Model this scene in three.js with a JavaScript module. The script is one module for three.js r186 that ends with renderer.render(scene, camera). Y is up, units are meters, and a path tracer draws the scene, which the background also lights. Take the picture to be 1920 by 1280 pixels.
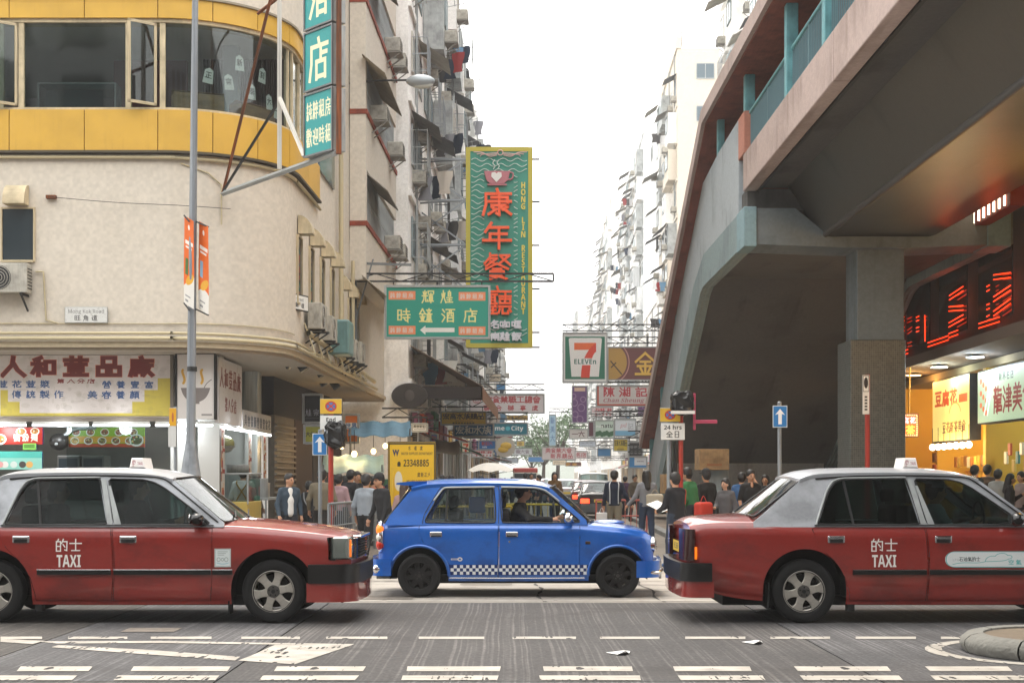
import * as THREE from 'three';
import { mergeGeometries, mergeVertices, toCreasedNormals } from 'three/addons/utils/BufferGeometryUtils.js';
import { RoundedBoxGeometry } from 'three/addons/geometries/RoundedBoxGeometry.js';
import { Brush, Evaluator, SUBTRACTION, INTERSECTION } from 'three-bvh-csg';

// ---------- camera: level, lens shifted upwards, 1.45 m above the road ----------
const F = 2740, CX = 960, HY = 893, EYE = 1.45;
const camera = new THREE.PerspectiveCamera(2 * Math.atan(HY / F) * 180 / Math.PI, 1920 / (2 * HY), 0.1, 3000);
camera.position.set(0, EYE, 0);
camera.lookAt(0, EYE, -10);
camera.setViewOffset(1920, 2 * HY, 0, 0, 1920, 1280);
const wx = (px, d) => (px - CX) * d / F, wy = (py, d) => EYE + (HY - py) * d / F;

// ---------- sky: a bright, even overcast; a weak and very soft sun ----------
const scene = new THREE.Scene();
{
  const W = 128, H = 64, data = new Float32Array(W * H * 4);
  for (let r = 0; r < H; r++) for (let c = 0; c < W; c++) {
    const up = Math.sin(((r + 0.5) / H - 0.5) * Math.PI), l = up > 0 ? 1.0 * (1.35 + 0.95 * up) : 0.4;
    data.set([l, l * 0.99, l * 0.97, 1], (r * W + c) * 4);
  }
  const sky = new THREE.DataTexture(data, W, H, THREE.RGBAFormat, THREE.FloatType);
  sky.mapping = THREE.EquirectangularReflectionMapping; sky.magFilter = THREE.LinearFilter; sky.minFilter = THREE.LinearFilter; sky.wrapS = THREE.RepeatWrapping; sky.needsUpdate = true;
  scene.background = sky; scene.environment = sky;
}
const sun = new THREE.DirectionalLight(0xfff4e4, 1.2);
sun.position.set(-8, 60, -58); sun.target.position.set(0, 0, -30);
sun.castShadow = true; sun.shadow.radius = 40; sun.shadow.mapSize.set(2048, 2048);
Object.assign(sun.shadow.camera, { left: -40, right: 40, top: 60, bottom: -60, near: 1, far: 200 });
scene.add(sun, sun.target);
const renderer = new THREE.WebGLRenderer({ antialias: true });
renderer.setSize(1024, 682);
renderer.toneMapping = THREE.LinearToneMapping;
renderer.toneMappingExposure = 2.1;
renderer.shadowMap.enabled = true;
scene.fog = new THREE.FogExp2(0xffffff, 0.0009);

// ---------- helpers ----------
const V = (x, y, z) => new THREE.Vector3(x, y, z);
let seed = 7;
const rnd = (a = 1, b) => { seed = (seed * 1664525 + 1013904223) >>> 0; const r = seed / 4294967296; return b === undefined ? r * a : a + r * (b - a); };
const pick = (a) => a[Math.floor(rnd() * a.length)];
const lerp = (a, b, t) => a + (b - a) * t, clamp = (x, a, b) => Math.min(b, Math.max(a, x));
const sstep = (a, b, x) => { const t = clamp((x - a) / (b - a), 0, 1); return t * t * (3 - 2 * t); };
function prep(g) {
  g = g.index ? g.toNonIndexed() : g;
  for (const k of Object.keys(g.attributes)) if (!['position', 'normal', 'uv'].includes(k)) g.deleteAttribute(k);
  if (!g.attributes.normal) g.computeVertexNormals();
  if (!g.attributes.uv) g.setAttribute('uv', new THREE.BufferAttribute(new Float32Array(g.attributes.position.count * 2), 2));
  g.clearGroups();
  return g;
}
const join = (...gs) => { const l = gs.flat(9).filter(Boolean).map(prep); return l.length === 1 ? l[0] : mergeGeometries(l); };
const box = (x0, x1, y0, y1, z0, z1) => new THREE.BoxGeometry(x1 - x0, y1 - y0, z1 - z0).translate((x0 + x1) / 2, (y0 + y1) / 2, (z0 + z1) / 2);
const rbox = (x0, x1, y0, y1, z0, z1, r = 0.02, s = 2) => new RoundedBoxGeometry(x1 - x0, y1 - y0, z1 - z0, s, r).translate((x0 + x1) / 2, (y0 + y1) / 2, (z0 + z1) / 2);
function align(g, a, b) {   // turn a y-long geometry so that it runs from a to b
  const d = b.clone().sub(a), q = new THREE.Quaternion().setFromUnitVectors(V(0, 1, 0), d.clone().normalize());
  return g.applyQuaternion(q).translate((a.x + b.x) / 2, (a.y + b.y) / 2, (a.z + b.z) / 2);
}
const bar = (a, b, w, h = w) => align(new THREE.BoxGeometry(w, a.distanceTo(b), h), a, b);
const rod = (a, b, r, n = 6, r1 = r) => align(new THREE.CylinderGeometry(r1, r, a.distanceTo(b), n), a, b);
const tube = (pts, r, n = 6, seg = 0, closed = false, ten = 0.5) => new THREE.TubeGeometry(new THREE.CatmullRomCurve3(pts, closed, 'catmullrom', ten), seg || pts.length * 4, r, n, closed);
const pipe = (pts, r, n = 6) => join(pts.slice(1).map((p, i) => rod(pts[i], p, r, n)), pts.slice(1, -1).map((p) => new THREE.SphereGeometry(r * 1.02, n, 4).translate(p.x, p.y, p.z)));
const lathe = (pts, n = 20) => new THREE.LatheGeometry(pts.map((p) => new THREE.Vector2(p[0], p[1])), n);
const ball = (x, y, z, rx, ry = rx, rz = rx, n = 10) => new THREE.SphereGeometry(1, n, Math.max(5, n * 0.7 | 0)).scale(rx, ry, rz).translate(x, y, z);
function shape2(pts, holes = []) {
  const s = new THREE.Shape(pts.map((p) => new THREE.Vector2(p[0], p[1])));
  for (const h of holes) s.holes.push(new THREE.Path(h.map((p) => new THREE.Vector2(p[0], p[1]))));
  return s;
}
const extrude = (pts, depth, holes = [], bevel = 0) => new THREE.ExtrudeGeometry(shape2(pts, holes), { depth, bevelEnabled: bevel > 0, bevelSize: bevel, bevelThickness: bevel, bevelSegments: 1, curveSegments: 6 });
// plan polygon (x,z) raised from y0 to y1
function prism(pts, y0, y1) { return new THREE.ExtrudeGeometry(shape2(pts.map((p) => [p[0], -p[1]])), { depth: y1 - y0, bevelEnabled: false }).rotateX(-Math.PI / 2).translate(0, y0, 0); }
function uvm(g) {   // uv in metres by the dominant axis of each face
  g = prep(g);
  const p = g.attributes.position, n = g.attributes.normal, uv = g.attributes.uv;
  for (let i = 0; i < p.count; i += 3) {
    const ax = Math.abs(n.getX(i) + n.getX(i + 1) + n.getX(i + 2)), ay = Math.abs(n.getY(i) + n.getY(i + 1) + n.getY(i + 2)), az = Math.abs(n.getZ(i) + n.getZ(i + 1) + n.getZ(i + 2));
    for (let k = i; k < i + 3; k++) {
      if (ay > ax && ay > az) uv.setXY(k, p.getX(k), p.getZ(k)); else if (ax > az) uv.setXY(k, p.getZ(k), p.getY(k)); else uv.setXY(k, p.getX(k), p.getY(k));
    }
  }
  return g;
}
const smooth = (g, ang = 0.7) => prep(toCreasedNormals(g, ang));
// grid surface from f(u,v) -> [x,y,z]
function surf(f, nu, nv, flip = false) {
  const pos = [], uv = [], idx = [];
  for (let j = 0; j <= nv; j++) for (let i = 0; i <= nu; i++) { pos.push(...f(i / nu, j / nv)); uv.push(i / nu, j / nv); }
  for (let j = 0; j < nv; j++) for (let i = 0; i < nu; i++) {
    const a = j * (nu + 1) + i, b = a + 1, c = a + nu + 1, d = c + 1;
    if (flip) idx.push(a, c, b, b, c, d); else idx.push(a, b, c, b, d, c);
  }
  const g = new THREE.BufferGeometry();
  g.setAttribute('position', new THREE.Float32BufferAttribute(pos, 3)); g.setAttribute('uv', new THREE.Float32BufferAttribute(uv, 2)); g.setIndex(idx); g.computeVertexNormals();
  return g;
}
const at = (g, x, y, z, ry = 0, rx = 0, rz = 0) => { if (rz) g.rotateZ(rz); if (rx) g.rotateX(rx); if (ry) g.rotateY(ry); return g.translate(x, y, z); };

// ---------- objects ----------
const used = new Map();
function numbered(n) { const k = used.get(n) ?? 0; used.set(n, k + 1); return k ? n + '_' + String(k).padStart(3, '0') : n; }
function shade(o) { o.traverse((m) => { if (m.isMesh) { m.castShadow = true; m.receiveShadow = true; } }); return o; }
function tag(o, label, category, group) { o.userData = { label, category }; if (group) o.userData.group = group; return o; }
function thing(name, label, category, [x, y, z] = [0, 0, 0], turn = 0, group) {
  const o = new THREE.Group(); o.name = numbered(name); o.position.set(x, y, z); o.rotation.y = turn; scene.add(o); return tag(o, label, category, group);
}
function part(parent, name, geo, mat, label) {
  const m = new THREE.Mesh(Array.isArray(geo) ? join(geo) : geo, mat); m.name = name; m.castShadow = m.receiveShadow = true; parent.add(m);
  if (label) m.userData.label = label;
  return m;
}
function solo(name, label, category, geo, mat, [x, y, z] = [0, 0, 0], turn = 0, group) {
  const m = new THREE.Mesh(Array.isArray(geo) ? join(geo) : geo, mat); m.name = numbered(name); m.position.set(x, y, z); m.rotation.y = turn; m.castShadow = m.receiveShadow = true; scene.add(m);
  return tag(m, label, category, group);
}
function struct(name, geo, mat) { const m = new THREE.Mesh(Array.isArray(geo) ? join(geo) : geo, mat); m.name = numbered(name); m.castShadow = m.receiveShadow = true; m.userData.kind = 'structure'; scene.add(m); return m; }
function dup(o, [x, y, z], turn = 0, label, group) {
  const c = o.clone(); c.name = numbered(o.name.replace(/_\d\d\d$/, '')); c.position.set(x, y, z); c.rotation.y = turn; c.userData = { ...o.userData };
  if (label) c.userData.label = label; if (group) c.userData.group = group;
  scene.add(c); return c;
}

// ---------- procedural textures ----------
function hash(x, y, s) { let h = Math.imul(x, 374761393) + Math.imul(y, 668265263) + Math.imul(s, 2147483647 % 99991); h = Math.imul(h ^ (h >>> 13), 1274126177); return ((h ^ (h >>> 16)) >>> 0) / 4294967296; }
function vnoise(x, y, px, py, s) {
  const xi = Math.floor(x), yi = Math.floor(y), fx = x - xi, fy = y - yi, u = fx * fx * (3 - 2 * fx), v = fy * fy * (3 - 2 * fy), m = (a, p) => ((a % p) + p) % p;
  const x0 = m(xi, px), x1 = m(xi + 1, px), y0 = m(yi, py), y1 = m(yi + 1, py);
  return lerp(lerp(hash(x0, y0, s), hash(x1, y0, s), u), lerp(hash(x0, y1, s), hash(x1, y1, s), u), v);
}
function fbm(u, v, fx, fy, oct, s) { let a = 0, w = 0.5, t = 0; for (let i = 0; i < oct; i++) { a += w * vnoise(u * fx, v * fy, fx, fy, s + i); t += w; fx *= 2; fy *= 2; w *= 0.55; } return a / t; }
function tex(w, h, f, metres = [1, 1], srgb = true) {
  const d = new Uint8Array(w * h * 4);
  for (let j = 0; j < h; j++) for (let i = 0; i < w; i++) { const c = f(i / w, j / h); const k = (j * w + i) * 4; d[k] = clamp(c[0] * 255, 0, 255); d[k + 1] = clamp(c[1] * 255, 0, 255); d[k + 2] = clamp(c[2] * 255, 0, 255); d[k + 3] = 255; }
  const t = new THREE.DataTexture(d, w, h); t.wrapS = t.wrapT = THREE.RepeatWrapping; t.magFilter = THREE.LinearFilter; t.minFilter = THREE.LinearMipmapLinearFilter; t.generateMipmaps = true;
  if (srgb) t.colorSpace = THREE.SRGBColorSpace; t.repeat.set(1 / metres[0], 1 / metres[1]); t.needsUpdate = true; return t;
}
const mixc = (a, b, t) => [lerp(a[0], b[0], t), lerp(a[1], b[1], t), lerp(a[2], b[2], t)];
const hexc = (h) => [(h >> 16 & 255) / 255, (h >> 8 & 255) / 255, (h & 255) / 255];
function canvasTex(w, h, draw) {
  const c = document.createElement('canvas'); c.width = w; c.height = h; const x = c.getContext('2d'); draw(x, w, h);
  const t = new THREE.CanvasTexture(c); t.colorSpace = THREE.SRGBColorSpace; t.magFilter = THREE.LinearFilter; t.anisotropy = 4; return t;
}
const S = (color, roughness = 0.8, metalness = 0, extra = {}) => new THREE.MeshStandardMaterial({ color, roughness, metalness, ...extra });
const Ph = (color, o) => new THREE.MeshPhysicalMaterial({ color, ...o });
// stained plaster: base colour with blotches and rain streaks
const plasterTex = (base, dirt, amount, s, m = 4) => tex(384, 384, (u, v) => {
  const b = fbm(u, v, 4, 4, 5, s), st = fbm(u, v, 22, 2, 3, s + 40), gr = fbm(u, v, 96, 96, 2, s + 80);
  const k = clamp((b - 0.5) * 1.6 * amount + Math.max(0, st - 0.55) * 2.4 * amount * sstep(0.35, 0.65, b), 0, 1);
  return mixc(base, dirt, k).map((x) => x * (0.95 + 0.1 * gr));
}, [m, m]);
const T = {
  cream: plasterTex(hexc(0xc8bfb1), hexc(0xa09480), 0.16, 3, 6),
  white: plasterTex(hexc(0xeeece8), hexc(0x9a958c), 0.6, 11, 5),
  grey: plasterTex(hexc(0xd2d4d4), hexc(0x8c8f90), 0.6, 19, 5),
  pink: plasterTex(hexc(0xdccdc4), hexc(0x9c8c82), 0.7, 27, 5),
  concrete: plasterTex(hexc(0x93979a), hexc(0x5f6163), 0.8, 35, 4),
  metal: tex(256, 256, (u, v) => { const a = fbm(u, v, 6, 6, 5, 61), b = fbm(u, v, 60, 4, 2, 65); const k = 0.8 + 0.35 * (a - 0.5) + 0.1 * b; return [k, k * 0.99, k * 0.97]; }, [1.5, 1.5]),
  rust: tex(256, 256, (u, v) => { const a = fbm(u, v, 8, 8, 5, 71); return mixc(hexc(0x8b4a22), hexc(0x4a3020), sstep(0.35, 0.65, a)); }, [0.8, 0.8]),
};
const bumpFine = tex(256, 256, (u, v) => { const a = fbm(u, v, 32, 32, 3, 91); return [a, a, a]; }, [1, 1], false);
const M = {
  cream: S(0xffffff, 0.9, 0, { map: T.cream, bumpMap: bumpFine, bumpScale: 0.0012 }),
  white: S(0xffffff, 0.9, 0, { map: T.white }), grey: S(0xffffff, 0.9, 0, { map: T.grey }), pink: S(0xffffff, 0.9, 0, { map: T.pink }),
  concrete: S(0xffffff, 0.85, 0, { map: T.concrete, bumpMap: bumpFine, bumpScale: 0.003 }),
  steel: S(0x8d9296, 0.5, 0.6, { map: T.metal }), darkSteel: S(0x3a3b3c, 0.6, 0.4, { map: T.metal }), paleSteel: S(0xb9bfc2, 0.55, 0.3, { map: T.metal }),
  galv: S(0xa8b0b8, 0.45, 0.5, { map: T.metal }), rust: S(0xffffff, 0.9, 0, { map: T.rust }),
  whitePaint: S(0xdedbd4, 0.55, 0, { map: T.metal }), black: S(0x0d0c0c, 0.6), blackGloss: S(0x0c0c0d, 0.25), rubber: S(0x0b0a0a, 0.9),
  chrome: S(0xd8d8da, 0.12, 1), alloy: S(0xc8c4be, 0.42, 0.65, { map: T.metal }),
  glass: Ph(0xd6dedd, { roughness: 0.03, transmission: 1, thickness: 0 }), darkGlass: Ph(0xb4c2c0, { roughness: 0.03, transmission: 1, thickness: 0 }),
  pane: S(0x2c3438, 0.08, 0.0), paneBlue: S(0x50616a, 0.1), orange: S(0xe0641c, 0.5),
  creamPaint: S(0xd9c9a8, 0.7, 0, { map: T.metal }), creamPipe: S(0xd8cba8, 0.6, 0, { map: T.metal }), cardboard: S(0xa98a62, 0.9, 0, { map: T.metal }),
};

// ---------- lettering: Chinese characters as strokes on a 10 x 10 square ----------
const G = {
  '口': [[1, 1, 1, 9], [1, 1, 9, 1, 9, 9], [1, 9, 9, 9]], '日': [[2, 0, 2, 10], [2, 0, 8, 0, 8, 10], [2, 5, 8, 5], [2, 10, 8, 10]], '目': [[1, 0, 1, 10], [1, 0, 9, 0, 9, 10], [1, 3.3, 9, 3.3], [1, 6.6, 9, 6.6], [1, 10, 9, 10]],
  '木': [[0, 3, 10, 3], [5, 0, 5, 10], [5, 3, 0, 9], [5, 3, 10, 9]], '禾': [[7, 0, 2, 1.2], [0, 3.5, 10, 3.5], [5, 0.8, 5, 10], [5, 3.5, 0, 8.5], [5, 3.5, 10, 8.5]],
  '酉': [[0, 0.5, 10, 0.5], [1.5, 3, 1.5, 10], [1.5, 3, 8.5, 3, 8.5, 10], [1.5, 9.5, 8.5, 9.5], [1.5, 7, 8.5, 7], [4, 0.5, 4, 3, 3, 5.5], [6, 0.5, 6, 5.5, 8.5, 5.5]],
  '氵': [[2, 0.5, 7, 2.5], [0, 4, 6, 5.5], [1, 10, 8, 6.5]], '土': [[1, 4, 9, 4], [5, 0, 5, 9.5], [0, 9.5, 10, 9.5]], '士': [[0, 3.5, 10, 3.5], [5, 0, 5, 9.5], [1.5, 9.5, 8.5, 9.5]],
  '人': [[5, 0, 4.5, 4, 0, 10], [5, 3, 7, 7, 10, 10]], '艹': [[0, 4, 10, 4], [3, 0, 3, 8], [7, 0, 7, 8]], '豆': [[0.5, 0.5, 9.5, 0.5], [2, 3, 2, 6], [2, 3, 8, 3, 8, 6], [2, 6, 8, 6], [3, 7, 4, 9], [7, 7, 6, 9], [0, 9.7, 10, 9.7]],
  '糸': [[5, 0, 2, 2.5, 6, 3.5], [7.5, 1.5, 2, 5.5, 8.5, 5.5], [5, 5.5, 5, 10], [2.5, 7, 1, 9.5], [7.5, 7, 9, 9.5]], '米': [[0, 4.5, 10, 4.5], [5, 0, 5, 10], [2, 1, 3.5, 3.5], [8, 1, 6.5, 3.5], [5, 4.5, 0, 9.5], [5, 4.5, 10, 9.5]],
  '广': [[5, 0, 5.5, 1.5], [1, 1.8, 10, 1.8], [1, 1.8, 1, 6, 0, 10]], '且': [[2, 0.5, 2, 9.5], [2, 0.5, 8, 0.5, 8, 9.5], [2, 3.5, 8, 3.5], [2, 6.5, 8, 6.5], [0, 9.5, 10, 9.5]],
  '寺': [[1, 2, 9, 2], [5, 0, 5, 4.5], [0, 4.5, 10, 4.5], [0.5, 6.8, 9.5, 6.8], [7, 5, 7, 10, 5.5, 9.2], [2.5, 7.8, 4, 9]], '亻': [[6, 0, 1, 5], [4, 3, 4, 10]], '宀': [[5, 0, 5, 4], [0.5, 5, 0.5, 10], [0.5, 5, 9.5, 5, 9, 10]],
  '王': [[1, 1, 9, 1], [1.5, 5, 8.5, 5], [5, 1, 5, 9], [0, 9, 10, 9]], '火': [[2, 2.5, 3, 5], [8, 2, 7, 5], [5, 0, 5, 4, 0, 10], [5, 4, 10, 10]],
  '言': [[4.5, 0, 5.5, 1.2], [0, 2, 10, 2], [2, 4, 8, 4], [2, 5.8, 8, 5.8], [2, 7.5, 2, 10], [2, 7.5, 8, 7.5, 8, 10], [2, 10, 8, 10]],
  '食': [[5, 0, 0, 3.5], [5, 0, 10, 3.5], [3, 3.5, 7, 3.5], [2, 5, 2, 10, 5, 8.8], [2, 5, 8, 5, 8, 8], [2, 6.5, 8, 6.5], [2, 8, 8, 8], [5, 8, 9.5, 10]],
  '金': [[5, 0, 0, 4], [5, 0, 10, 4], [2.5, 4, 7.5, 4], [1, 6, 9, 6], [5, 4, 5, 9.7], [2.5, 7, 3.5, 8.8], [7.5, 7, 6.5, 8.8], [0, 9.7, 10, 9.7]],
  '車': [[1, 1.2, 9, 1.2], [2, 3, 2, 7], [2, 3, 8, 3, 8, 7], [2, 5, 8, 5], [2, 7, 8, 7], [0, 8.5, 10, 8.5], [5, 0, 5, 10]], '軍': [[0.5, 0, 0.5, 2], [0.5, 0, 9.5, 0, 9.5, 2], ['車', 1, 2, 9, 10]],
  '光': [[5, 0, 5, 4], [2, 1, 3, 3], [8, 1, 7, 3], [0, 4.3, 10, 4.3], [3.5, 4.5, 3, 7.5, 0, 10], [6.5, 4.5, 6.5, 9, 10, 9, 10, 7.5]], '皇': [[5, 0, 4, 1.3], ['日', 2, 1.2, 8, 4.5], ['王', 0, 5.5, 10, 10]],
  '里': [['日', 0, 0, 10, 5.5], [5, 0, 5, 10], [1, 7.6, 9, 7.6], [0, 10, 10, 10]], '立': [[5, 0, 5, 1.8], [1, 2.3, 9, 2.3], [3, 3.5, 4, 8], [7, 3.5, 6, 8], [0, 9.5, 10, 9.5]], '童': [['立', 1, 0, 9, 4.2], ['里', 1, 4.6, 9, 10]],
  '阝': [[2, 0, 2, 10], [2, 0.5, 8, 0.5, 4.5, 4, 8.5, 6.5, 5, 8]], '東': [[0, 1.5, 10, 1.5], [2, 3.2, 2, 6.3], [2, 3.2, 8, 3.2, 8, 6.3], [2, 4.8, 8, 4.8], [2, 6.3, 8, 6.3], [5, 0, 5, 10], [4.5, 6.3, 0, 9.5], [5.5, 6.3, 10, 9.5]],
  '相': [['木', 0, 0, 4.5, 10], ['目', 5.5, 0.5, 10, 9.5]], '己': [[1, 1, 9, 1, 9, 5], [1, 5, 9, 5], [1, 5, 1, 9.5, 10, 9.5, 10, 7.5]],
  '頁': [[0, 0.5, 10, 0.5], [5, 0.5, 4.5, 2.2], [1.5, 2.5, 1.5, 7.8], [1.5, 2.5, 8.5, 2.5, 8.5, 7.8], [1.5, 4.2, 8.5, 4.2], [1.5, 6, 8.5, 6], [1.5, 7.8, 8.5, 7.8], [3.5, 8, 0, 10], [6.5, 8, 10, 10]],
  '占': [[5, 0, 5, 4.5], [5, 2, 9.5, 2], [1.5, 4.5, 1.5, 10], [1.5, 4.5, 8.5, 4.5, 8.5, 10], [1.5, 9.5, 8.5, 9.5]], '欠': [[3, 0, 0, 4], [2.5, 2, 9.5, 2, 8, 4.5], [5, 3.5, 4.5, 6, 0, 10], [5, 5.5, 10, 10]],
  '隹': [[3, 0, 0, 4], [2, 2.5, 2, 10], [6, 0, 6.5, 1.5], [2, 2.5, 9.5, 2.5], [2, 4.8, 9, 4.8], [2, 7.2, 9, 7.2], [2, 10, 10, 10], [5.8, 2.5, 5.8, 10]], '辶': [[1, 0.5, 2.5, 2], [0, 4, 2.5, 4, 1, 6.5, 2.5, 8, 1, 8.3], [1.5, 8.3, 4, 9.5, 10, 9.8]],
  '方': [[5, 0, 5.5, 1.5], [0, 2.2, 10, 2.2], [4, 2.2, 3.5, 6, 0, 10], [4, 5, 8.5, 5, 8, 9.5, 6, 9]], '白': [[5, 0, 3, 2], [1, 2, 1, 10], [1, 2, 9, 2, 9, 10], [1, 6, 9, 6], [1, 10, 9, 10]], '田': [['口', -1, -1, 11, 11], [5, 0, 5, 10], [0, 5, 10, 5]],
  '耳': [[0, 0.5, 10, 0.5], [2.5, 0.5, 2.5, 8], [7.5, 0.5, 7.5, 10], [2.5, 3, 7.5, 3], [2.5, 5.5, 7.5, 5.5], [0, 8.3, 10, 8]], '水': [[5, 0, 5, 10, 3.5, 9], [0, 3, 4, 3, 0.5, 8.5], [9, 1.5, 5.5, 4], [5.5, 3.5, 10, 9.5]],
  '的': [['白', 0, 0, 4.5, 10], [6.5, 0, 5, 3.5], [6, 2, 9.7, 2, 9.5, 9.5, 7.8, 9], [6.3, 4.5, 7.8, 6.5]], '和': [['禾', 0, 0, 5.2, 10], ['口', 5.5, 1.5, 10.4, 9.5]], '荳': [['艹', 0, 0, 10, 3.4], ['豆', 0, 3.4, 10, 10]],
  '品': [['口', 1.5, -0.5, 8.5, 5], ['口', -0.6, 4.8, 4.8, 10.5], ['口', 5.2, 4.8, 10.6, 10.5]], '八': [[4, 2, 3, 6, 0, 9.5], [5.5, 1, 7, 5, 10, 9.5]], '分': [[4, 0, 0, 4.5], [6, 0, 10, 4.5], [2, 5, 8, 5, 7.5, 9.5, 6, 9], [4.5, 5, 4, 7.5, 1, 10]],
  '廠': [['广', 0, 0, 10, 10], [4, 2.5, 4, 4.5], [2.8, 3, 3.2, 4.2], [5.2, 3, 4.8, 4.2], [2.3, 5, 2.3, 9.8], [2.3, 5, 5.8, 5, 5.8, 9.8], ['口', 3, 6.2, 5, 8.5], [7.5, 2.5, 6.3, 5.5], [6.8, 4.3, 9.8, 4.3], [9, 4.3, 8, 7, 6, 9.8], [6.8, 5, 8, 7.5, 10, 9.8]],
  '店': [['广', 0, 0, 10, 10], ['占', 2.8, 2.3, 9.8, 10]], '第': [[2, 0, 0.5, 2.2], [1.5, 1, 4.5, 1], [2.7, 1, 3.3, 2.2], [6.5, 0, 5.2, 2.2], [6, 1, 9.5, 1], [7.3, 1, 8, 2.2], [1.5, 3.2, 8.5, 3.2, 8.5, 5], [1.5, 5, 8.5, 5], [1.5, 5, 1.2, 7, 8.8, 7, 8.3, 9.5, 7, 9], [5, 3.2, 5, 10], [4.8, 7, 0.5, 10]],
  '花': [['艹', 0, 0, 10, 3.6], [3.5, 3.5, 0.5, 7], [2.3, 5.5, 2.3, 10], [8.5, 4, 5, 7], [5, 3.5, 5, 9.3, 9.8, 9.3, 9.8, 7.8]], '漿': [[1, 0, 1, 5], [3, 0, 3, 5.5], [3, 2.5, 0.5, 2.5], [6, 0, 4, 2], [6, 0.8, 9, 0.8, 5, 4.5], [8, 2.5, 8, 4.5], [4.5, 3.2, 9.5, 3.2], ['水', 0, 5.3, 10, 10]],
  '傳': [['亻', 0, 0, 3.5, 10], [3.5, 1, 9.8, 1], [4.3, 2.3, 4.3, 4.6], [4.3, 2.3, 9, 2.3, 9, 4.6], [4.3, 3.5, 9, 3.5], [4.3, 4.6, 9, 4.6], [6.6, 0, 6.6, 5.7], [4, 5.7, 9.5, 5.7], [3.5, 7.2, 10, 7.2], [8, 6, 8, 10, 6.8, 9.3], [5, 8, 6, 9]],
  '統': [['糸', 0, 0, 4, 10], [7, 0, 7, 1.5], [4.5, 1.8, 10, 1.8], [7, 1.8, 5.3, 4.3, 9, 4], [8.5, 2.8, 9.5, 5], [6.5, 5, 6, 7.5, 4.3, 10], [8, 5, 8, 9.3, 10, 9.3, 10, 8]],
  '製': [[2, 0, 0.8, 1.5], [0.5, 1.2, 5, 1.2], [0, 2.5, 5.5, 2.5], [2.8, 0, 2.8, 5], [0.8, 3.5, 0.8, 4.8], [0.8, 3.5, 5, 3.5, 5, 4.8], [7, 0.5, 7, 3.5], [9.2, 0, 9.2, 5, 8.3, 4.5], [5, 5, 5, 6], [0, 6.2, 10, 6.2], [4.5, 6.2, 0, 9], [3, 7.8, 3, 10, 5, 9], [5, 6.5, 10, 10], [8.5, 7, 6.5, 8.5]],
  '作': [['亻', 0, 0, 4, 10], [5.5, 0, 4, 3.5], [5, 2, 10, 2], [6.5, 2, 6.5, 10], [6.5, 4.8, 9.5, 4.8], [6.5, 7.4, 9.5, 7.4]], '營': [['火', 0.5, 0, 4.5, 3], ['火', 5.5, 0, 9.5, 3], [0.5, 3.5, 0.5, 5], [0.5, 3.5, 9.5, 3.5, 9.5, 5], ['口', 2.5, 4.6, 7.5, 7], ['口', 1.5, 7, 8.5, 10.3]],
  '養': [[3, 0, 3.5, 1], [7, 0, 6.5, 1], [1.5, 1.2, 8.5, 1.2], [2, 2.3, 8, 2.3], [0.5, 3.5, 9.5, 3.5], [5, 1.2, 5, 3.5], ['食', 1, 3.8, 9, 10]], '豐': [['豆', 1, 4.5, 9, 10], [1, 1, 1, 4], [1, 4, 9, 4], [9, 1, 9, 4], [5, 0, 5, 4], [2, 1, 4, 1], [2, 2.2, 4, 2.2], [6, 1, 8, 1], [6, 2.2, 8, 2.2]],
  '富': [['宀', 0, 0, 10, 3.5], [2.5, 3.2, 7.5, 3.2], ['口', 2.6, 3.8, 7.4, 6], ['田', 1.5, 6.3, 8.5, 10]], '美': [[3, 0, 3.7, 1.2], [7, 0, 6.3, 1.2], [1, 1.5, 9, 1.5], [1.5, 3.2, 8.5, 3.2], [0, 5, 10, 5], [5, 1.5, 5, 5], [0.5, 6.8, 9.5, 6.8], [5, 5.3, 4.5, 7.5, 0, 10], [5.3, 6.8, 10, 10]],
  '容': [['宀', 0, 0, 10, 3.5], [3.5, 2.8, 1.5, 4.5], [6.5, 2.8, 8.5, 4.5], [5, 3.5, 0, 7], [5, 3.5, 10, 7], ['口', 2.3, 6.2, 7.7, 10.4]], '顏': [[2.3, 0, 2.8, 1], [0.3, 1.3, 5, 1.3], [1.5, 1.8, 3, 3.3], [4, 1.8, 1.5, 3.3], [0.8, 3.6, 5, 3.6], [0.8, 3.6, 0, 9.5], [4, 4.5, 1.5, 6], [4.5, 6, 1.5, 8], [5, 7.8, 1.5, 10], ['頁', 5.5, 0, 10, 10]],
  '旺': [['日', -0.5, 1, 4.2, 8.5], ['王', 4.4, 0, 10, 10]], '角': [[4, 0, 1, 3], [3.5, 1.5, 7, 1.5, 5.8, 3], [2, 3, 2, 7, 0.5, 10], [2, 3, 8.5, 3, 8.5, 10, 7, 9.5], [2, 5.2, 8.5, 5.2], [2, 7.4, 8.5, 7.4], [5.2, 3, 5.2, 9.5]],
  '首': [[3, 0, 4, 1.5], [7, 0, 6, 1.5], [0, 2, 10, 2], [5, 2, 4.5, 3.5], [2, 4, 2, 10], [2, 4, 8, 4, 8, 10], [2, 6, 8, 6], [2, 8, 8, 8], [2, 10, 8, 10]], '道': [['辶', 0, 1, 10, 10], ['首', 3.5, 0, 9.8, 8]], '酒': [['氵', 0, 0, 3, 10], ['酉', 3.4, 0, 10, 10]],
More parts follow.
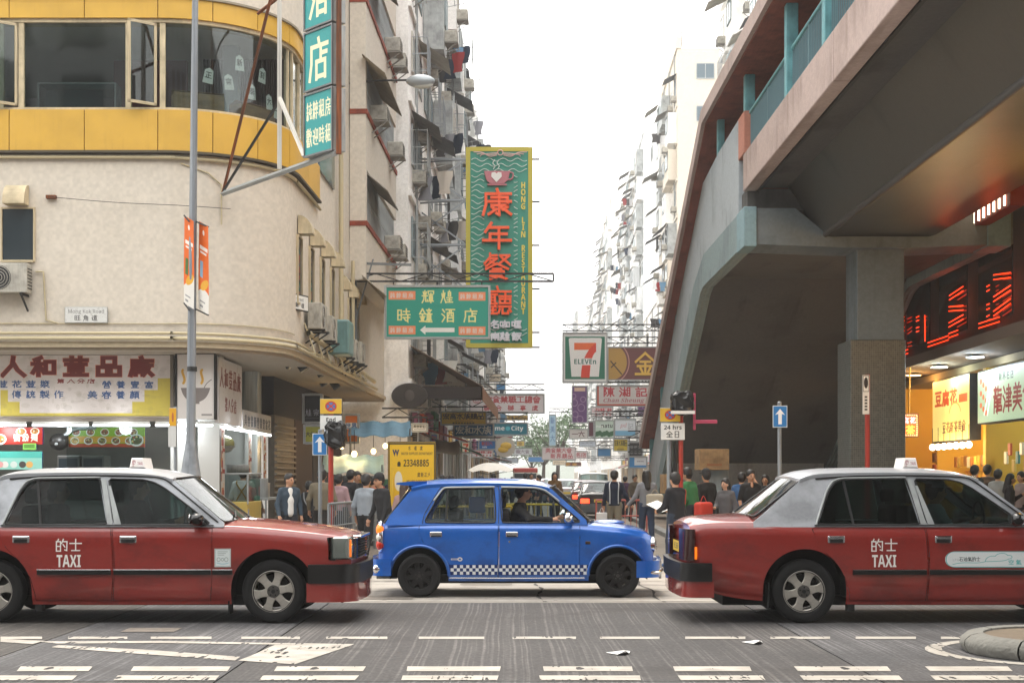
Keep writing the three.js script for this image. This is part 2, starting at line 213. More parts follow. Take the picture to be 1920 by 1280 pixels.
  '純': [['糸', 0, 0, 4, 10], [4.8, 2, 10, 1.5], [5.3, 3.8, 5.3, 6.5, 9.7, 6.5, 9.7, 3.8], [7.5, 0, 7.5, 9.3, 10, 9.3, 10, 8]], '粹': [['米', 0, 0, 4.4, 10], [7.3, 0, 7.3, 1.2], [4.8, 1.5, 10, 1.5], [6, 2, 5, 5], [8.5, 2, 7.5, 5], [6, 3, 7, 5], [8.5, 3, 9.8, 5], [4.5, 7, 10, 7], [7.3, 5.5, 7.3, 10]],
  '租': [['禾', 0, 0, 4.8, 10], ['且', 4.8, 0, 10, 10]], '房': [[4.5, 0, 5.5, 1], [1.5, 1.5, 9, 1.5, 9, 4], [1.5, 4, 9, 4], [1.5, 1.5, 1.5, 6, 0, 10], ['方', 3, 4.5, 10, 10]], '歡': [['艹', 0, 0, 5.5, 2.6], ['口', 0.2, 2.3, 2.8, 4.6], ['口', 2.8, 2.3, 5.4, 4.6], ['隹', 0, 4.5, 5.5, 10], ['欠', 6, 0, 10, 10]],
  '迎': [['辶', 0, 1, 10, 10], [5.5, 0.5, 4, 1.5, 4, 6.5, 6, 5.5], [7, 1.5, 9.7, 1.5, 9.5, 6.5, 8.5, 6], [7, 1.5, 7, 8]], '時': [['日', -0.5, 1, 4, 8.5], ['寺', 4.2, 0, 10, 10]], '輝': [['光', 0, 0, 4.5, 10], ['軍', 4.9, 0.3, 10, 10]], '煌': [['火', 0, 0, 4.2, 10], ['皇', 4.6, 0, 10, 10]],
  '鐘': [['金', 0, 0, 4.5, 10], ['童', 4.6, 0, 10.2, 10]], '康': [['广', 0, 0, 10, 10], [3, 3.2, 8.8, 3.2, 8.8, 6.3], [2, 4.8, 10, 4.8], [3, 6.3, 8.8, 6.3], [5.8, 1.8, 5.8, 10, 4.8, 9.3], [3.2, 7, 4.3, 8], [4.8, 7.8, 2, 9.8], [8.8, 7, 7, 8], [6.5, 7, 10, 9.8]],
  '年': [[3, 0, 0.8, 3.5], [2.3, 1.8, 9, 1.8], [2.5, 4.3, 8.5, 4.3], [2.5, 4.3, 2.5, 6.8], [0, 6.8, 10, 6.8], [5.7, 1.8, 5.7, 10]], '餐': [[2.5, 0, 2.5, 1.5], [2.5, 0.8, 5, 0.8], [2.5, 1.5, 0.5, 4], [2, 2, 5, 2, 1, 5], [2.5, 3, 4, 4], [6, 0.8, 9.5, 0.8, 5.5, 4.3], [6.5, 1.5, 9.8, 4.5], ['食', 1, 4, 9, 10]],
  '廳': [['广', 0, 0, 10, 10], ['耳', 2, 2.7, 5, 7], ['王', 2, 7, 5, 10], [5.8, 3.5, 10, 3.5], [8, 2.3, 8, 4.5], [6, 4.5, 9.8, 4.5, 9.8, 6], [6, 4.5, 6, 6], [7.9, 4.5, 7.9, 6], [6, 6, 9.8, 6], [5.6, 7.2, 10, 7.2], [6, 8, 5.6, 9.5], [7, 7.8, 7, 9.7, 9, 9.7, 9, 8.8], [9.5, 8, 10, 9]],
  '咖': [['口', -0.3, 1.5, 3.2, 8], [3.5, 2.5, 6.5, 2.5, 6.2, 9, 5.2, 8.5], [5, 0.5, 4.8, 5, 3, 9.5], ['口', 6.9, 1.8, 10.3, 9.3]], '喱': [['口', -0.3, 1.5, 3.2, 8], [3.5, 1, 10, 1], [3.8, 1, 3.3, 10], ['里', 4.5, 2, 10, 9.8]],
  '雞': [[3.5, 0, 0.5, 1], [0.5, 1.8, 1, 2.8], [2.3, 1.5, 2.6, 2.5], [4.3, 1.3, 3.6, 2.6], [2.8, 3, 1, 4.5, 3.5, 4.5, 1, 6], [0, 7, 5, 7], [2.5, 5.8, 2, 8, 0, 10], [2.6, 7, 5, 10], ['隹', 5.5, 0, 10, 10]], '飯': [['食', 0, 0, 4.5, 10], [5.2, 1, 10, 1], [5.5, 1, 5.5, 5, 4.8, 9.8], [6.3, 3.5, 9.3, 3.5, 6, 9.8], [6.5, 4.5, 10, 9.8]],
  '飲': [['食', 0, 0, 4.8, 10], ['欠', 5.2, 0, 10, 10]], '業': [[3.5, 0, 3.5, 2.5], [6.5, 0, 6.5, 2.5], [1.5, 0.5, 2.3, 2], [8.5, 0.5, 7.7, 2], [0.5, 2.7, 9.5, 2.7], [3, 3, 3.7, 4], [7, 3, 6.3, 4], [1, 4.3, 9, 4.3], [1.8, 5.6, 8.2, 5.6], [0, 7, 10, 7], [5, 4.3, 5, 10], [4.5, 7, 0.5, 9.8], [5.5, 7, 9.5, 9.8]],
  '職': [['耳', 0, 0, 3.3, 10], ['立', 3.6, 0.5, 6.8, 4], ['日', 3.6, 5, 6.8, 9.5], [3.5, 4.3, 10, 4], [7.5, 0, 8, 5, 10, 9.8, 10, 8], [9.7, 4.8, 7, 9.5], [8.8, 0.5, 9.6, 1.8]], '工': [[1, 1, 9, 1], [5, 1, 5, 9], [0, 9, 10, 9]],
  '總': [['糸', 0, 0, 3.8, 10], [7, 0, 6.3, 1], [4.8, 1.2, 9.5, 1.2, 9.5, 5.8], [4.8, 1.2, 4.8, 5.8, 9.5, 5.8], [6.3, 2.5, 8.5, 2.5, 6, 5], [6.5, 3, 8.3, 4.8], [4.7, 7.3, 4.2, 9.3], [5.8, 7, 5.8, 9.7, 8.5, 9.7, 8.5, 8.5], [7, 6.5, 7.6, 7.8], [9, 7.2, 9.8, 9]],
  '會': [[5, 0, 0, 3.8], [5, 0, 10, 3.8], [3, 3.3, 7, 3.3], [1.5, 4.2, 8.5, 4.2, 8.5, 6.5], [1.5, 4.2, 1.5, 6.5, 8.5, 6.5], [5, 4.2, 5, 6.5], ['日', 0.5, 7, 9.5, 10]], '合': [[5, 0, 0, 4.5], [5, 0, 10, 4.5], [2.8, 4.3, 7.2, 4.3], ['口', 1.5, 5, 8.5, 10.4]], '聯': [['耳', 0, 0, 4, 10], [6, 0, 5, 2, 6.5, 2, 5, 4.5], [8.8, 0, 7.8, 2, 9.5, 2, 8, 4.5], [4.8, 5.5, 4.8, 7.5, 6.5, 7.5], [6.5, 4.8, 6.5, 8, 5, 10], [8, 4.8, 8, 10], [9.7, 5.5, 9.7, 7.5, 8, 7.5]],
  '事': [[0.5, 1.3, 9.5, 1.3], ['口', 1.5, 2, 8.5, 4.4], [1.5, 5.2, 8.5, 5.2, 8.5, 7.8], [0, 6.5, 10, 6.5], [1.5, 7.8, 8.5, 7.8], [5, 0, 5, 10, 3.5, 9.3]], '辦': [['立', 0, 0, 3, 5], [0, 6.5, 3, 6.5], [1.5, 5, 1.5, 10], [3.8, 3, 6.2, 3, 6, 9, 5.3, 8.5], [5, 0.5, 4.8, 5, 3.5, 9.5], ['立', 7, 0, 10, 5], [7, 6.5, 10, 6.5], [8.5, 5, 8.5, 10]],
  '處': [[5, 0, 5, 2], [5, 1, 8.5, 1], [1, 2, 9.5, 2, 9, 3.5], [1, 2, 1, 6, 0, 10], [3, 3.8, 7.5, 3.4], [5, 2.5, 5, 5, 8.5, 5], [4, 6, 2.5, 8.5], [3.5, 7, 6, 7, 3, 10], [3.5, 8, 9.8, 10], [7, 6, 7, 8.5, 9, 8.5]], '宏': [['宀', 0, 0, 10, 3.5], [1, 4.5, 9, 4.5], [4, 3, 3.5, 6, 0.5, 10], [6.5, 5.5, 4, 9.3, 8.5, 8.8], [7.5, 7.5, 9.3, 10]],
  '高': [[5, 0, 5, 1.5], [0, 1.8, 10, 1.8], ['口', 2.3, 2.2, 7.7, 5], [1, 5.4, 1, 10], [1, 5.4, 9, 5.4, 9, 10, 7.8, 9.5], ['口', 2.6, 6, 7.4, 9.2]], '族': [['方', 0, 0, 5, 10], [7, 0, 5.5, 3], [6.5, 1.5, 10, 1.5], [6.8, 3, 5.5, 5.5], [6, 4.3, 9.8, 4.3], [5, 6.5, 10, 6.5], [7.5, 4.3, 7.3, 7, 4.8, 10], [7.5, 7, 10, 10]],
  '精': [['米', 0, 0, 4.4, 10], [5.2, 1, 9.8, 1], [5.5, 2.5, 9.5, 2.5], [4.8, 4, 10, 4], [7.5, 0, 7.5, 4], [5.7, 5, 5.7, 10], [5.7, 5, 9.3, 5, 9.3, 10, 8.5, 9.5], [5.7, 6.6, 9.3, 6.6], [5.7, 8.2, 9.3, 8.2]], '陳': [['阝', 0, 0, 3.5, 10], ['東', 3.6, 0, 10, 10]], '湘': [['氵', 0, 0, 2.8, 10], ['相', 3.2, 0, 10, 10]], '記': [['言', 0, 0, 4.6, 10], ['己', 5, 0.5, 10, 10]],
  '一': [[0, 5, 10, 5]], '六': [[5, 0, 5, 2], [0, 3, 10, 3], [3.5, 4.5, 1, 10], [6, 4.5, 9.5, 10]], '全': [[5, 0, 0, 4.5], [5, 0, 10, 4.5], [2, 4.5, 8, 4.5], [2, 7, 8, 7], [5, 4.5, 5, 9.7], [0.5, 9.7, 9.5, 9.7]],
  '新': [[2.5, 0, 2.8, 1], [0.3, 1.5, 5, 1.5], [1.3, 2, 1.8, 3.5], [4, 2, 3.5, 3.5], [0, 3.8, 5.3, 3.8], [0.3, 6, 5, 6], [2.7, 3.8, 2.7, 10], [2.5, 6.3, 0.2, 9], [3, 6.3, 5, 8.5], [9, 0.3, 6.3, 1.5], [6.3, 1.5, 6.3, 6, 5.5, 10], [6.3, 4, 10, 4], [8.5, 4, 8.5, 10]],
  '正': [[1, 1, 9, 1], [5, 1, 5, 9], [5, 5, 8.5, 5], [2, 4.5, 2, 9], [0, 9, 10, 9]], '宗': [['宀', 0, 0, 10, 3.5], [2.5, 4, 7.5, 4], [0.5, 6, 9.5, 6], [5, 6, 5, 10], [3, 7, 1.5, 9.3], [7, 7, 8.5, 9.3]], '泰': [[1, 1, 9, 1], [1.5, 2.7, 8.5, 2.7], [0, 4.4, 10, 4.4], [5, 0, 4, 4, 0, 8], [5.5, 4.4, 10, 8], [5, 5.5, 5, 10], [2.5, 6.5, 4, 7.5], [1.5, 9.5, 4.3, 8], [8, 6, 6, 7.3], [6, 7.5, 8.5, 9.5]],
  '到': [[0, 1, 6, 1], [3, 1, 1, 3.8, 5, 3.3], [3, 4.2, 3, 9], [0.8, 6.3, 5.3, 6.3], [0, 9.5, 6, 8.8], [7, 1.5, 7, 7], [9.3, 0, 9.3, 10, 8, 9.3]], '石': [[0.5, 1, 9.5, 1], [4.5, 1, 3.5, 4.5, 0.3, 8], ['口', 2.5, 4.6, 9, 10.4]], '油': [['氵', 0, 0, 3, 10], ['田', 3.8, 3, 10, 10], [6.9, 0, 6.9, 3]],
  '氣': [[3, 0, 1, 3], [2.5, 1.3, 9, 1.3], [2.5, 2.8, 8, 2.8], [1.5, 4.3, 8, 4.3, 8.5, 9, 10, 10, 10, 8], ['米', 1.5, 5, 7, 10]], '奶': [[2.3, 0, 0.8, 6.5, 3.7, 10], [4, 2.5, 3, 7, 0.3, 10], [0, 3, 4.5, 3], [4.8, 1, 8.8, 1, 8, 4.5, 10, 4.5, 9.5, 9.5, 8, 9], [6.3, 1, 6, 6, 4.5, 10]],
  '茶': [['艹', 0, 0, 10, 3.4], [5, 2.8, 0, 6.5], [5, 2.8, 10, 6.5], [2, 6.5, 8, 6.5], [5, 5, 5, 10], [3.5, 7.5, 1.8, 9.5], [6.5, 7.5, 8.2, 9.5]], '腐': [['广', 0, 0, 10, 10], [3.5, 2.5, 2.5, 5], [3, 4, 3, 6], [5, 3.5, 9.5, 3.5], [8, 2.5, 8, 6], [2.5, 6.5, 2.5, 10], [2.5, 6.5, 9.3, 6.5, 9.3, 10], [6, 5.5, 4, 8], [6, 7, 8, 8], [6, 8, 4, 10], [6, 8.5, 8, 10]],
  '龍': [['立', 0, 0, 4.5, 3.8], [0.8, 4.5, 0.5, 10], [0.8, 4.5, 4.2, 4.5, 4.2, 10, 3.3, 9.5], [0.8, 6, 4.2, 6], [0.8, 7.7, 4.2, 7.7], [5.5, 0, 5.5, 3.3, 10, 3.3], [5.5, 1.3, 9.5, 1.3], [9.3, 3.3, 9.3, 5, 5.5, 5, 5.5, 9.3, 10, 9.3, 10, 8], [6.5, 6.3, 9, 6.3], [6.5, 7.7, 9, 7.7]],
  '津': [['氵', 0, 0, 3, 10], [4.5, 1.5, 9, 1.5, 9, 4.8], [3.8, 3.2, 10, 3.2], [4.5, 4.8, 9, 4.8], [4.2, 6.4, 9.6, 6.4], [3.5, 8, 10, 8], [6.8, 0, 6.8, 10]], '粥': [[0.3, 1, 2.5, 1, 2.5, 3.5], [0.3, 3.5, 2.5, 3.5], [0.3, 3.5, 0.3, 6, 2.6, 6, 2, 10, 1, 9.5], ['米', 3, 0.5, 7, 9.5], [7.5, 1, 9.7, 1, 9.7, 3.5], [7.5, 3.5, 9.7, 3.5], [7.5, 3.5, 7.5, 6, 9.8, 6, 9.3, 10, 8.3, 9.5]],
  '粉': [['米', 0, 0, 4.6, 10], ['分', 4.8, 0, 10, 10]], '麵': [['木', 0, 0, 4.5, 5], [0, 5.5, 4, 5.5, 0, 10], [1.5, 7, 10, 10], ['目', 5.5, 2, 10, 8], [5, 0.5, 10, 0.5]], '世': [[0, 3, 10, 3], [2, 0, 2, 9.5, 9.5, 9.5], [5, 0, 5, 6.5], [8, 0.5, 8, 6.5], [5, 6.5, 8, 6.5]], '界': [['田', 1.5, 0, 8.5, 4.8], [5, 4.8, 0, 8], [5, 4.8, 10, 8], [3.5, 7, 3.3, 8.5, 1.5, 10], [6.5, 7, 6.5, 10]],
  '大': [[0, 3, 10, 3], [5, 0, 5, 4, 0, 10], [5, 4, 10, 10]], '名': [[4, 0, 0.5, 4.5], [3, 1.5, 8, 1.5, 1, 7.5], [3, 3, 5, 4.5], ['口', 3, 5, 9, 10.4]], '南': [[1, 1.5, 9, 1.5], [5, 0, 5, 3.3], [1, 3.3, 1, 10], [1, 3.3, 9, 3.3, 9, 10, 7.8, 9.5], [3.5, 4, 4, 5.3], [6.5, 4, 6, 5.3], [2.5, 5.5, 7.5, 5.5], [2.5, 7.3, 7.5, 7.3], [5, 5.5, 5, 9.5]],
  '空': [['宀', 0, 0, 10, 3.5], [3.5, 3, 1.5, 5.3], [6.5, 3, 8.5, 5.3], [2, 6, 8, 6], [5, 6, 5, 9.5], [1, 9.5, 9, 9.5]],
};
// every stroke of a character inside the box (x, y, w, h), as lists of points
function strokes(ch, x, y, w, h, out = []) {
  for (const s of G[ch] ?? []) {
    if (typeof s[0] === 'string') strokes(s[0], x + s[1] / 10 * w, y + s[2] / 10 * h, (s[3] - s[1]) / 10 * w, (s[4] - s[2]) / 10 * h, out);
    else { const l = []; for (let i = 0; i < s.length; i += 2) l.push([x + s[i] / 10 * w, y + s[i + 1] / 10 * h]); out.push(l); }
  }
  return out;
}
function han(c, text, x, y, w, h, color, weight = 0.11, dx = 0, dy = 0) {   // first box at (x, y); the next ones step by (dx, dy)
  c.strokeStyle = color; c.lineWidth = Math.min(w, h) * weight; c.lineJoin = 'miter'; c.miterLimit = 3; c.lineCap = 'square';
  [...text].forEach((ch, i) => {
    for (const l of strokes(ch, x + dx * i, y + dy * i, w, h)) { c.beginPath(); l.forEach((p, k) => (k ? c.lineTo(p[0], p[1]) : c.moveTo(p[0], p[1]))); c.stroke(); }
  });
}
function latin(c, t, x, y, size, color, font = 'bold', family = 'sans-serif', align = 'left', sx = 1) {
  c.save(); c.translate(x, y); c.scale(sx, 1); c.fillStyle = color; c.font = font + ' ' + size + 'px ' + family; c.textAlign = align; c.textBaseline = 'alphabetic'; c.fillText(t, 0, 0); c.restore();
}
function grime(c, w, h, n, color, s0 = 5) { const keep = seed; seed = s0; c.fillStyle = color; for (let i = 0; i < n; i++) { c.globalAlpha = rnd(0.02, 0.12); c.beginPath(); c.ellipse(rnd(w), rnd(h), rnd(1, w * 0.03), rnd(1, h * 0.06), 0, 0, 7); c.fill(); } c.globalAlpha = 1; seed = keep; }

// ---------- ground, road, pavements ----------
const DIP = 0.25, SL = 0.0219;   // the side street lies a little lower and runs slightly to the right
const gy = (d) => -DIP * sstep(18.5, 28, d);
const grooveTex = (base, dark, s) => tex(1024, 1024, (u, v) => {   // straight tined grooves, worn in patches
  const x = u + 0.0016 * Math.sin(v * 6.283) + 0.0007 * Math.sin(v * 6.283 * 3 + 1), w = ((x % 1) + 1) % 1;
  const g = vnoise(w * 340, 0, 340, 1, s + 5), f = vnoise(w * 512, 0, 512, 1, s + 9), gap = vnoise(w * 340, v * 5, 340, 5, s + 7), b = fbm(u, v, 3, 3, 5, s + 13), sp = fbm(u, v, 300, 300, 1, s + 17), oil = sstep(0.58, 0.75, fbm(u, v, 4, 6, 4, s + 23));
  const lines = sstep(0.45, 0.8, g * 0.55 + f * 0.25 + gap * 0.2), worn = sstep(0.3, 0.65, b);
  return mixc(mixc(dark, base, clamp(0.32 + 0.5 * lines * (0.35 + 0.65 * worn) + 0.3 * (b - 0.5) + 0.4 * (sp - 0.5), 0, 1)), hexc(0x2c2a2a), oil * 0.45);
}, [5, 5]);
const slabMats = [S(0xffffff, 0.85, 0, { map: grooveTex(hexc(0x716f6f), hexc(0x2b2a2b), 201) })];
slabMats.push(slabMats[0].clone(), slabMats[0].clone()); slabMats[1].color.set(0xe9e4de); slabMats[2].color.set(0xe4dccf);
const paleTex = tex(1024, 1024, (u, v) => { const b = fbm(u, v, 4, 4, 6, 301), s = fbm(u, v, 200, 200, 2, 311), st = fbm(u, v, 3, 40, 3, 321); const oil = sstep(0.6, 0.78, fbm(u, v, 6, 10, 4, 331)); return mixc(mixc(hexc(0xa59e94), hexc(0x7c766f), clamp(b * 0.9 + (st - 0.5) * 0.5 + (s - 0.5) * 0.5 - 0.1, 0, 1)), hexc(0x6b655f), oil * 0.6); }, [7, 7]);
const paleRoad = S(0xffffff, 0.9, 0, { map: paleTex }), sideRoad = S(0xc9c6c2, 0.9, 0, { map: paleTex });
const paveMat = S(0xb9aea4, 0.9, 0, { map: paleTex }), kerbMat = S(0xcfccc6, 0.85, 0, { map: T.concrete });
const sheetOf = (x0, x1, d0, d1, nx, nd, yo = 0) => { const g = surf((u, v) => { const x = lerp(x0, x1, u), d = lerp(d0, d1, v); return [x, gy(d) + yo, -d]; }, nx, nd); return uvm(g); };
struct('ground', uvm(box(-1500, 1500, -1.2, -0.45, -2600, 40)), S(0x6d6a66, 0.95));
{ // near lanes: brushed concrete slabs with open joints over a dark bed
  const bed = struct('road', box(-40, 40, -0.3, -0.03, -16.8, 3), S(0x2b2928, 0.95));
  const xs = [-23, -18.2, -13.5, -8.8, -4.12, -2.1, 2.62, 7.3, 12, 16.7, 21.4], ds = [-3, 3.2, 10.35, 16.78];
  const g1 = 0.008;
  for (let j = 0; j < 3; j++) for (let i = 0; i < xs.length - 1; i++) part(bed, 'concrete_slab', uvm(box(xs[i] + g1, xs[i + 1] - g1, -0.12, 0, -ds[j + 1] + g1, -ds[j] - g1)), slabMats[xs[i] < -4.2 ? 2 : (i + j) % 2]);
  const pale = struct('junction', sheetOf(-30, 30, 16.8, 30, 8, 20, 0), paleRoad);
  const px = [-9.2, -5.6, -2.6, 0.35, 1.75, 5.2, 9]; // joints filled with tar
  for (const x of px) part(pale, 'slab_joint', join(surf((u, v) => { const d = lerp(16.85, 21.8, v); return [x + (u - 0.5) * (0.03 + 0.03 * Math.sin(d * 9 + x)) + 0.04 * Math.sin(d * 3 + x * 5), gy(d) + 0.004, -d]; }, 1, 14)), S(0x3b3734, 0.95));
  part(pale, 'slab_joint', join(surf((u, v) => [lerp(-14, 14, u), gy(18.4 + v * 0.03) + 0.004, -18.4 - v * 0.03 - 0.03 * Math.sin(u * 60)], 60, 1)), S(0x55504b, 0.95));
  struct('side_road', (() => { const g = surf((u, v) => { const d = lerp(30, 900, v * v); return [lerp(-2.6, 5.6, u) + SL * d, gy(30), -d]; }, 4, 60); return uvm(g); })(), sideRoad);
  const paveL = (d) => -3.05 + SL * d, paveR = (d) => 3.5 + SL * d;
  const outlineL = [[-60, -24.2], [-5.4, -24.2], [-3.6, -24.6], [-2.7, -25.6], [paveL(28), -28]], outlineR = [[60, -24.2], [6.8, -24.2], [5, -24.8], [4.3, -26], [paveR(30), -30]];
  const up = (o, far) => [...o, [far(900), -900], [o[0][0], -900]];
  struct('pavement_left', uvm(prism(up(outlineL, paveL), -0.4, -DIP + 0.13)), paveMat);
  struct('pavement_right', uvm(prism(up(outlineR, paveR), -0.4, -DIP + 0.13)), paveMat);
  for (const [o, far, n] of [[outlineL, paveL, 'kerb_left'], [outlineR, paveR, 'kerb_right']]) {
    const k = struct(n, new THREE.BufferGeometry().copy(box(far(400) - 0.1, far(400) + 0.1, -0.4, -0.03, -400, -399)), kerbMat);
    const pts = [...o]; for (let d = 32; d < 70; d += 2) pts.push([far(d), -d]);
    pts.slice(1, -1).forEach((p, i) => { const q = pts[i + 2]; const L = Math.hypot(q[0] - p[0], q[1] - p[1]); if (L > 4) return; part(k, 'kerb_stone', at(rbox(-L / 2 + 0.006, L / 2 - 0.006, -0.2, 0, -0.14, 0.14, 0.02, 1), (p[0] + q[0]) / 2, -DIP + 0.137, (p[1] + q[1]) / 2, Math.atan2(-(q[1] - p[1]), q[0] - p[0])), kerbMat); });
  }
  // tactile and brick strips on the far pavements are hidden by the cars; a drain cover and patches on the junction
  const coverTex = tex(256, 128, (u, v) => { const a = Math.sin(u * 6.283 * 24) * Math.sin(v * 6.283 * 10), b = fbm(u, v, 8, 8, 3, 341); return mixc(hexc(0x8d857b), hexc(0x5d564f), clamp(0.5 + a * 0.35 + (b - 0.5), 0, 1)); });
  const cov = S(0xffffff, 0.7, 0.3, { map: coverTex });
  const cover = (x, d, w, l, lab) => { const g = surf((u, v) => [x + (u - 0.5) * w, gy(d) + 0.006, -d - v * l], 1, 1); solo('manhole_cover', lab, 'manhole cover', g, cov); };
  cover(-1.55, 17.2, 0.75, 0.5, 'patterned iron manhole cover in front of the blue hatchback'); cover(-0.35, 19.6, 0.7, 0.5, 'patterned iron manhole cover under the blue hatchback');
  cover(-3.4, 13.6, 0.5, 0.35, 'rusty iron manhole cover before the left taxi');
}
// painted markings, worn
{
  const wear = tex(512, 512, (u, v) => { const a = fbm(u, v, 12, 12, 5, 401), b = fbm(u, v, 90, 6, 2, 411); const k = sstep(0.33, 0.4, a * 0.6 + b * 0.4); return [k, k, k]; }, [2, 2], false);
  const soil = tex(256, 256, (u, v) => mixc(hexc(0xb4aea4), hexc(0x857f76), fbm(u, v, 10, 10, 4, 421)), [1.5, 1.5]);
  const paint = S(0xffffff, 0.8, 0, { map: soil, alphaMap: wear, alphaTest: 0.5 }), pale = paint;
  const mark = (pts, m = paint) => { const g = uvm(new THREE.ShapeGeometry(shape2(pts.map((p) => [p[0], p[1]]))).rotateX(-Math.PI / 2).translate(0, 0.005, 0)); struct('road_marking', g, m); };
  const dOf = (py) => EYE * F / (py - HY), pt = (px, py) => { const d = dOf(py); return [wx(px, d), d]; };
  const dash = (x0, x1, y0, y1, sk = 0) => mark([pt(x0, y1), pt(x1, y1), pt(x1 + sk, y0), pt(x0 + sk, y0)]);
  for (const [a, b] of [[0, 78], [127, 238], [282, 396], [452, 562], [611, 726], [785, 908], [961, 1080], [1125, 1237], [1285, 1398], [1445, 1557], [1605, 1718], [1765, 1805]]) dash(a, b, 1194, 1198.5);
  for (const [a, b, s] of [[30, 165, 8], [244, 426, 6], [513, 680, 6], [762, 937, 2], [1020, 1187, -2], [1266, 1410, -4], [1497, 1672, -8], [1745, 1900, -10]]) { dash(a, b, 1250, 1259, s); }
  for (const [a, b, s] of [[-20, 134, 10], [212, 403, 8], [485, 665, 8], [752, 932, 3], [1013, 1202, -2], [1277, 1436, -6], [1508, 1694, -8], [1755, 1990, -10]]) { dash(a, b, 1267, 1276, s); }
  const poly = (l) => mark(l.map((p) => pt(p[0], p[1])));
  poly([[70, 1203], [300, 1202], [520, 1206], [664, 1208], [660, 1209.5], [515, 1209], [300, 1206], [105, 1207]]);
  poly([[108, 1210], [280, 1219], [450, 1232], [440, 1239], [270, 1227], [95, 1214]]);
  poly([[515, 1209.5], [660, 1210], [552, 1246], [446, 1239], [470, 1230]]);
  poly([[0, 1198], [82, 1202], [60, 1208], [0, 1204]]);
  // pale line at the edge of the junction
  mark([[-14, 16.95], [16, 16.95], [16, 17.08], [-14, 17.08]].map((p) => p));
  mark([[-14, 20.6], [16, 20.6], [16, 20.75], [-14, 20.75]]);
  // white curve around the island
  const arc = []; for (let i = 0; i <= 20; i++) { const a = Math.PI / 2 + Math.PI * i / 20; arc.push([4.56 + 1.12 * Math.cos(a), 12.05 + 1.0 * Math.sin(a)]); } for (let i = 20; i >= 0; i--) { const a = Math.PI / 2 + Math.PI * i / 20; arc.push([4.56 + 0.98 * Math.cos(a), 12.05 + 0.88 * Math.sin(a)]); }
  mark(arc);
}
{ // traffic island with rounded concrete kerb stones
  const c = [4.56, 12.05], R = 0.8, top = [];
  for (let i = 0; i <= 16; i++) { const a = Math.PI / 2 + Math.PI * i / 16; top.push([c[0] + (R - 0.16) * Math.cos(a), -(c[1] + (R - 0.16) * Math.sin(a))]); }
  const mat = S(0xc8c0b2, 0.9, 0, { map: T.concrete, bumpMap: bumpFine, bumpScale: 0.01 });
  const isl = struct('traffic_island', uvm(prism([...top, [14, -(c[1] - R + 0.16)], [14, -(c[1] + R - 0.16)]], 0, 0.135)), S(0xa89c8c, 0.95, 0, { map: paleTex }));
  const seg = (f, n) => { // rounded section swept along f(t)->[x,z,nx,nz]
    const prof = [[0, 0.004], [0.03, 0.06], [0.02, 0.105], [-0.03, 0.145], [-0.09, 0.158], [-0.16, 0.15], [-0.16, 0.02]];
    return uvm(smooth(join(surf((u, v) => { const [x, z, nx, nz] = f(u), k = prof[Math.round(v * 6)]; return [x + nx * k[0], k[1], z + nz * k[0]]; }, n, 6)), 0.9));
  };
  for (let i = 0; i < 4; i++) part(isl, 'kerb_stone', seg((u) => { const a = Math.PI / 2 + Math.PI * (i + 0.012 + u * 0.976) / 4; return [c[0] + R * Math.cos(a), -(c[1] + R * Math.sin(a)), Math.cos(a), -Math.sin(a)]; }, 10), mat);
  for (let i = 0; i < 8; i++) for (const s of [-1, 1]) part(isl, 'kerb_stone', seg((u) => [c[0] + 0.01 + (i + u * 0.985) * 0.95, -(c[1] + s * R), 0, -s], 2), mat);
}
// litter on the road
[[1165, 1226, 'torn white paper wrapper lying flat beside the brushed grooves', 0.22], [1417, 1206, 'folded white paper scrap on the road before the right taxi', 0.2]].forEach(([px, py, lab, w]) => {
  const d = EYE * F / (py - HY); solo('paper_scrap', lab, 'litter', surf((u, v) => [(u - 0.5) * w * (1 - 0.5 * v), 0.008 + 0.03 * Math.sin(u * 3.1) * (0.4 + v * 0.6), (v - 0.5) * 0.16 + 0.04 * Math.sin(u * 5)], 8, 4), S(0xd8d8d4, 0.8, 0, { side: THREE.DoubleSide }), [wx(px, d), 0, -d], 0.2);
});

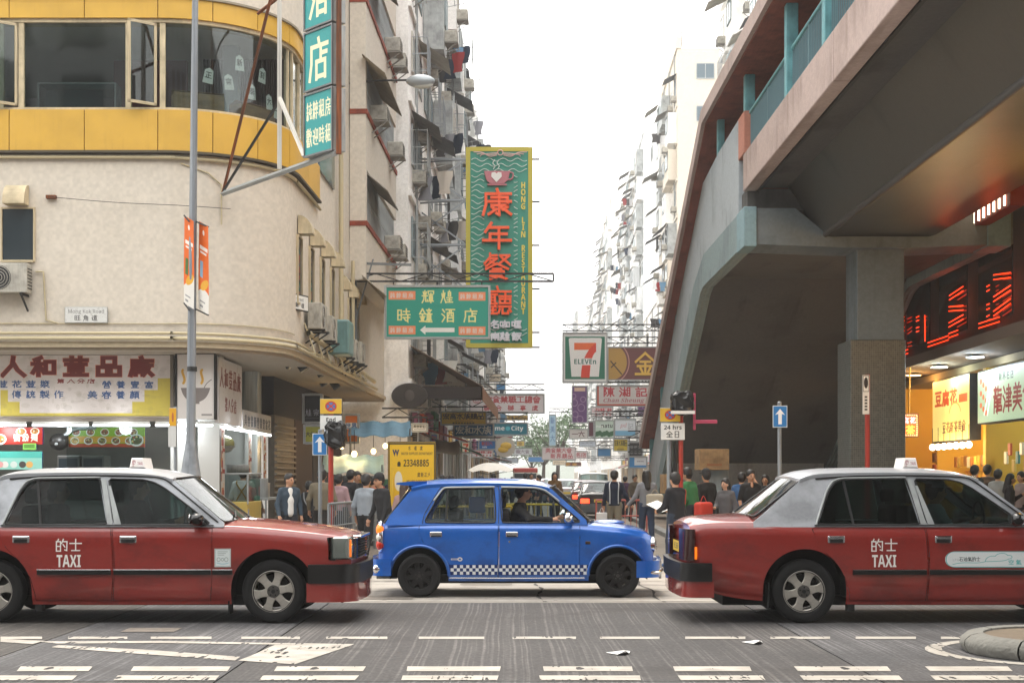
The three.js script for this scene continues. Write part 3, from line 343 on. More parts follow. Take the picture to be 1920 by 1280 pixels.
// ---------- air conditioners and other facade fittings, built once and copied ----------
const acMetal = S(0xc4c1b8, 0.6, 0.1, { map: T.metal }), acDark = S(0x2c2c2c, 0.8);
function makeAC(kind, label, group) {
  const t = thing('air_conditioner', label, 'air conditioner', [0, -50, 0], 0, group);
  if (kind === 'outdoor') { // x wide, +z front; origin at the bottom middle of its back
    part(t, 'casing', rbox(-0.4, 0.4, 0, 0.55, 0.06, 0.36, 0.02), acMetal);
    const rings = [0.06, 0.11, 0.16, 0.21].map((r) => new THREE.TorusGeometry(r, 0.006, 4, 18).translate(-0.12, 0.28, 0.366));
    part(t, 'fan_grille', [new THREE.CylinderGeometry(0.225, 0.225, 0.01, 20).rotateX(Math.PI / 2).translate(-0.12, 0.28, 0.358)], acDark); part(t, 'grille_rings', rings, acMetal);
    part(t, 'side_louvres', [0, 1, 2, 3, 4, 5, 6].map((i) => box(0.398, 0.406, 0.08 + i * 0.06, 0.1 + i * 0.06, 0.09, 0.33)), acDark);
    part(t, 'bracket', [bar(V(-0.3, -0.02, 0), V(-0.3, -0.02, 0.42), 0.04), bar(V(0.3, -0.02, 0), V(0.3, -0.02, 0.42), 0.04), bar(V(-0.3, -0.3, 0), V(-0.3, -0.03, 0.4), 0.03), bar(V(0.3, -0.3, 0), V(0.3, -0.03, 0.4), 0.03)], M.darkSteel);
  } else {
    part(t, 'casing', rbox(-0.32, 0.32, 0, 0.4, -0.05, 0.42, 0.02), acMetal);
    part(t, 'grille', [box(-0.28, 0.0, 0.05, 0.35, 0.415, 0.428), box(0.05, 0.28, 0.05, 0.35, 0.415, 0.428)], acDark);
    part(t, 'grille_bars', [0, 1, 2, 3].map((i) => box(-0.29, 0.29, 0.085 + i * 0.07, 0.1 + i * 0.07, 0.428, 0.436)), acMetal);
    part(t, 'bracket', [box(-0.34, 0.34, -0.05, -0.015, 0, 0.46), bar(V(-0.28, -0.35, 0), V(-0.28, -0.05, 0.4), 0.03), bar(V(0.28, -0.35, 0), V(0.28, -0.05, 0.4), 0.03)], S(0x8a8780, 0.8, 0.1));
  }
  scene.remove(t); used.set('air_conditioner', 0); return t;
}
const acOut = makeAC('outdoor'), acWin = makeAC('window');
const putAC = (proto, p, turn, label, group) => { const c = proto.clone(); c.name = numbered('air_conditioner'); c.position.set(...p); c.rotation.y = turn; c.userData = { label, category: 'air conditioner' }; if (group) c.userData.group = group; scene.add(c); return c; };

// ---------- the curved corner building ----------
const ARC = 2.2 * Math.PI / 2, SLN = Math.hypot(1, SL);
function ol(s, o = 0) { // plan outline of the building: s along the wall from the start of the curve, o outwards
  let x, z, nx, nz;
  if (s < 0) { x = -6.6 + s; z = -27.3; nx = 0; nz = 1; } else if (s < ARC) { const a = s / 2.2; nx = Math.sin(a); nz = Math.cos(a); x = -6.6 + 2.2 * nx; z = -29.5 + 2.2 * nz; } else { const t = s - ARC; x = -4.4 + SL / SLN * t; z = -29.5 - t / SLN; nx = 1 / SLN; nz = SL / SLN; }
  return [x + nx * o, z + nz * o, nx, nz];
}
function olSamples(s0, s1) { const l = [s0]; for (let s = Math.max(0, s0); s <= Math.min(ARC, s1); s += ARC / 28) if (s > s0 + 0.02 && s < s1 - 0.02) l.push(s); if (s0 < ARC && s1 > ARC) l.push(ARC); l.push(s1); return l; }
const band = (s0, s1, y0, y1, o0, o1) => { const l = olSamples(s0, s1); return uvm(smooth(prism([...l.map((s) => ol(s, o1).slice(0, 2)), ...l.slice().reverse().map((s) => ol(s, o0).slice(0, 2))], y0, y1), 0.5)); };
const along = (s0, s1, y, o, r, n = 6) => tube(olSamples(s0, s1).flatMap((s, i, a) => (i < a.length - 1 && a[i + 1] - s > 2 ? [s, (s + a[i + 1]) / 2] : [s])).map((s) => { const p = ol(s, o); return V(p[0], typeof y === 'function' ? y(s) : y, p[1]); }), r, n, 90);
const onWall = (s, y, o = 0) => { const p = ol(s, o); return { pos: [p[0], y, p[1]], turn: Math.atan2(p[2], p[3]) }; };
const S1 = ARC + 16.6, yel = S(0xc79c36, 0.55, 0, { map: tex(256, 256, (u, v) => { const a = fbm(u, v, 5, 5, 5, 601), b = fbm(u, v, 40, 3, 2, 607); const k = 0.98 - 0.12 * (a - 0.5) - 0.1 * Math.max(0, b - 0.6); return [k, k, k]; }, [2, 2]) });
const yOf = (py) => wy(py, 27.3);
const cb = thing('corner_building', 'cream corner building with rounded front, yellow panels and ribbon window', 'building');
{
  part(cb, 'wall', band(-9, S1, 3.97, 7.5, -0.3, 0), M.cream, 'cream rendered wall');
  part(cb, 'wall', band(-9, S1, 10.42, 19, -0.3, -0.02), M.cream, 'upper cream wall');
  part(cb, 'slab_edge', band(-9, S1, 3.86, 3.968, -1.2, 0.06), S(0xe4dcc8, 0.9, 0, { map: T.cream }));
  const shoulder = band(6.2, S1, 7.5, 10.42, -0.3, -0.01); part(cb, 'wall', shoulder, M.cream, 'cream wall above the side street');
  // yellow cladding, panel by panel
  const seams = [-9, -5.6, -4.2, -2.77, -1.37, 0, 0.97, 1.87, 2.83, 3.6, 4.6, 6.2];
  for (let i = 0; i < seams.length - 1; i++) {
    part(cb, 'yellow_panel', band(seams[i] + 0.008, seams[i + 1] - 0.008, 7.52, 8.28, -0.02, 0.1), yel); part(cb, 'yellow_panel', band(seams[i] + 0.008, seams[i + 1] - 0.008, 9.99, 10.36, -0.02, 0.1), yel);
  }
  part(cb, 'panel_backing', [band(-9, 6.2, 7.5, 8.29, -0.3, -0.02), band(-9, 6.2, 9.97, 10.42, -0.3, -0.02)], S(0xa9a396, 0.8)); part(cb, 'drip_edge', band(-9, 6.2, 7.47, 7.515, 0, 0.14), S(0x4c4438, 0.7, 0.3)); part(cb, 'drip_edge', band(-9, 6.2, 10.36, 10.4, 0, 0.14), S(0x8a8170, 0.8));
  part(cb, 'window_sill', band(-9, 6.2, 8.28, 8.33, -0.25, 0.06), M.creamPaint); part(cb, 'window_head', band(-9, 6.2, 9.92, 9.99, -0.25, 0.05), M.creamPaint);
  // ribbon window: panes between cream mullions
  const mull = [[-6.2, 0.07], [-4.9, 0.07], [-3.0, 0.1], [-2.62, 0.1], [-0.62, 0.1], [0.02, 0.1], [2.9, 0.04], [3.15, 0.05], [3.9, 0.05], [4.6, 0.05], [5.4, 0.05], [6.15, 0.07]];
  for (const [s, w] of mull) part(cb, 'mullion', band(s, s + w, 8.33, 9.92, -0.06, 0.03), M.creamPaint);
  const ranges = [[-9, -6.2], [-6.13, -4.9], [-4.83, -3.0], [-2.52, -0.62], [0.12, 2.9], [2.94, 3.15], [3.2, 3.9], [3.95, 4.6], [4.65, 5.4], [5.45, 6.15]];
  for (const [a, b] of ranges) part(cb, 'window_pane', band(a, b, 8.33, 9.92, -0.02, -0.012), M.glass);
  for (const [s, ang] of [[-0.05, -2.5], [-2.65, -2.55]]) { // casements standing open
    const p = ol(s, 0.02), c = new THREE.Group(); c.name = 'open_casement'; c.position.set(p[0], 0, p[1]); c.rotation.y = ang + Math.PI; cb.add(c);
    const w = -0.56; part(c, 'sash', [box(w, w + 0.05, 8.36, 9.9, 0, 0.035), box(-0.05, 0, 8.36, 9.9, 0, 0.035), box(w, 0, 9.85, 9.9, 0, 0.035), box(w, 0, 8.36, 8.41, 0, 0.035)], M.creamPaint); part(c, 'pane', box(w + 0.05, -0.05, 8.41, 9.85, 0.014, 0.02), M.darkGlass);
  }
  // the room behind the ribbon window
  const roomPoly = (o) => [...olSamples(-9, 6.2).map((s) => ol(s, o).slice(0, 2)), [ol(6.2, o)[0] - 0.1, -33.2], [-15.5, -33.2], [-15.5, -27.6]];
  part(cb, 'room_floor', prism(roomPoly(-0.06), 8.05, 8.27), S(0x8a8480, 0.9)); part(cb, 'room_ceiling', prism(roomPoly(-0.06), 10.0, 10.2), S(0xc4beba, 0.9)); part(cb, 'room_wall', [box(-15.5, -4.9, 8.27, 10, -33.2, -33.0), box(-15.5, -15.3, 8.27, 10, -33, -27.6)], S(0xb0a6a8, 0.95)); part(cb, 'partition', box(-8.2, -6.7, 8.9, 10, -30.2, -30.05), S(0x8a5656, 0.9, 0), 'dull red partition'); part(cb, 'room_column', box(-5.75, -5.45, 8.27, 10, -29.3, -29.0), S(0x9aa3aa, 0.7));
  for (let i = 0; i < 9; i++) part(cb, 'curtain', surf((u, v) => { const x = -6.3 + i * 0.2 + u * 0.19; return [x, 8.5 + v * 1.45, -29.8 + 0.03 * Math.sin(u * 19)]; }, 8, 1), S(0x4a4644, 0.95, 0, { side: THREE.DoubleSide }));
  // pipes and cables on the wall
  part(cb, 'conduit', along(-9, 6.5, (s) => 7.4 - 0.01 * Math.sin(s * 2), 0.06, 0.035), M.creamPipe); part(cb, 'conduit', along(-9, S1 - 6, 4.12, 0.09, 0.03), M.creamPipe); part(cb, 'conduit', along(-9, S1 - 3, 4.02, 0.12, 0.04), M.creamPipe); part(cb, 'conduit', along(-7, 3.3, (s) => 4.3 + 0.02 * Math.sin(s), 0.03, 0.012), M.creamPipe);
  part(cb, 'conduit', along(4.2, S1 - 4, (s) => 4.5 - 0.02 * s, 0.16, 0.06, 8), M.creamPipe);
  for (let i = 0; i < 9; i++) { const s = 4.4 + i * 1.1, p = ol(s, 0.05), q = ol(s, 0.28); part(cb, 'pipe_bracket', [rod(V(p[0], 4.65, p[1]), V(q[0], 4.0, q[1]), 0.018), rod(V(p[0], 4.05, p[1]), V(q[0], 4.0, q[1]), 0.018)], M.creamPipe); }
  part(cb, 'conduit', pipe([[-2.3, 5.27], [-2.15, 5.27], [-2.1, 4.37], [-1.85, 4.3]].map(([s, y]) => { const p = ol(s, 0.04); return V(p[0], y, p[1]); }), 0.016), M.creamPipe);
  part(cb, 'conduit', pipe([[0.4, 7.3], [0.9, 7.15], [1.15, 6.95], [1.15, 6.2]].map(([s, y]) => { const p = ol(s, 0.03); return V(p[0], y, p[1]); }), 0.014), M.creamPipe);
  part(cb, 'cable', tube([[-2, 6.65], [-0.8, 6.55], [0.4, 6.5], [1.3, 6.5]].map(([s, y]) => { const p = ol(s, 0.1); return V(p[0], y, p[1]); }), 0.006, 4), M.darkSteel); part(cb, 'cable_anchor', at(box(-0.09, 0.09, -0.03, 0.03, 0, 0.1), ...onWall(-2.0, 6.66).pos), M.rust);
  // louvred window with a hooded vent above it
  const hood = (w, h, dp) => { const g = extrude([[0, 0], [dp, 0], ...Array.from({ length: 8 }, (_, i) => [dp * Math.cos((i + 1) / 8 * Math.PI / 2), h * Math.sin((i + 1) / 8 * Math.PI / 2)])], w).translate(0, 0, -w / 2).rotateY(-Math.PI / 2); return smooth(g, 0.6); };
  const dwin = (s, y0, y1, w, hh) => {
    const { pos, turn } = onWall(s, 0, 0), g = new THREE.Group(); g.name = 'window'; g.position.set(pos[0], 0, pos[2]); g.rotation.y = turn; cb.add(g);
    part(g, 'pane', box(-w / 2, w / 2, y0, y1, -0.02, 0.02), M.pane); part(g, 'frame', [box(-w / 2 - 0.03, -w / 2, y0 - 0.03, y1 + 0.03, 0, 0.05), box(w / 2, w / 2 + 0.03, y0 - 0.03, y1 + 0.03, 0, 0.05), box(-w / 2, w / 2, y1, y1 + 0.03, 0, 0.05), box(-w / 2, w / 2, y0 - 0.04, y0, 0, 0.07)], M.creamPaint);
    if (hh) part(g, 'hood', hood(w * 0.7, 0.38, hh).translate(0, y1 + 0.06, 0.02), M.creamPaint);
  };
  dwin(-2.63, yOf(488), yOf(392), 0.58, 0.28);
  for (let i = 0; i < 7; i++) dwin(ARC + 0.5 + i * 1.55, 5.0 - (i > 3 ? 0.3 : 0), 6.35 - (i > 3 ? 0.35 : 0), 0.5, i < 4 ? 0.3 : 0.26);
  // side street: upper floors with bays, red sills, grilles and awnings
  const bayA = ARC + 8.4, bayB = S1 - 0.4;
  [7.95, 10.85, 13.75, 16.6].forEach((y, k) => {
    part(cb, 'bay', band(bayA, bayB, y - 1.4, y, 0.003, 0.42), M.cream); part(cb, 'bay_sill', band(bayA - 0.02, bayB, y, y + 0.13, 0.003, 0.46), S(0xa5482c, 0.8, 0, { map: T.metal }), 'red tiled sill');
    part(cb, 'bay_corner', band(bayA, bayA + 0.28, y + 0.13, y + 1.5, 0.003, 0.42), M.cream);
    for (let j = 0; j < 6; j++) { const a = bayA + 0.32 + j * 1.22, b = a + 1.12; part(cb, 'bay_window', band(a, b, y + 0.14, y + 1.42, 0.26, 0.3), [S(0xa9bac2, 0.12), S(0xc9d2d4, 0.12), M.paneBlue][(j + k) % 3]); part(cb, 'grille', join(Array.from({ length: 9 }, (_, q) => { const p = ol(a + q * 0.14, 0.36); return rod(V(p[0], y + 0.14, p[1]), V(p[0], y + 1.45, p[1]), 0.012, 5); }), along(a, b, y + 0.75, 0.36, 0.012, 5)), M.paleSteel); }
    // corrugated awning
    const aw = (sA, sB, y0, rise, dep, m) => part(cb, 'awning', smooth(join(surf((u, v) => { const s = lerp(sA, sB, u), p = ol(s, lerp(0.35, dep, v)); return [p[0], y0 - v * rise + 0.02 * Math.sin(u * 150), p[1]]; }, 80, 2), surf((u, v) => { const s = lerp(sA, sB, u), p = ol(s, lerp(0.35, dep, v)); return [p[0], y0 - 0.015 - v * rise + 0.02 * Math.sin(u * 150), p[1]]; }, 80, 2, true)), 0.5), m);
    const sheet = S(0x77706a, 0.8, 0.1, { map: T.rust, side: THREE.DoubleSide }); sheet.color.set(k % 2 ? 0xa89c8c : 0xc4b49c); sheet.map = T.grey;
    aw(bayA + (k % 2 ? 0.4 : -0.3), bayA + 4.2 - k % 2, y - 1.42 + (k ? 0 : 0.1), 0.5, 0.95, sheet); for (const q of k % 2 ? [1.6, 5.9] : [5.2, 6.8]) { const w = onWall(bayA + q, y + 0.16, 0.42); putAC(acWin, w.pos, w.turn, 'window air conditioner on the red silled bays of the cream building', 'air conditioners on the red silled bays'); };
  });
  part(cb, 'window_strip', band(6.6, 8.9, 8.3, 9.9, -0.02, 0.04), M.paneBlue);
  part(cb, 'downpipe', pipe([V(ol(9.4, 0.12)[0], 4, ol(9.4)[1]), V(ol(9.4, 0.12)[0], 18.5, ol(9.4)[1])], 0.06, 8), M.creamPipe); part(cb, 'downpipe', pipe([V(ol(11.6, 0.12)[0], 4, ol(11.6)[1]), V(ol(11.6, 0.12)[0], 7, ol(11.6)[1])], 0.05, 8), M.creamPipe);
  for (let i = 0; i < 3; i++) part(cb, 'upper_window', band(5.2 + i * 1.15, 6.1 + i * 1.15, 11.3, 12.7, -0.04, 0.03), M.paneBlue);
}
// papers stuck inside the curved window
[['新', 1.55, 9.33], ['到', 2.1, 9.2], ['正', 0.92, 9.0], ['宗', 1.32, 8.93], ['泰', 1.83, 8.83], ['大', 2.3, 8.73], ['一', 2.55, 8.6]].forEach(([ch, s, y], i) => {
  const t = canvasTex(64, 96, (c) => { c.fillStyle = '#e9e7e2'; c.fillRect(0, 0, 64, 96); han(c, ch, 14, 26, 36, 40, '#2a2826', 0.12); });
  const { pos, turn } = onWall(s, y, -0.035), g = extrude([[-0.1, -0.15], [0.1, -0.15], [0.08, 0.1], [0, 0.15], [-0.08, 0.1]].map((p) => [p[0], p[1]]), 0.002); const uv = g.attributes.uv, p = g.attributes.position; for (let k = 0; k < p.count; k++) uv.setXY(k, p.getX(k) / 0.2 + 0.5, p.getY(k) / 0.3 + 0.5);
  const m = solo('paper_notice', ['white paper tag lettered high in the curved window', 'white paper tag right of the topmost tag in the curved window', 'white paper tag nearest the mullion of the curved window', 'white paper tag above the cardboard box in the curved window', 'white paper tag between the boxes in the curved window', 'narrow white paper tag beside the sign strut', 'lowest white paper tag at the end of the curved window'][i], 'paper notice', g, S(0xffffff, 0.9, 0, { map: t }), pos, turn); m.rotation.order = 'YXZ'; m.rotation.z = [0.03, -0.1, -0.15, 0.12, 0, 0.1, -0.05][i];
});
[[0.75, 0.95, 0.32, 'large cardboard carton on the sill behind the curved window'], [2.1, 0.85, 0.26, 'low cardboard carton at the right end of the curved window']].forEach(([s, w, h, lab]) => { const { pos, turn } = onWall(s, 8.34, -0.3), t = thing('cardboard_box', lab, 'box', pos, turn); part(t, 'carton', rbox(-w / 2, w / 2, 0, h, -0.2, 0.2, 0.01, 1), M.cardboard); part(t, 'flap', [at(box(-w / 2, w / 2, 0, 0.006, 0, 0.2), 0, h, -0.2, 0, -0.4), at(box(-w / 2, w / 2, 0, 0.006, 0, 0.14), 0, h, 0.05, 0, -0.2)], M.cardboard); });
{ const t = thing('glass_cabinet', 'empty glass display cabinet behind the wide window pane', 'cabinet', [-8.5, 8.28, -28.7]); for (const x of [-0.75, 0.75]) part(t, 'end_frame', box(x - 0.015, x + 0.015, 0, 0.85, -0.2, 0.2), M.paleSteel); part(t, 'glass', box(-0.73, 0.73, 0.05, 0.85, 0.18, 0.19), M.glass); part(t, 'shelf', [box(-0.73, 0.73, 0.2, 0.22, -0.18, 0.18), box(-0.73, 0.73, 0.83, 0.85, -0.2, 0.2)], S(0xb9c0c0, 0.4)); part(t, 'back', box(-0.73, 0.4, 0.05, 0.8, -0.2, -0.18), S(0x8b9299, 0.6)); }
putAC(acOut, [-9.35, yOf(553), -27.3], 0, 'grimy outdoor air conditioner on the front wall under the dark louvred window');
[[ARC + 1.55, 4.55], [ARC + 3.1, 4.45], [ARC + 5.9, 4.35], [ARC + 7.1, 4.3], [ARC + 8.3, 4.35]].forEach(([s, y], i) => { const w = onWall(s, y, 0.02); putAC(acOut, w.pos, w.turn, ['outdoor air conditioner next to the small street plate on the corner', 'second outdoor air conditioner along the side wall beyond the street plate'][i] ?? 'outdoor air conditioner low on the cream side wall above the pipes', i > 1 ? 'outdoor units along the cream side wall' : undefined); });
{ const w = onWall(ARC + 4.4, 4.25, 0.08), g = rbox(-0.42, 0.42, 0, 0.8, 0, 0.5, 0.06); solo('wrapped_unit', 'wall unit wrapped in teal plastic sheeting beside the air conditioners', 'wrapped unit', g, S(0x7fa7a4, 0.4, 0, { map: T.grey }), w.pos, w.turn); }
{ // street name plates
  const t = canvasTex(256, 100, (c) => { c.fillStyle = '#c9c9c5'; c.fillRect(0, 0, 256, 100); latin(c, 'Mong Kok Road', 128, 38, 32, '#6c6b68', '', 'sans-serif', 'center'); han(c, '旺角道', 58, 52, 34, 36, '#3f3e3c', 0.11, 52); grime(c, 256, 100, 200, '#5a564e'); });
  const p = thing('street_name_plate', 'grey worn plate reading Mong Kok Road on the cream front wall', 'street sign', [wx(161, 27.25), yOf(591), -27.27]); part(p, 'plate', rbox(-0.4, 0.4, -0.15, 0.15, 0, 0.03, 0.008, 1), M.paleSteel); part(p, 'print', surf((u, v) => [(u - 0.5) * 0.78, (v - 0.5) * 0.28, 0.033], 1, 1), S(0xffffff, 0.7, 0, { map: t }));
  const w = onWall(ARC + 0.35, 5.0, 0.03), q = thing('street_name_plate', 'small white street plate with dark frame at the corner of the side wall', 'street sign', w.pos, w.turn - 0.35); part(q, 'plate', rbox(-0.36, 0.36, -0.17, 0.17, 0, 0.03, 0.008, 1), M.darkSteel);
  const t2 = canvasTex(128, 64, (c) => { c.fillStyle = '#dadad6'; c.fillRect(0, 0, 128, 64); latin(c, 'Street', 64, 26, 22, '#444', '', 'sans-serif', 'center'); han(c, '新', 30, 34, 22, 22, '#333', 0.12, 36); han(c, '道', 74, 34, 22, 22, '#333', 0.12); }); part(q, 'print', surf((u, v) => [(u - 0.5) * 0.66, (v - 0.5) * 0.28, 0.033], 1, 1), S(0xffffff, 0.7, 0, { map: t2 }));
}
// ---------- the tofu shop on the ground floor ----------
{
  const shop = thing('tofu_shop', 'open-fronted tofu shop with tiled walls under the cream corner building', 'shop');
  const tile = S(0xc9cfcb, 0.35, 0, { map: T.metal }), dark = S(0x2a2624, 0.9);
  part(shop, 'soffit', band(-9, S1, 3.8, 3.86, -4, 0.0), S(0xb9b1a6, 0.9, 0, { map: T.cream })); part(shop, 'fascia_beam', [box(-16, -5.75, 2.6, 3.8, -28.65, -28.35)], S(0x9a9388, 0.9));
  part(shop, 'back_wall', box(-16, -5.7, -0.1, 3.8, -33.2, -33), tile); part(shop, 'ceiling', box(-16, -5.75, 2.56, 2.64, -33, -28.3), S(0xbdbdb8, 0.8)); part(shop, 'floor', box(-16, -5.7, -0.04, 0, -33, -28.2), S(0x777069, 0.8));
  part(shop, 'pier', box(-6.1, -5.68, 0, 3.8, -28.8, -28.35), S(0xb4b2ac, 0.6)); part(shop, 'pier', box(-5.98, -5.7, 0, 3.8, -33.1, -32.7), tile); part(shop, 'white_pillar', box(-6.62, -6.32, 0, 2.58, -28.6, -28.3), S(0xd2d4d0, 0.4));
  const counter = part(shop, 'counter', rbox(-14, -7.2, 0, 0.95, -28.7, -28.15, 0.02), S(0x8d9390, 0.35, 0.4)); part(counter, 'counter_top', box(-14, -7.2, 0.95, 0.98, -28.75, -28.1), M.paleSteel);
  part(shop, 'glass_screen', box(-8.6, -7.1, 1.0, 2.4, -28.2, -28.19), M.glass);
}
{ // sign boards
  const t = canvasTex(1024, 448, (c, w, h) => {
    const k = w / 320; c.fillStyle = '#c3b14a'; c.fillRect(0, 0, w, h); c.fillStyle = '#cfc6c0';
    c.fillRect(0, 0, 320 * k, 53 * k); c.fillRect(0, 50 * k, 296 * k, 30 * k); c.fillRect(14 * k, 77 * k, 257 * k, 30 * k); c.fillRect(36 * k, 104 * k, 212 * k, 29 * k);
    const big = (off, col, wt) => { [['人', 0], ['和', 57], ['荳', 118], ['品', 180], ['廠', 241]].forEach(([ch, x]) => han(c, ch, (x + 4) * k + off, 6 * k, 40 * k, 40 * k, col, wt)); };
    big(0, '#d07a5c', 0.26); big(0, '#6d231f', 0.215);
    han(c, '第八分店', 107 * k, 55 * k, 13 * k, 9 * k, '#7d2a24', 0.18, 19 * k); han(c, '荳花荳漿', -4 * k, 59 * k, 16 * k, 15 * k, '#35507e', 0.15, 26.5 * k); han(c, '營養豐富', 192 * k, 60 * k, 16 * k, 15 * k, '#35507e', 0.14, 26.5 * k); han(c, '傳統製作', 22 * k, 82 * k, 16 * k, 16 * k, '#35507e', 0.13, 26.5 * k); han(c, '美容養顏', 165 * k, 83 * k, 16 * k, 16 * k, '#35507e', 0.14, 26.5 * k); grime(c, w, h, 300, '#6e6250', 9);
  });
  const d = 28.2, x0 = wx(0, d), x1 = wx(319, d), y0 = wy(780, d), y1 = wy(641, d);
  const b = thing('shop_sign', 'wide shop sign with dark red and blue characters over the tofu shop', 'shop sign', [0, 0, -d]); part(b, 'board', rbox(x0 - 3, x1, y0 - 0.03, Math.min(y1, 3.79), -0.12, -0.012, 0.01, 1), S(0xcfc6c0, 0.7)); part(b, 'print', surf((u, v) => [lerp(x0, x1, u), lerp(y0, Math.min(y1, 3.79), v), 0], 1, 1), S(0xffffff, 0.6, 0, { map: t }));
  part(b, 'frame', [box(x0 - 3, x1 + 0.08, y0 - 0.1, y0 - 0.03, -0.12, 0.03), box(x1, x1 + 0.06, y0, 3.79, -0.12, 0.03)], S(0x7a7064, 0.7, 0.3));
  const bt = canvasTex(256, 460, (c, w, h) => { c.fillStyle = '#cfcac5'; c.fillRect(0, 0, w, h); c.strokeStyle = '#c79a3c'; c.lineWidth = 17; c.lineCap = 'round'; for (const [x, f] of [[42, -1], [88, -1], [170, 1]]) { c.beginPath(); c.moveTo(x + f * 4, 110); c.bezierCurveTo(x - 20, 130, x + 26, 170, x, 205); c.stroke(); } c.fillStyle = '#77706d'; c.beginPath(); c.moveTo(24, 238); c.lineTo(232, 238); c.bezierCurveTo(215, 310, 180, 340, 128, 340); c.bezierCurveTo(76, 340, 40, 310, 24, 238); c.fill(); c.fillRect(100, 335, 56, 18); c.strokeStyle = '#77706d'; c.lineWidth = 6; c.beginPath(); c.moveTo(190, 236); c.quadraticCurveTo(205, 200, 240, 180); c.stroke(); c.fillStyle = '#8b8784'; c.fillRect(170, 424, 74, 14); });
  const d2 = 27.95, p = thing('shop_sign', 'white sign with a steaming grey bowl at the shop corner', 'shop sign', [0, 0, -d2]), a0 = wx(331, d2), a1 = wx(401, d2), c0 = wy(786, d2), c1 = wy(652, d2); part(p, 'board', rbox(a0, a1, c0, Math.min(c1, 3.79), -0.12, -0.004, 0.01, 1), S(0xcac6c1, 0.6)); part(p, 'print', surf((u, v) => [lerp(a0 + 0.01, a1 - 0.01, u), lerp(c0 + 0.01, Math.min(c1, 3.79) - 0.01, v), 0], 1, 1), S(0xffffff, 0.55, 0, { map: bt })); for (const a of [a0 - 0.03, a1]) part(p, 'frame', box(a, a + 0.03, c0, 3.79, -0.14, 0.02), M.darkSteel);
  const st = canvasTex(320, 420, (c, w, h) => { c.fillStyle = '#bdb9b6'; c.fillRect(0, 0, w, h); han(c, '人和荳品廠', 14, 60, 42, 120, '#6a2622', 0.26, 60); han(c, '第八分店', 80, 250, 30, 90, '#6a2622', 0.26, 42); grime(c, w, h, 150, '#6e6250'); });
  const sx = -5.64, q = thing('shop_sign', 'side sign with tall red characters facing the side street', 'shop sign', [sx, 0, 0]); part(q, 'board', rbox(-0.1, -0.004, 2.48, 3.75, -30.5, -28.1, 0.01, 1), S(0xbdb9b6, 0.6)); part(q, 'print', surf((u, v) => [0, lerp(2.5, 3.73, v), lerp(-28.12, -30.48, u)], 1, 1), S(0xffffff, 0.6, 0, { map: st }));
  const s2 = canvasTex(256, 80, (c, w, h) => { c.fillStyle = '#bab8b6'; c.fillRect(0, 0, w, h); han(c, '美容養顏營養豐富花', 12, 18, 20, 44, '#39414f', 0.2, 27); }); const q2 = thing('shop_sign', 'low white strip sign beyond the red lettered side sign', 'shop sign', [sx, 0, 0]); part(q2, 'board', rbox(-0.1, -0.004, 2.42, 2.86, -34.2, -30.6, 0.01, 1), S(0xbab8b6, 0.6)); part(q2, 'print', surf((u, v) => [0, lerp(2.44, 2.84, v), lerp(-30.62, -34.18, u)], 1, 1), S(0xffffff, 0.6, 0, { map: s2 }));
}
// fluorescent tubes under the signs
const tubeGlow = S(0xffffff, 0.5, 0, { emissive: 0xf2fbff, emissiveIntensity: 3 });
const tubeLamp = (a, b, lab, grp, light = true) => {
  const t = thing('fluorescent_lamp', lab, 'lamp', [a.x, a.y, a.z], 0, grp), e = b.clone().sub(a); part(t, 'tube', rod(V(0, 0, 0), e, 0.022, 8), tubeGlow); part(t, 'holder', [bar(V(0, 0.045, 0), e.clone().setY(0.045), 0.05, 0.03)], S(0xc9c9c4, 0.6));
  if (light) { const l = new THREE.PointLight(0xf0f8ff, 0.9); l.shadow.radius = 8; l.castShadow = true; l.position.copy(e).multiplyScalar(0.5); l.position.y -= 0.06; t.add(l); }
};
[[-160, -60], [-50, 48], [60, 165], [174, 280], [291, 398]].forEach(([p0, p1], i) => { const d = 28.05, y = wy(797, d); tubeLamp(V(wx(p0, d), y, -d), V(wx(p1, d), y, -d), 'bright fluorescent tube hung under the wide shop sign', 'tubes along the shop front', i > 0); });
for (let i = 0; i < 4; i++) tubeLamp(V(-5.62, 2.4, -28.3 - i * 1.45), V(-5.62, 2.4, -29.65 - i * 1.45), 'bright fluorescent tube along the side of the shop', 'tubes along the shop side', i < 3);
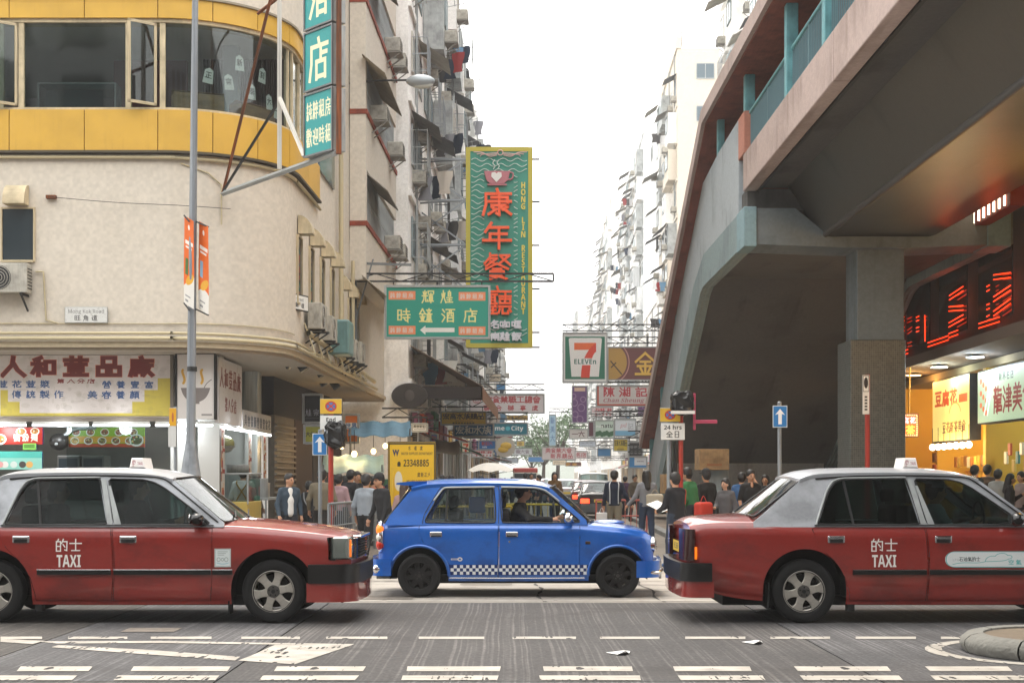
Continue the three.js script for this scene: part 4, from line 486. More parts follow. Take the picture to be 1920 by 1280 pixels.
{ // menus and fittings inside
  const food = (c, x, y, r, s) => { const k = seed; seed = s * 97 + 3; c.fillStyle = '#e4e2da'; c.beginPath(); c.ellipse(x, y, r, r * 0.85, 0, 0, 7); c.fill(); c.fillStyle = pick(['#7a4a22', '#a8702c', '#5d5a30', '#9a5a3a', '#c09a4a']); c.beginPath(); c.ellipse(x, y - r * 0.05, r * 0.78, r * 0.62, 0, 0, 7); c.fill(); for (let i = 0; i < 14; i++) { c.fillStyle = pick(['#c23a22', '#4a7a2c', '#e0c070', '#5a3018', '#d8d0b8']); c.beginPath(); c.arc(x + rnd(-0.6, 0.6) * r, y + rnd(-0.5, 0.4) * r, r * rnd(0.06, 0.16), 0, 7); c.fill(); } seed = k; };
  const board = (lab, px0, px1, py0, py1, d, W, H, draw, light) => { const t = canvasTex(W, H, draw), m = S(0xffffff, 0.4, 0, { map: t }); const g = thing('menu_board', lab, 'menu board', [0, 0, -d]); const a = wx(px0, d), b = wx(px1, d), e = wy(py1, d), f = wy(py0, d); part(g, 'panel', rbox(a, b, e, f, -0.06, -0.004, 0.008, 1), S(0x555, 0.6)); part(g, 'print', surf((u, v) => [lerp(a, b, u), lerp(e, f, v), 0], 1, 1), m); void light; return g; };
  board('red menu board with bowls and white characters', -90, 79, 801, 833, 28.35, 512, 100, (c, w, h) => { c.fillStyle = '#a82718'; c.fillRect(0, 0, w, h); food(c, 130, 50, 46, 1); food(c, 390, 26, 30, 2); food(c, 270, 70, 36, 3); han(c, '粥粉麵', 348, 40, 34, 40, '#f0e4d0', 0.16, 50); food(c, 468, 24, 26, 4); });
  board('aqua drinks poster under the red menu board', -90, 78, 846, 880, 28.3, 512, 110, (c, w, h) => { c.fillStyle = '#4fb0a2'; c.fillRect(0, 0, w, h); c.fillStyle = '#8cc7b8'; c.fillRect(0, 40, w, 70); for (const [x, col] of [[300, '#d8d4cc'], [350, '#c9d4cc'], [400, '#4a4440'], [440, '#d9a860'], [270, '#d89a98']]) { c.fillStyle = col; c.beginPath(); c.arc(x, 80, 20, 0, 7); c.fill(); } });
  board('green and orange food picture board with two rows of bowls', 128, 271, 801, 838, 28.7, 512, 128, (c, w, h) => { c.fillStyle = '#93b824'; c.fillRect(0, 0, w, h); c.fillStyle = '#d99a26'; c.fillRect(0, 58, w, 40); c.fillStyle = '#b8431c'; c.fillRect(0, 104, w, 24); for (let i = 0; i < 5; i++) { food(c, 50 + i * 96, 32, 30, 10 + i); food(c, 40 + i * 92, 88, 30, 20 + i); } food(c, 455, 84, 48, 31); });
  board('small green notice under the red menu board', 42, 67, 831, 843, 28.3, 128, 64, (c, w, h) => { c.fillStyle = '#7fc255'; c.fillRect(0, 0, w, h); c.fillStyle = '#2c4a1c'; c.fillRect(12, 16, 100, 12); c.fillRect(12, 36, 100, 10); });
  const hood = thing('extractor_hood', 'round dark extractor hood beside the food pictures', 'extractor hood', [wx(110, 28.6), wy(828, 28.6), -28.6]); part(hood, 'dome', ball(0, 0, 0, 0.19, 0.17, 0.19, 16), S(0x3c3a38, 0.35, 0.5)); part(hood, 'knob', ball(0, -0.05, 0.18, 0.035, 0.035, 0.03), M.paleSteel); part(hood, 'hose', tube([V(0.1, 0.12, 0), V(0.3, 0.25, -0.05), V(0.7, 0.28, -0.1)], 0.04, 8), M.paleSteel);
  const oven = (px, lab) => { const d = 28.6, t = thing('steam_oven', lab, 'oven', [wx(px, d), 0.98, -d]); part(t, 'cabinet', rbox(-0.22, 0.22, 0, 0.88, -0.25, 0.2, 0.02, 1), S(0x6a6966, 0.4, 0.6)); part(t, 'door_glass', box(-0.18, 0.18, 0.1, 0.82, 0.2, 0.212), M.pane); part(t, 'racks', [0.25, 0.42, 0.6].map((y) => box(-0.17, 0.17, y, y + 0.02, 0.213, 0.22)), M.paleSteel); };
  oven(133, 'dark glass fronted oven beside a second oven'); oven(179, 'steam oven with bright racks under the food pictures');
  // counter goods by the side opening
  const pot = (x, y, z, r, h, lab, m) => solo('cooking_pot', lab, 'pot', [lathe([[0, 0], [r, 0], [r * 1.02, h], [r * 0.95, h], [r * 0.93, 0.03], [0, 0.03]], 18), new THREE.TorusGeometry(r, 0.012, 5, 18).rotateX(Math.PI / 2).translate(0, h, 0)], m, [x, y, z]);
  const ct = thing('serving_counter', 'glazed yellow and steel serving counter at the shop corner', 'counter', [-5.55, 0, -29.6]); part(ct, 'base', rbox(-0.3, 0.35, 0, 0.95, -0.7, 0.9, 0.02), S(0xb39a48, 0.5)); part(ct, 'glass', [box(-0.28, 0.33, 0.95, 1.5, 0.85, 0.86), box(0.32, 0.33, 0.95, 1.5, -0.65, 0.85)], M.glass); part(ct, 'rail', [rod(V(-0.3, 1.5, 0.88), V(0.35, 1.5, 0.88), 0.02), rod(V(0.35, 1.5, 0.88), V(0.35, 1.5, -0.68), 0.02), rod(V(0.35, 0.9, 0.88), V(0.35, 1.5, 0.88), 0.02), rod(V(-0.3, 0.9, 0.88), V(-0.3, 1.5, 0.88), 0.02)], M.paleSteel);
  pot(-5.5, 1.52, -29.3, 0.22, 0.16, 'broad steel pot on the serving counter', M.paleSteel); pot(-5.4, 1.0, -31.2, 0.18, 0.4, 'tall steel pot behind the serving counter', M.paleSteel); pot(-5.45, 1.0, -31.9, 0.16, 0.3, 'small steel pot behind the tall pot', S(0xb8b2a4, 0.4, 0.5));
  const tk = thing('work_table', 'steel work table along the open side of the shop', 'table', [-5.5, 0, -31.7]); part(tk, 'top', box(-0.35, 0.35, 0.95, 1.0, -0.9, 0.9), M.paleSteel); for (const [x, z] of [[-0.3, -0.85], [0.3, -0.85], [-0.3, 0.85], [0.3, 0.85]]) part(tk, 'leg', rod(V(x, 0, z), V(x, 0.95, z), 0.02), M.paleSteel);
  const lan = thing('hanging_bag', 'bundle in clear plastic hung at the shop corner', 'bag', [-5.75, 2.25, -28.9]); part(lan, 'bag', smooth(join(ball(0, -0.15, 0, 0.26, 0.17, 0.2, 14))), S(0x9a9a62, 0.35, 0, { map: T.grey })); part(lan, 'bowl', lathe([[0, -0.35], [0.18, -0.31], [0.28, -0.2], [0.26, -0.2], [0.16, -0.29], [0, -0.32]], 16), M.paleSteel);
  const strips = [[-5.66, -28.33, '#8d3026'], [-5.68, -31.4, '#7d2824'], [-5.68, -33.3, '#8a3a30']]; strips.forEach(([x, z, col], i) => { const t = canvasTex(64, 256, (c) => { c.fillStyle = '#b9b2a8'; c.fillRect(0, 0, 64, 256); c.fillStyle = col; for (let k = 0; k < 26; k++) { c.fillStyle = [col, '#c0a890', '#a86a3c', '#8a4a3a', '#b8b0a4'][(k * 7 + i) % 5]; c.fillRect((k * 23) % 40, (k * 61) % 236, 14 + (k * 5) % 30, 8 + (k * 11) % 26); } grime(c, 64, 256, 60, '#c08a4a', 3 + i); }); solo('poster_strip', ['weathered red poster strip on the corner pier', 'red poster strip on the tiled inner post', 'faded red poster strip beside the roller shutter'][i], 'poster', surf((u, v) => [u * 0.01, 0.9 + v * 1.5, -u * 0.34], 1, 1), S(0xffffff, 0.8, 0, { map: t }), [x + 0.01, 0, z]); });
  const plant = thing('potted_plant', 'small green potted plant on the shop corner ledge', 'plant', [-5.95, 1.0, -28.6]); part(plant, 'pot', lathe([[0, 0], [0.08, 0], [0.1, 0.16], [0, 0.16]], 12), S(0x7d2e28, 0.7)); { const gs = []; for (let i = 0; i < 60; i++) { const a = rnd(6.28), r = rnd(0.02, 0.2), y = rnd(0.16, 0.5); gs.push(at(new THREE.CircleGeometry(rnd(0.03, 0.06), 5), r * Math.cos(a), y, r * Math.sin(a), rnd(6), rnd(-1, 1))); } part(plant, 'leaves', gs, S(0x5c8a34, 0.8, 0, { side: THREE.DoubleSide })); }
}

// ---------- footbridge with a roofed stair on the right ----------
{
  const X0 = 5.37, XR = 11.4, fb = thing('footbridge', 'grey concrete footbridge with pink edge beam, teal posts and roofed stair', 'footbridge');
  const conc = S(0x8f9aa0, 0.85, 0, { map: T.grey }), dim = S(0x948d86, 0.9, 0, { map: T.concrete }), pinkM = S(0xccc4c4, 0.8, 0, { map: T.pink }), brown = S(0x9a5442, 0.85, 0, { map: T.metal }), teal = S(0x7cc0cc, 0.5, 0, { map: T.metal });
  const side = (pts, x, th) => uvm(extrude(pts.map((p) => [-p[0], p[1]]), th).rotateY(-Math.PI / 2).translate(x + th, 0, 0)); // polygon in (d, y), thickness to the right of x
  // extrude lies in x = -d; after the turn x -> z
  const slab = (x0, x1, pts) => side(pts, x0, x1 - x0);
  const joints = [-8, 14, 19.2, 24.4, 29.4, 33.95];
  for (let i = 0; i < joints.length - 1; i++) for (const x of [X0, XR - 0.3]) part(fb, 'edge_beam', uvm(rbox(x, x + 0.3, 8.05, 8.92, -joints[i + 1] + 0.012, -joints[i] - 0.012, 0.03, 1)), pinkM, 'pink painted edge beam');
  part(fb, 'deck', slab(X0 + 0.3, XR - 0.3, [[-8, 8.15], [33.95, 8.15], [33.95, 8.5], [-8, 8.5]]), dim); part(fb, 'drip_line', box(X0 + 0.3, X0 + 0.36, 8.02, 8.15, -33.9, 8), M.black);
  // box girder with sloping webs
  const gird = [[7.2, 6.98], [9.7, 6.98], [10.5, 8.15], [6.4, 8.15]]; part(fb, 'girder', uvm(extrude(gird, 41.9).translate(0, 0, -33.9)), S(0x7a746a, 0.35, 0, { map: T.concrete }));
  const fil = part(fb, 'girder_edge', rod(V(7.2, 7.0, -33.9), V(7.2, 7.0, 8), 0.07, 8), dim); void fil;
  // pier: hammerhead and column, tiled below
  part(fb, 'crosshead', uvm(extrude([[5.4, 6.78], [7.6, 6.7], [9.4, 6.7], [11.5, 6.78], [11.5, 7.6], [10.4, 7.6], [9.6, 6.95], [7.3, 6.95], [6.5, 7.6], [5.4, 7.6]], 1.3).translate(0, 0, -34.8)), conc);
  part(fb, 'crosshead_top', uvm(box(5.45, 11.4, 7.595, 8.1, -34.75, -33.8)), dim);
  part(fb, 'column', uvm(rbox(8.0, 9.1, 4.6, 6.75, -35.0, -33.85, 0.03, 1)), conc);
  const tiles = tex(256, 256, (u, v) => { const gx = Math.abs(((u * 20) % 1) - 0.5), gv = Math.abs(((v * 20) % 1) - 0.5), g = Math.max(sstep(0.42, 0.47, gx), sstep(0.42, 0.47, gv)), n = hash(Math.floor(u * 20), Math.floor(v * 20), 9), b = fbm(u, v, 4, 4, 4, 701); return mixc(mixc(hexc(0x5d625f), hexc(0x464b49), n * 0.8 + b * 0.5 - 0.2), hexc(0x8f918b), g * 0.7); }, [1, 1]);
  part(fb, 'tiled_column', uvm(rbox(7.82, 9.12, -0.1, 4.62, -35.1, -33.8, 0.04, 2)), S(0xffffff, 0.45, 0, { map: tiles }), 'column clad in small grey green tiles');
  // parapet railing on the deck
  const posts = [8, 12.5, 17, 21.5, 25.3, 28.8, 33.9];
  for (let i = 0; i < posts.length - 1; i++) {
    const a = posts[i], b = posts[i + 1]; const bars = []; for (let d = a + 0.15; d < b - 0.05; d += 0.14) bars.push(bar(V(X0 + 0.15, 8.92, -d), V(X0 + 0.15, 9.82, -d), 0.022));
    part(fb, 'railing_panel', [...bars, bar(V(X0 + 0.15, 9.02, -a), V(X0 + 0.15, 9.02, -b), 0.03), bar(V(X0 + 0.15, 8.92, -(a + b) / 2), V(X0 + 0.15, 9.85, -(a + b) / 2), 0.06)], S(0x6f8f97, 0.5, 0.2)).userData.kind = 'stuff'; part(fb, 'handrail', rod(V(X0 + 0.15, 9.86, -a), V(X0 + 0.15, 9.86, -b), 0.045, 8), teal);
  }
  for (const d of [12.5, 17, 21.5, 25.3, 28.8, 33.9]) part(fb, 'roof_post', uvm(rbox(X0 + 0.02, X0 + 0.26, d === 33.9 ? 9.9 : 8.93, 10.75, -d - 0.12, -d + 0.12, 0.02, 1)), teal);
  for (const d of [21.5, 28.8, 34.4]) part(fb, 'roof_post', uvm(rbox(XR - 0.26, XR - 0.02, 8.9, 10.75, -d - 0.12, -d + 0.12, 0.02, 1)), teal);
  part(fb, 'plinth', uvm(rbox(X0 - 0.01, X0 + 0.5, 8.92, 9.9, -34.6, -33.75, 0.02, 1)), S(0xd49a88, 0.85, 0, { map: T.pink }), 'salmon plinth at the end of the railing');
  // stair: parapets, stringers, soffit, steps, roof
  const par = [[34.6, 7.55], [34.6, 9.9], [38, 9.86], [42.3, 9.62], [57.5, 1.55], [57.5, 0.1], [55.9, 0.1], [42.6, 7.1], [40.3, 7.55]], str = [[34.5, 6.74], [34.5, 7.6], [40.5, 7.6], [42.8, 7.0], [56, 0.05], [54.6, 0.05], [41.2, 6.6], [40.6, 6.72]];
  const rib = tex(256, 64, (u, v) => { const k = 0.5 + 0.5 * Math.sin(u * 6.283 * 16); return [k, k, k]; }, [2, 2], false), ribbed = S(0xa4b8bc, 0.85, 0, { map: T.grey, bumpMap: rib, bumpScale: 0.02 }), panel = S(0xccd4da, 0.85, 0, { map: T.grey, bumpMap: rib, bumpScale: 0.006 });
  for (const [x, f] of [[X0, 1], [XR - 0.4, -1]]) { part(fb, 'stair_parapet', side(par, x, 0.16), panel); part(fb, 'stringer', side(str, f > 0 ? x - 0.06 : x + 0.04, 0.3), ribbed); part(fb, 'stringer_end', uvm(rbox(f > 0 ? x - 0.06 : x - 0.1, f > 0 ? x + 0.24 : x + 0.44, 6.715, 7.63, -34.52, -33.44, 0.02, 1)), S(0x9fc0ca, 0.8, 0, { map: T.grey })); }
  part(fb, 'stair_soffit', slab(X0 + 0.2, XR - 0.4, [[34.8, 6.95], [40.7, 6.95], [54.8, 0.05], [55.8, 0.05], [41.2, 7.35], [34.8, 7.35]]), dim);
  const N = 44; for (let i = 0; i < N; i++) part(fb, 'step', box(X0 + 0.22, XR - 0.42, 8.3 - (i + 1) * 8.2 / N - 0.1, 8.3 - i * 8.2 / N - 0.18, -41.3 - (i + 1) * 0.35, -41.3 - i * 0.35), dim);
  const rf = [[-8, 10.75], [38.6, 10.75], [57.6, 2.55], [57.6, 2.95], [38.8, 11.12], [-8, 11.12]]; part(fb, 'roof', slab(5.12, 11.7, rf), brown, 'brown roof slab following the stair'); part(fb, 'roof_edge', side([[-8, 10.8], [38.65, 10.8], [57.62, 2.6], [57.62, 3.0], [38.85, 11.18], [-8, 11.18]], 5.02, 0.1), pinkM, 'pale pink roof edge');
  for (const [d, y0, y1] of [[38.2, 9.8, 10.8], [42.6, 9.3, 9.1], [48, 6.4, 6.9], [52.8, 3.9, 4.75], [56.9, 0, 2.9]]) part(fb, 'roof_post', uvm(rbox(X0 + 0.0, X0 + 0.18, y0, Math.max(y1, y0 + 0.2), -d - 0.12, -d + 0.12, 0.02, 1)), teal);
  part(fb, 'store_wall', uvm(box(X0 + 0.3, XR - 0.5, -0.12, 2.05, -51.2, -51)), M.concrete, 'concrete screen wall under the stair');
}
// ---------- right corner building with lit shops ----------
const RX = (d, o = 0) => 10.8 + SL * d - o;
{
  const b = thing('shop_building', 'brown shop building behind the footbridge column with red neon lines', 'building');
  const wallM = S(0x7a5c50, 0.9, 0, { map: T.concrete }), pl = (o0, o1) => [[RX(27, o0), -27], [RX(27, o1), -27], [RX(66, o1), -66], [RX(66, o0), -66]];
  part(b, 'wall', uvm(prism(pl(0, -12), 4.3, 26)), wallM); part(b, 'canopy', prism(pl(1.3, 0.01), 4.3, 4.55), S(0x6a5c52, 0.9));
  part(b, 'floor', prism(pl(0, -6), -0.05, 0.0), S(0x6e6458, 0.7)); part(b, 'ceiling', prism(pl(0, -6), 4.1, 4.28), S(0x8a7a60, 0.9)); part(b, 'back_wall', prism([[RX(27, -5.8), -27], [RX(27, -6), -27], [RX(66, -6), -66], [RX(66, -5.8), -66]], 0, 4.1), S(0x9a8458, 0.8));
  for (const d of [27, 31.2, 35.8, 40.2, 44.5]) part(b, 'party_wall', box(RX(d, 0), RX(d, -6), 0, 4.1, -d - 0.1, -d + 0.1), d < 32 ? S(0x9fb5a0, 0.7) : S(0xc79a30, 0.7));
  for (const y of [5.2, 8.2, 11.2]) for (let d = 30; d < 58; d += 3.6) part(b, 'window', uvm(prism([[RX(d, 0.03), -d], [RX(d, -0.05), -d], [RX(d + 2.6, -0.05), -d - 2.6], [RX(d + 2.6, 0.03), -d - 2.6]], y, y + 1.9)), M.pane);
  part(b, 'shutter', prism([[RX(45, 0.02), -45], [RX(45, -0.1), -45], [RX(66, -0.1), -66], [RX(66, 0.02), -66]], 0, 4.1), M.darkSteel);
  const neon = S(0xff4a1c, 0.5, 0, { emissive: 0xff3a10, emissiveIntensity: 1.1 }), pt = (px, py) => { const d = 29592 / (px - 1020); return V(RX(d, 0.14), wy(py, d), -d); };
  for (const [x0, y0, x1, y1] of [[1791, 562, 1817, 545], [1790, 583, 1817, 581], [1790, 613, 1817, 598], [1750, 650, 1789, 637], [1790, 633, 1807, 627], [1875, 524, 1907, 520], [1875, 565, 1907, 544], [1875, 592, 1907, 569], [1847, 615, 1886, 603], [1697, 605, 1705, 601], [1697, 626, 1705, 620], [1697, 650, 1705, 648], [1697, 668, 1712, 662], [1728, 602, 1733, 600], [1728, 622, 1733, 620], [1744, 598, 1744.6, 640], [1862, 546, 1867, 543], [1862, 580, 1867, 578], [1862, 602, 1867, 599]]) {
    const t = thing('neon_tube', 'red double neon line on the brown shop facade', 'neon light', [0, 0, 0], 0, 'red neon lines on the brown facade'), a = pt(x0, y0), c = pt(x1, y1), up = V(0, 0.11, 0); part(t, 'tube', rod(a, c, 0.015, 6), neon); part(t, 'tube', rod(a.clone().add(up), c.clone().add(up), 0.015, 6), neon);
  }
  for (const [px, py] of [[1804, 580], [1891, 556]]) { const l = new THREE.PointLight(0xff5a28, 0.4); l.position.copy(pt(px, py)); l.position.x -= 0.25; l.shadow.radius = 1; l.castShadow = true; b.add(l); }
}
{ // fascia signs and lit shops
  const fasc = (name, lab, d0, d1, y0, y1, W, H, draw, glow) => { const t = canvasTex(W, H, draw), g = thing(name, lab, 'shop sign'); part(g, 'box', prism([[RX(d0, 0.3), -d0], [RX(d0, 0.02), -d0], [RX(d1, 0.02), -d1], [RX(d1, 0.3), -d1]], y0, y1), M.darkSteel); part(g, 'face', surf((u, v) => { const d = lerp(d1, d0, u); return [RX(d, 0.31), lerp(y0 + 0.03, y1 - 0.03, v), -d]; }, 1, 1), S(0xffffff, 0.5, 0, { map: t, emissiveMap: t, emissive: 0xffffff, emissiveIntensity: glow })); return g; };
  fasc('shop_sign', 'glowing yellow sign with red and brown characters above the snack shop', 36.0, 39.4, 2.35, 4.0, 256, 200, (c, w, h) => { c.fillStyle = '#d8c070'; c.fillRect(0, 0, w, h); han(c, '豆腐花', 20, 36, 44, 46, '#b03c14', 0.18, 54); c.fillStyle = '#c0541c'; c.fillRect(186, 56, 56, 26); c.strokeStyle = '#b08a3a'; c.lineWidth = 5; c.beginPath(); c.arc(160, 120, 40, 3.4, 6); c.stroke(); han(c, '天然豆花新茶美食', 20, 140, 22, 34, '#5e2f14', 0.15, 27); }, 0.45);
  fasc('shop_sign', 'pale green sign with red brush characters beside the yellow sign', 31.3, 35.3, 2.7, 3.98, 320, 128, (c, w, h) => { c.fillStyle = '#a9bf9f'; c.fillRect(0, 0, w, h); c.fillStyle = '#c96a3a'; for (let i = 0; i < 9; i++) { c.beginPath(); c.arc(20 + (i % 3) * 16, 24 + i * 10, 7, 0, 7); c.fill(); } c.strokeStyle = '#dfe4dc'; c.lineWidth = 8; c.beginPath(); c.moveTo(40, 110); c.lineTo(74, 40); c.moveTo(60, 112); c.lineTo(84, 46); c.stroke(); han(c, '龍津美食', 100, 46, 46, 60, '#7c241c', 0.15, 56); han(c, '新界名店', 130, 12, 18, 18, '#3d4a3a', 0.14, 22); }, 0.35);
  const bulbM = S(0xffffff, 0.4, 0, { emissive: 0xfff0d0, emissiveIntensity: 5 });
  for (let i = 0; i < 7; i++) { const d = 35.4 + i * 0.55, t = thing('light_bulb', 'glowing round bulb in the row under the yellow sign', 'lamp', [RX(d, 0.5), 2.22, -d], 0, 'bulbs under the yellow sign'); part(t, 'globe', ball(0, 0, 0, 0.085, 0.085, 0.085, 10), bulbM); part(t, 'cord', rod(V(0, 0.08, 0), V(0, 0.5, 0), 0.008, 4), M.black); if (i % 3 === 1) { const l = new THREE.PointLight(0xffd9a0, 4); l.shadow.radius = 4; l.castShadow = true; t.add(l); } }
  const can = (d, o, col, lab) => { const t = thing('ceiling_lamp', lab, 'lamp', [RX(d, o), 4.24, -d]); part(t, 'shade', lathe([[0.06, 0.06], [0.24, 0], [0.22, 0], [0.05, 0.05]], 14), M.darkSteel); part(t, 'lens', new THREE.CylinderGeometry(0.2, 0.2, 0.02, 14), S(0xffffff, 0.5, 0, { emissive: col, emissiveIntensity: 6 })); const l = new THREE.PointLight(col, 3); l.shadow.radius = 8; l.castShadow = true; l.position.y = -0.15; t.add(l); };
  can(40.3, 0.6, 0xffc070, 'warm downlight in the canopy beyond the yellow sign'); can(37.3, 0.7, 0xe8fff0, 'white downlight in the canopy over the yellow sign'); can(34.2, 0.7, 0xdff4ff, 'cool white downlight in the canopy over the green sign');
  const inside = (d, y, col, power) => { const t = thing('ceiling_lamp', 'lamp inside the snack shops behind the column', 'lamp', [RX(d, -2.2), y, -d], 0, 'lamps inside the snack shops'); part(t, 'tube', rbox(-0.5, 0.5, -0.03, 0.03, -0.06, 0.06, 0.02, 1), S(0xffffff, 0.5, 0, { emissive: col, emissiveIntensity: 5 })); const l = new THREE.PointLight(col, power); l.shadow.radius = 12; l.castShadow = true; l.position.y = -0.12; t.add(l); };
  inside(37.8, 3.9, 0xffdc90, 13); inside(42.2, 3.9, 0xffd080, 10); inside(33.4, 3.9, 0xf0ffe8, 10);
  const st = canvasTex(128, 128, (c) => { c.fillStyle = '#a8501c'; c.fillRect(0, 0, 128, 128); c.strokeStyle = '#f4e4c0'; c.lineWidth = 5; c.setLineDash([5, 6]); c.strokeRect(6, 6, 116, 116); c.setLineDash([]); han(c, '豆腐花', 14, 18, 28, 34, '#f0b8d8', 0.16, 36); han(c, '奶茶', 18, 68, 40, 44, '#ffd84a', 0.16, 50); });
  const ns = thing('neon_sign', 'small orange lit sign with dotted border hung beside the tiled column', 'neon sign', [10.25, wy(797, 38), -38]); part(ns, 'box', rbox(-0.34, 0.34, -0.31, 0.31, -0.1, 0, 0.02, 1), M.darkSteel); part(ns, 'face', surf((u, v) => [(u - 0.5) * 0.64, (v - 0.5) * 0.58, 0.006], 1, 1), S(0xffffff, 0.5, 0, { map: st, emissiveMap: st, emissive: 0xffffff, emissiveIntensity: 0.5 })); part(ns, 'hanger', rod(V(0.1, 0.31, -0.05), V(0.12, 1.5, -0.05), 0.025, 6), S(0xb07a2c, 0.7));
  // goods: counter, hanging packets, pictures
  const goods = (d0, d1, col) => { const t = thing('shop_counter', 'snack shop counter with steel top below the ' + col, 'counter', [0, 0, 0]); part(t, 'base', prism([[RX(d0, 0.1), -d0], [RX(d0, -0.5), -d0], [RX(d1, -0.5), -d1], [RX(d1, 0.1), -d1]], 0, 1.0), S(0xb98a2a, 0.6)); part(t, 'top', prism([[RX(d0, 0.15), -d0], [RX(d0, -0.55), -d0], [RX(d1, -0.55), -d1], [RX(d1, 0.15), -d1]], 1.0, 1.04), M.paleSteel); };
  goods(36, 39.8, 'yellow sign'); goods(31.4, 35.6, 'green sign');
  const pk = [0xc9922e, 0xd8b04a, 0xa8641c, 0xc8c0a0, 0x8a5a24]; for (let i = 0; i < 26; i++) { const d = 35.9 + (i % 13) * 0.3, row = (i / 13) | 0; solo('snack_packet', 'yellow snack packet hung in rows inside the lit shop', 'packet', rbox(-0.03, 0.03, -0.28, 0, -0.11, 0.11, 0.02, 1), S(pk[i % 5], 0.5), [RX(d, -0.35 - row * 0.3), 1.95 - row * 0.36 + rnd(0.05), -d], 0, 'snack packets in the lit shop'); }
  const col = [0xb84a24, 0xd8d0c0, 0x3c7a80, 0xc8a860]; for (let i = 0; i < 14; i++) { const d = 31.6 + i * 0.29; solo('snack_packet', 'coloured packet hung inside the green signed shop', 'packet', rbox(-0.03, 0.03, -0.3, 0, -0.1, 0.1, 0.02, 1), S(col[i % 4], 0.5), [RX(d, -0.4), 2.25 - (i % 3) * 0.2, -d], 0, 'packets in the green signed shop'); }
  for (let i = 0; i < 3; i++) solo('food_picture', 'food picture on the yellow shop pier', 'picture', [rbox(-0.02, 0.02, 0, 0.26, -0.15, 0.15, 0.01, 1), rbox(-0.035, -0.01, 0.05, 0.2, -0.1, 0.1, 0.01, 1)], S([0x9a3a18, 0xb85a24, 0x7a4a20][i], 0.6), [RX(40.2, 0.05), 1.2 + i * 0.32, -40.2], 0, 'food pictures on the yellow pier');
  const stripe = thing('striped_sign', 'red sign with glowing white vertical strips high beside the bridge', 'sign', [0, 0, 0]); part(stripe, 'box', prism([[RX(31, 0.9), -31], [RX(31, 0.6), -31], [RX(34.6, 0.6), -34.6], [RX(34.6, 0.9), -34.6]], 7.2, 7.9), S(0x7c1e14, 0.7)); for (let i = 0; i < 9; i++) { const d = 31.3 + i * 0.37; part(stripe, 'light_strip', rod(V(RX(d, 0.93), 7.25, -d), V(RX(d, 0.93), 7.85, -d), 0.025, 5), S(0xffffff, 0.5, 0, { emissive: 0xffe0c0, emissiveIntensity: 3 })); }
  const ys = thing('light_box_sign', 'yellow light box on the shop building beside the bridge girder', 'sign', [10.7, 4.7, -25]); part(ys, 'box', box(0, 0.3, 0, 1.9, -1.4, 1.4), M.darkSteel); part(ys, 'face', box(-0.02, -0.004, 0.05, 1.85, -1.35, 1.35), S(0xffffff, 0.5, 0, { emissive: 0xffb020, emissiveIntensity: 1.6 })); const yl = new THREE.PointLight(0xffb428, 16); yl.position.set(-0.45, 1.2, 0); yl.shadow.radius = 30; yl.castShadow = true; ys.add(yl); part(ys, 'bracket', bar(V(0.3, 1, 0), V(1.2, 1, 0), 0.1), M.darkSteel);
}

// ---------- rows of tenements along the side street ----------
const winGeo = { frame: join(box(-0.03, 0.03, 0, 1.3, -0.75, -0.68), box(-0.03, 0.03, 0, 1.3, 0.68, 0.75), box(-0.03, 0.03, 1.22, 1.3, -0.68, 0.68), box(-0.03, 0.03, 0, 0.08, -0.68, 0.68), box(-0.03, 0.03, 0.08, 1.22, -0.03, 0.03)), pane: box(-0.02, 0.015, 0.05, 1.25, -0.72, 0.72) };
const paneMats = [M.pane, S(0xa9bac2, 0.1), S(0xc4d0d2, 0.12), S(0x6b7d86, 0.1)], frameMats = [M.paleSteel, M.whitePaint, S(0x7d8a8c, 0.6)];
const awnMats = [S(0x8e8a86, 0.85, 0, { map: T.grey, side: THREE.DoubleSide }), S(0xb4b0aa, 0.85, 0, { map: T.grey, side: THREE.DoubleSide }), S(0x77787c, 0.85, 0, { map: T.grey, side: THREE.DoubleSide }), S(0xc9c0b2, 0.85, 0, { map: T.grey, side: THREE.DoubleSide })];
const sheetGeo = (() => { const f = (dy) => (u, v) => [v * 1.0, -v * 0.62 + dy + 0.012 * Math.sin(u * 90), (u - 0.5) * 2]; return smooth(join(surf(f(0), 40, 1), surf(f(-0.02), 40, 1, true)), 0.4); })();
const cageGeo = join([0, 1, 2].map((i) => rod(V(0, 0.1 + i * 0.55, -0.9), V(0.5, 0.1 + i * 0.55, -0.9), 0.014, 4)), [0, 1, 2].map((i) => rod(V(0, 0.1 + i * 0.55, 0.9), V(0.5, 0.1 + i * 0.55, 0.9), 0.014, 4)), [0, 1, 2].map((i) => rod(V(0.5, 0.1 + i * 0.55, -0.9), V(0.5, 0.1 + i * 0.55, 0.9), 0.014, 4)), Array.from({ length: 8 }, (_, i) => rod(V(0.5, 0, -0.9 + i * 0.257), V(0.5, 1.25, -0.9 + i * 0.257), 0.012, 4)));
const rackGeo = join(rod(V(0, 0, -0.7), V(1.1, 0.25, -0.7), 0.014, 4), rod(V(0, 0, 0.7), V(1.1, 0.25, 0.7), 0.014, 4), [0.35, 0.7, 1.05].map((x) => rod(V(x, x * 0.23, -0.9), V(x, x * 0.23, 0.9), 0.012, 4)));
const clothGeo = (s) => surf((u, v) => [0.05 * Math.sin(u * 7 + s) * (1 - v), v * -0.75, (u - 0.5) * (0.45 + 0.12 * Math.sin(v * 5 + s))], 5, 4), clothGeos = [0, 1, 2].map((s) => join(clothGeo(s))), clothMats = [0xd8d8d4, 0x1f2a3c, 0x5b82a0, 0x3a3838, 0xb9b0a4, 0x8a8a90, 0xcfcfcf, 0x8f2f30].map((c) => S(c, 0.9, 0, { side: THREE.DoubleSide }));
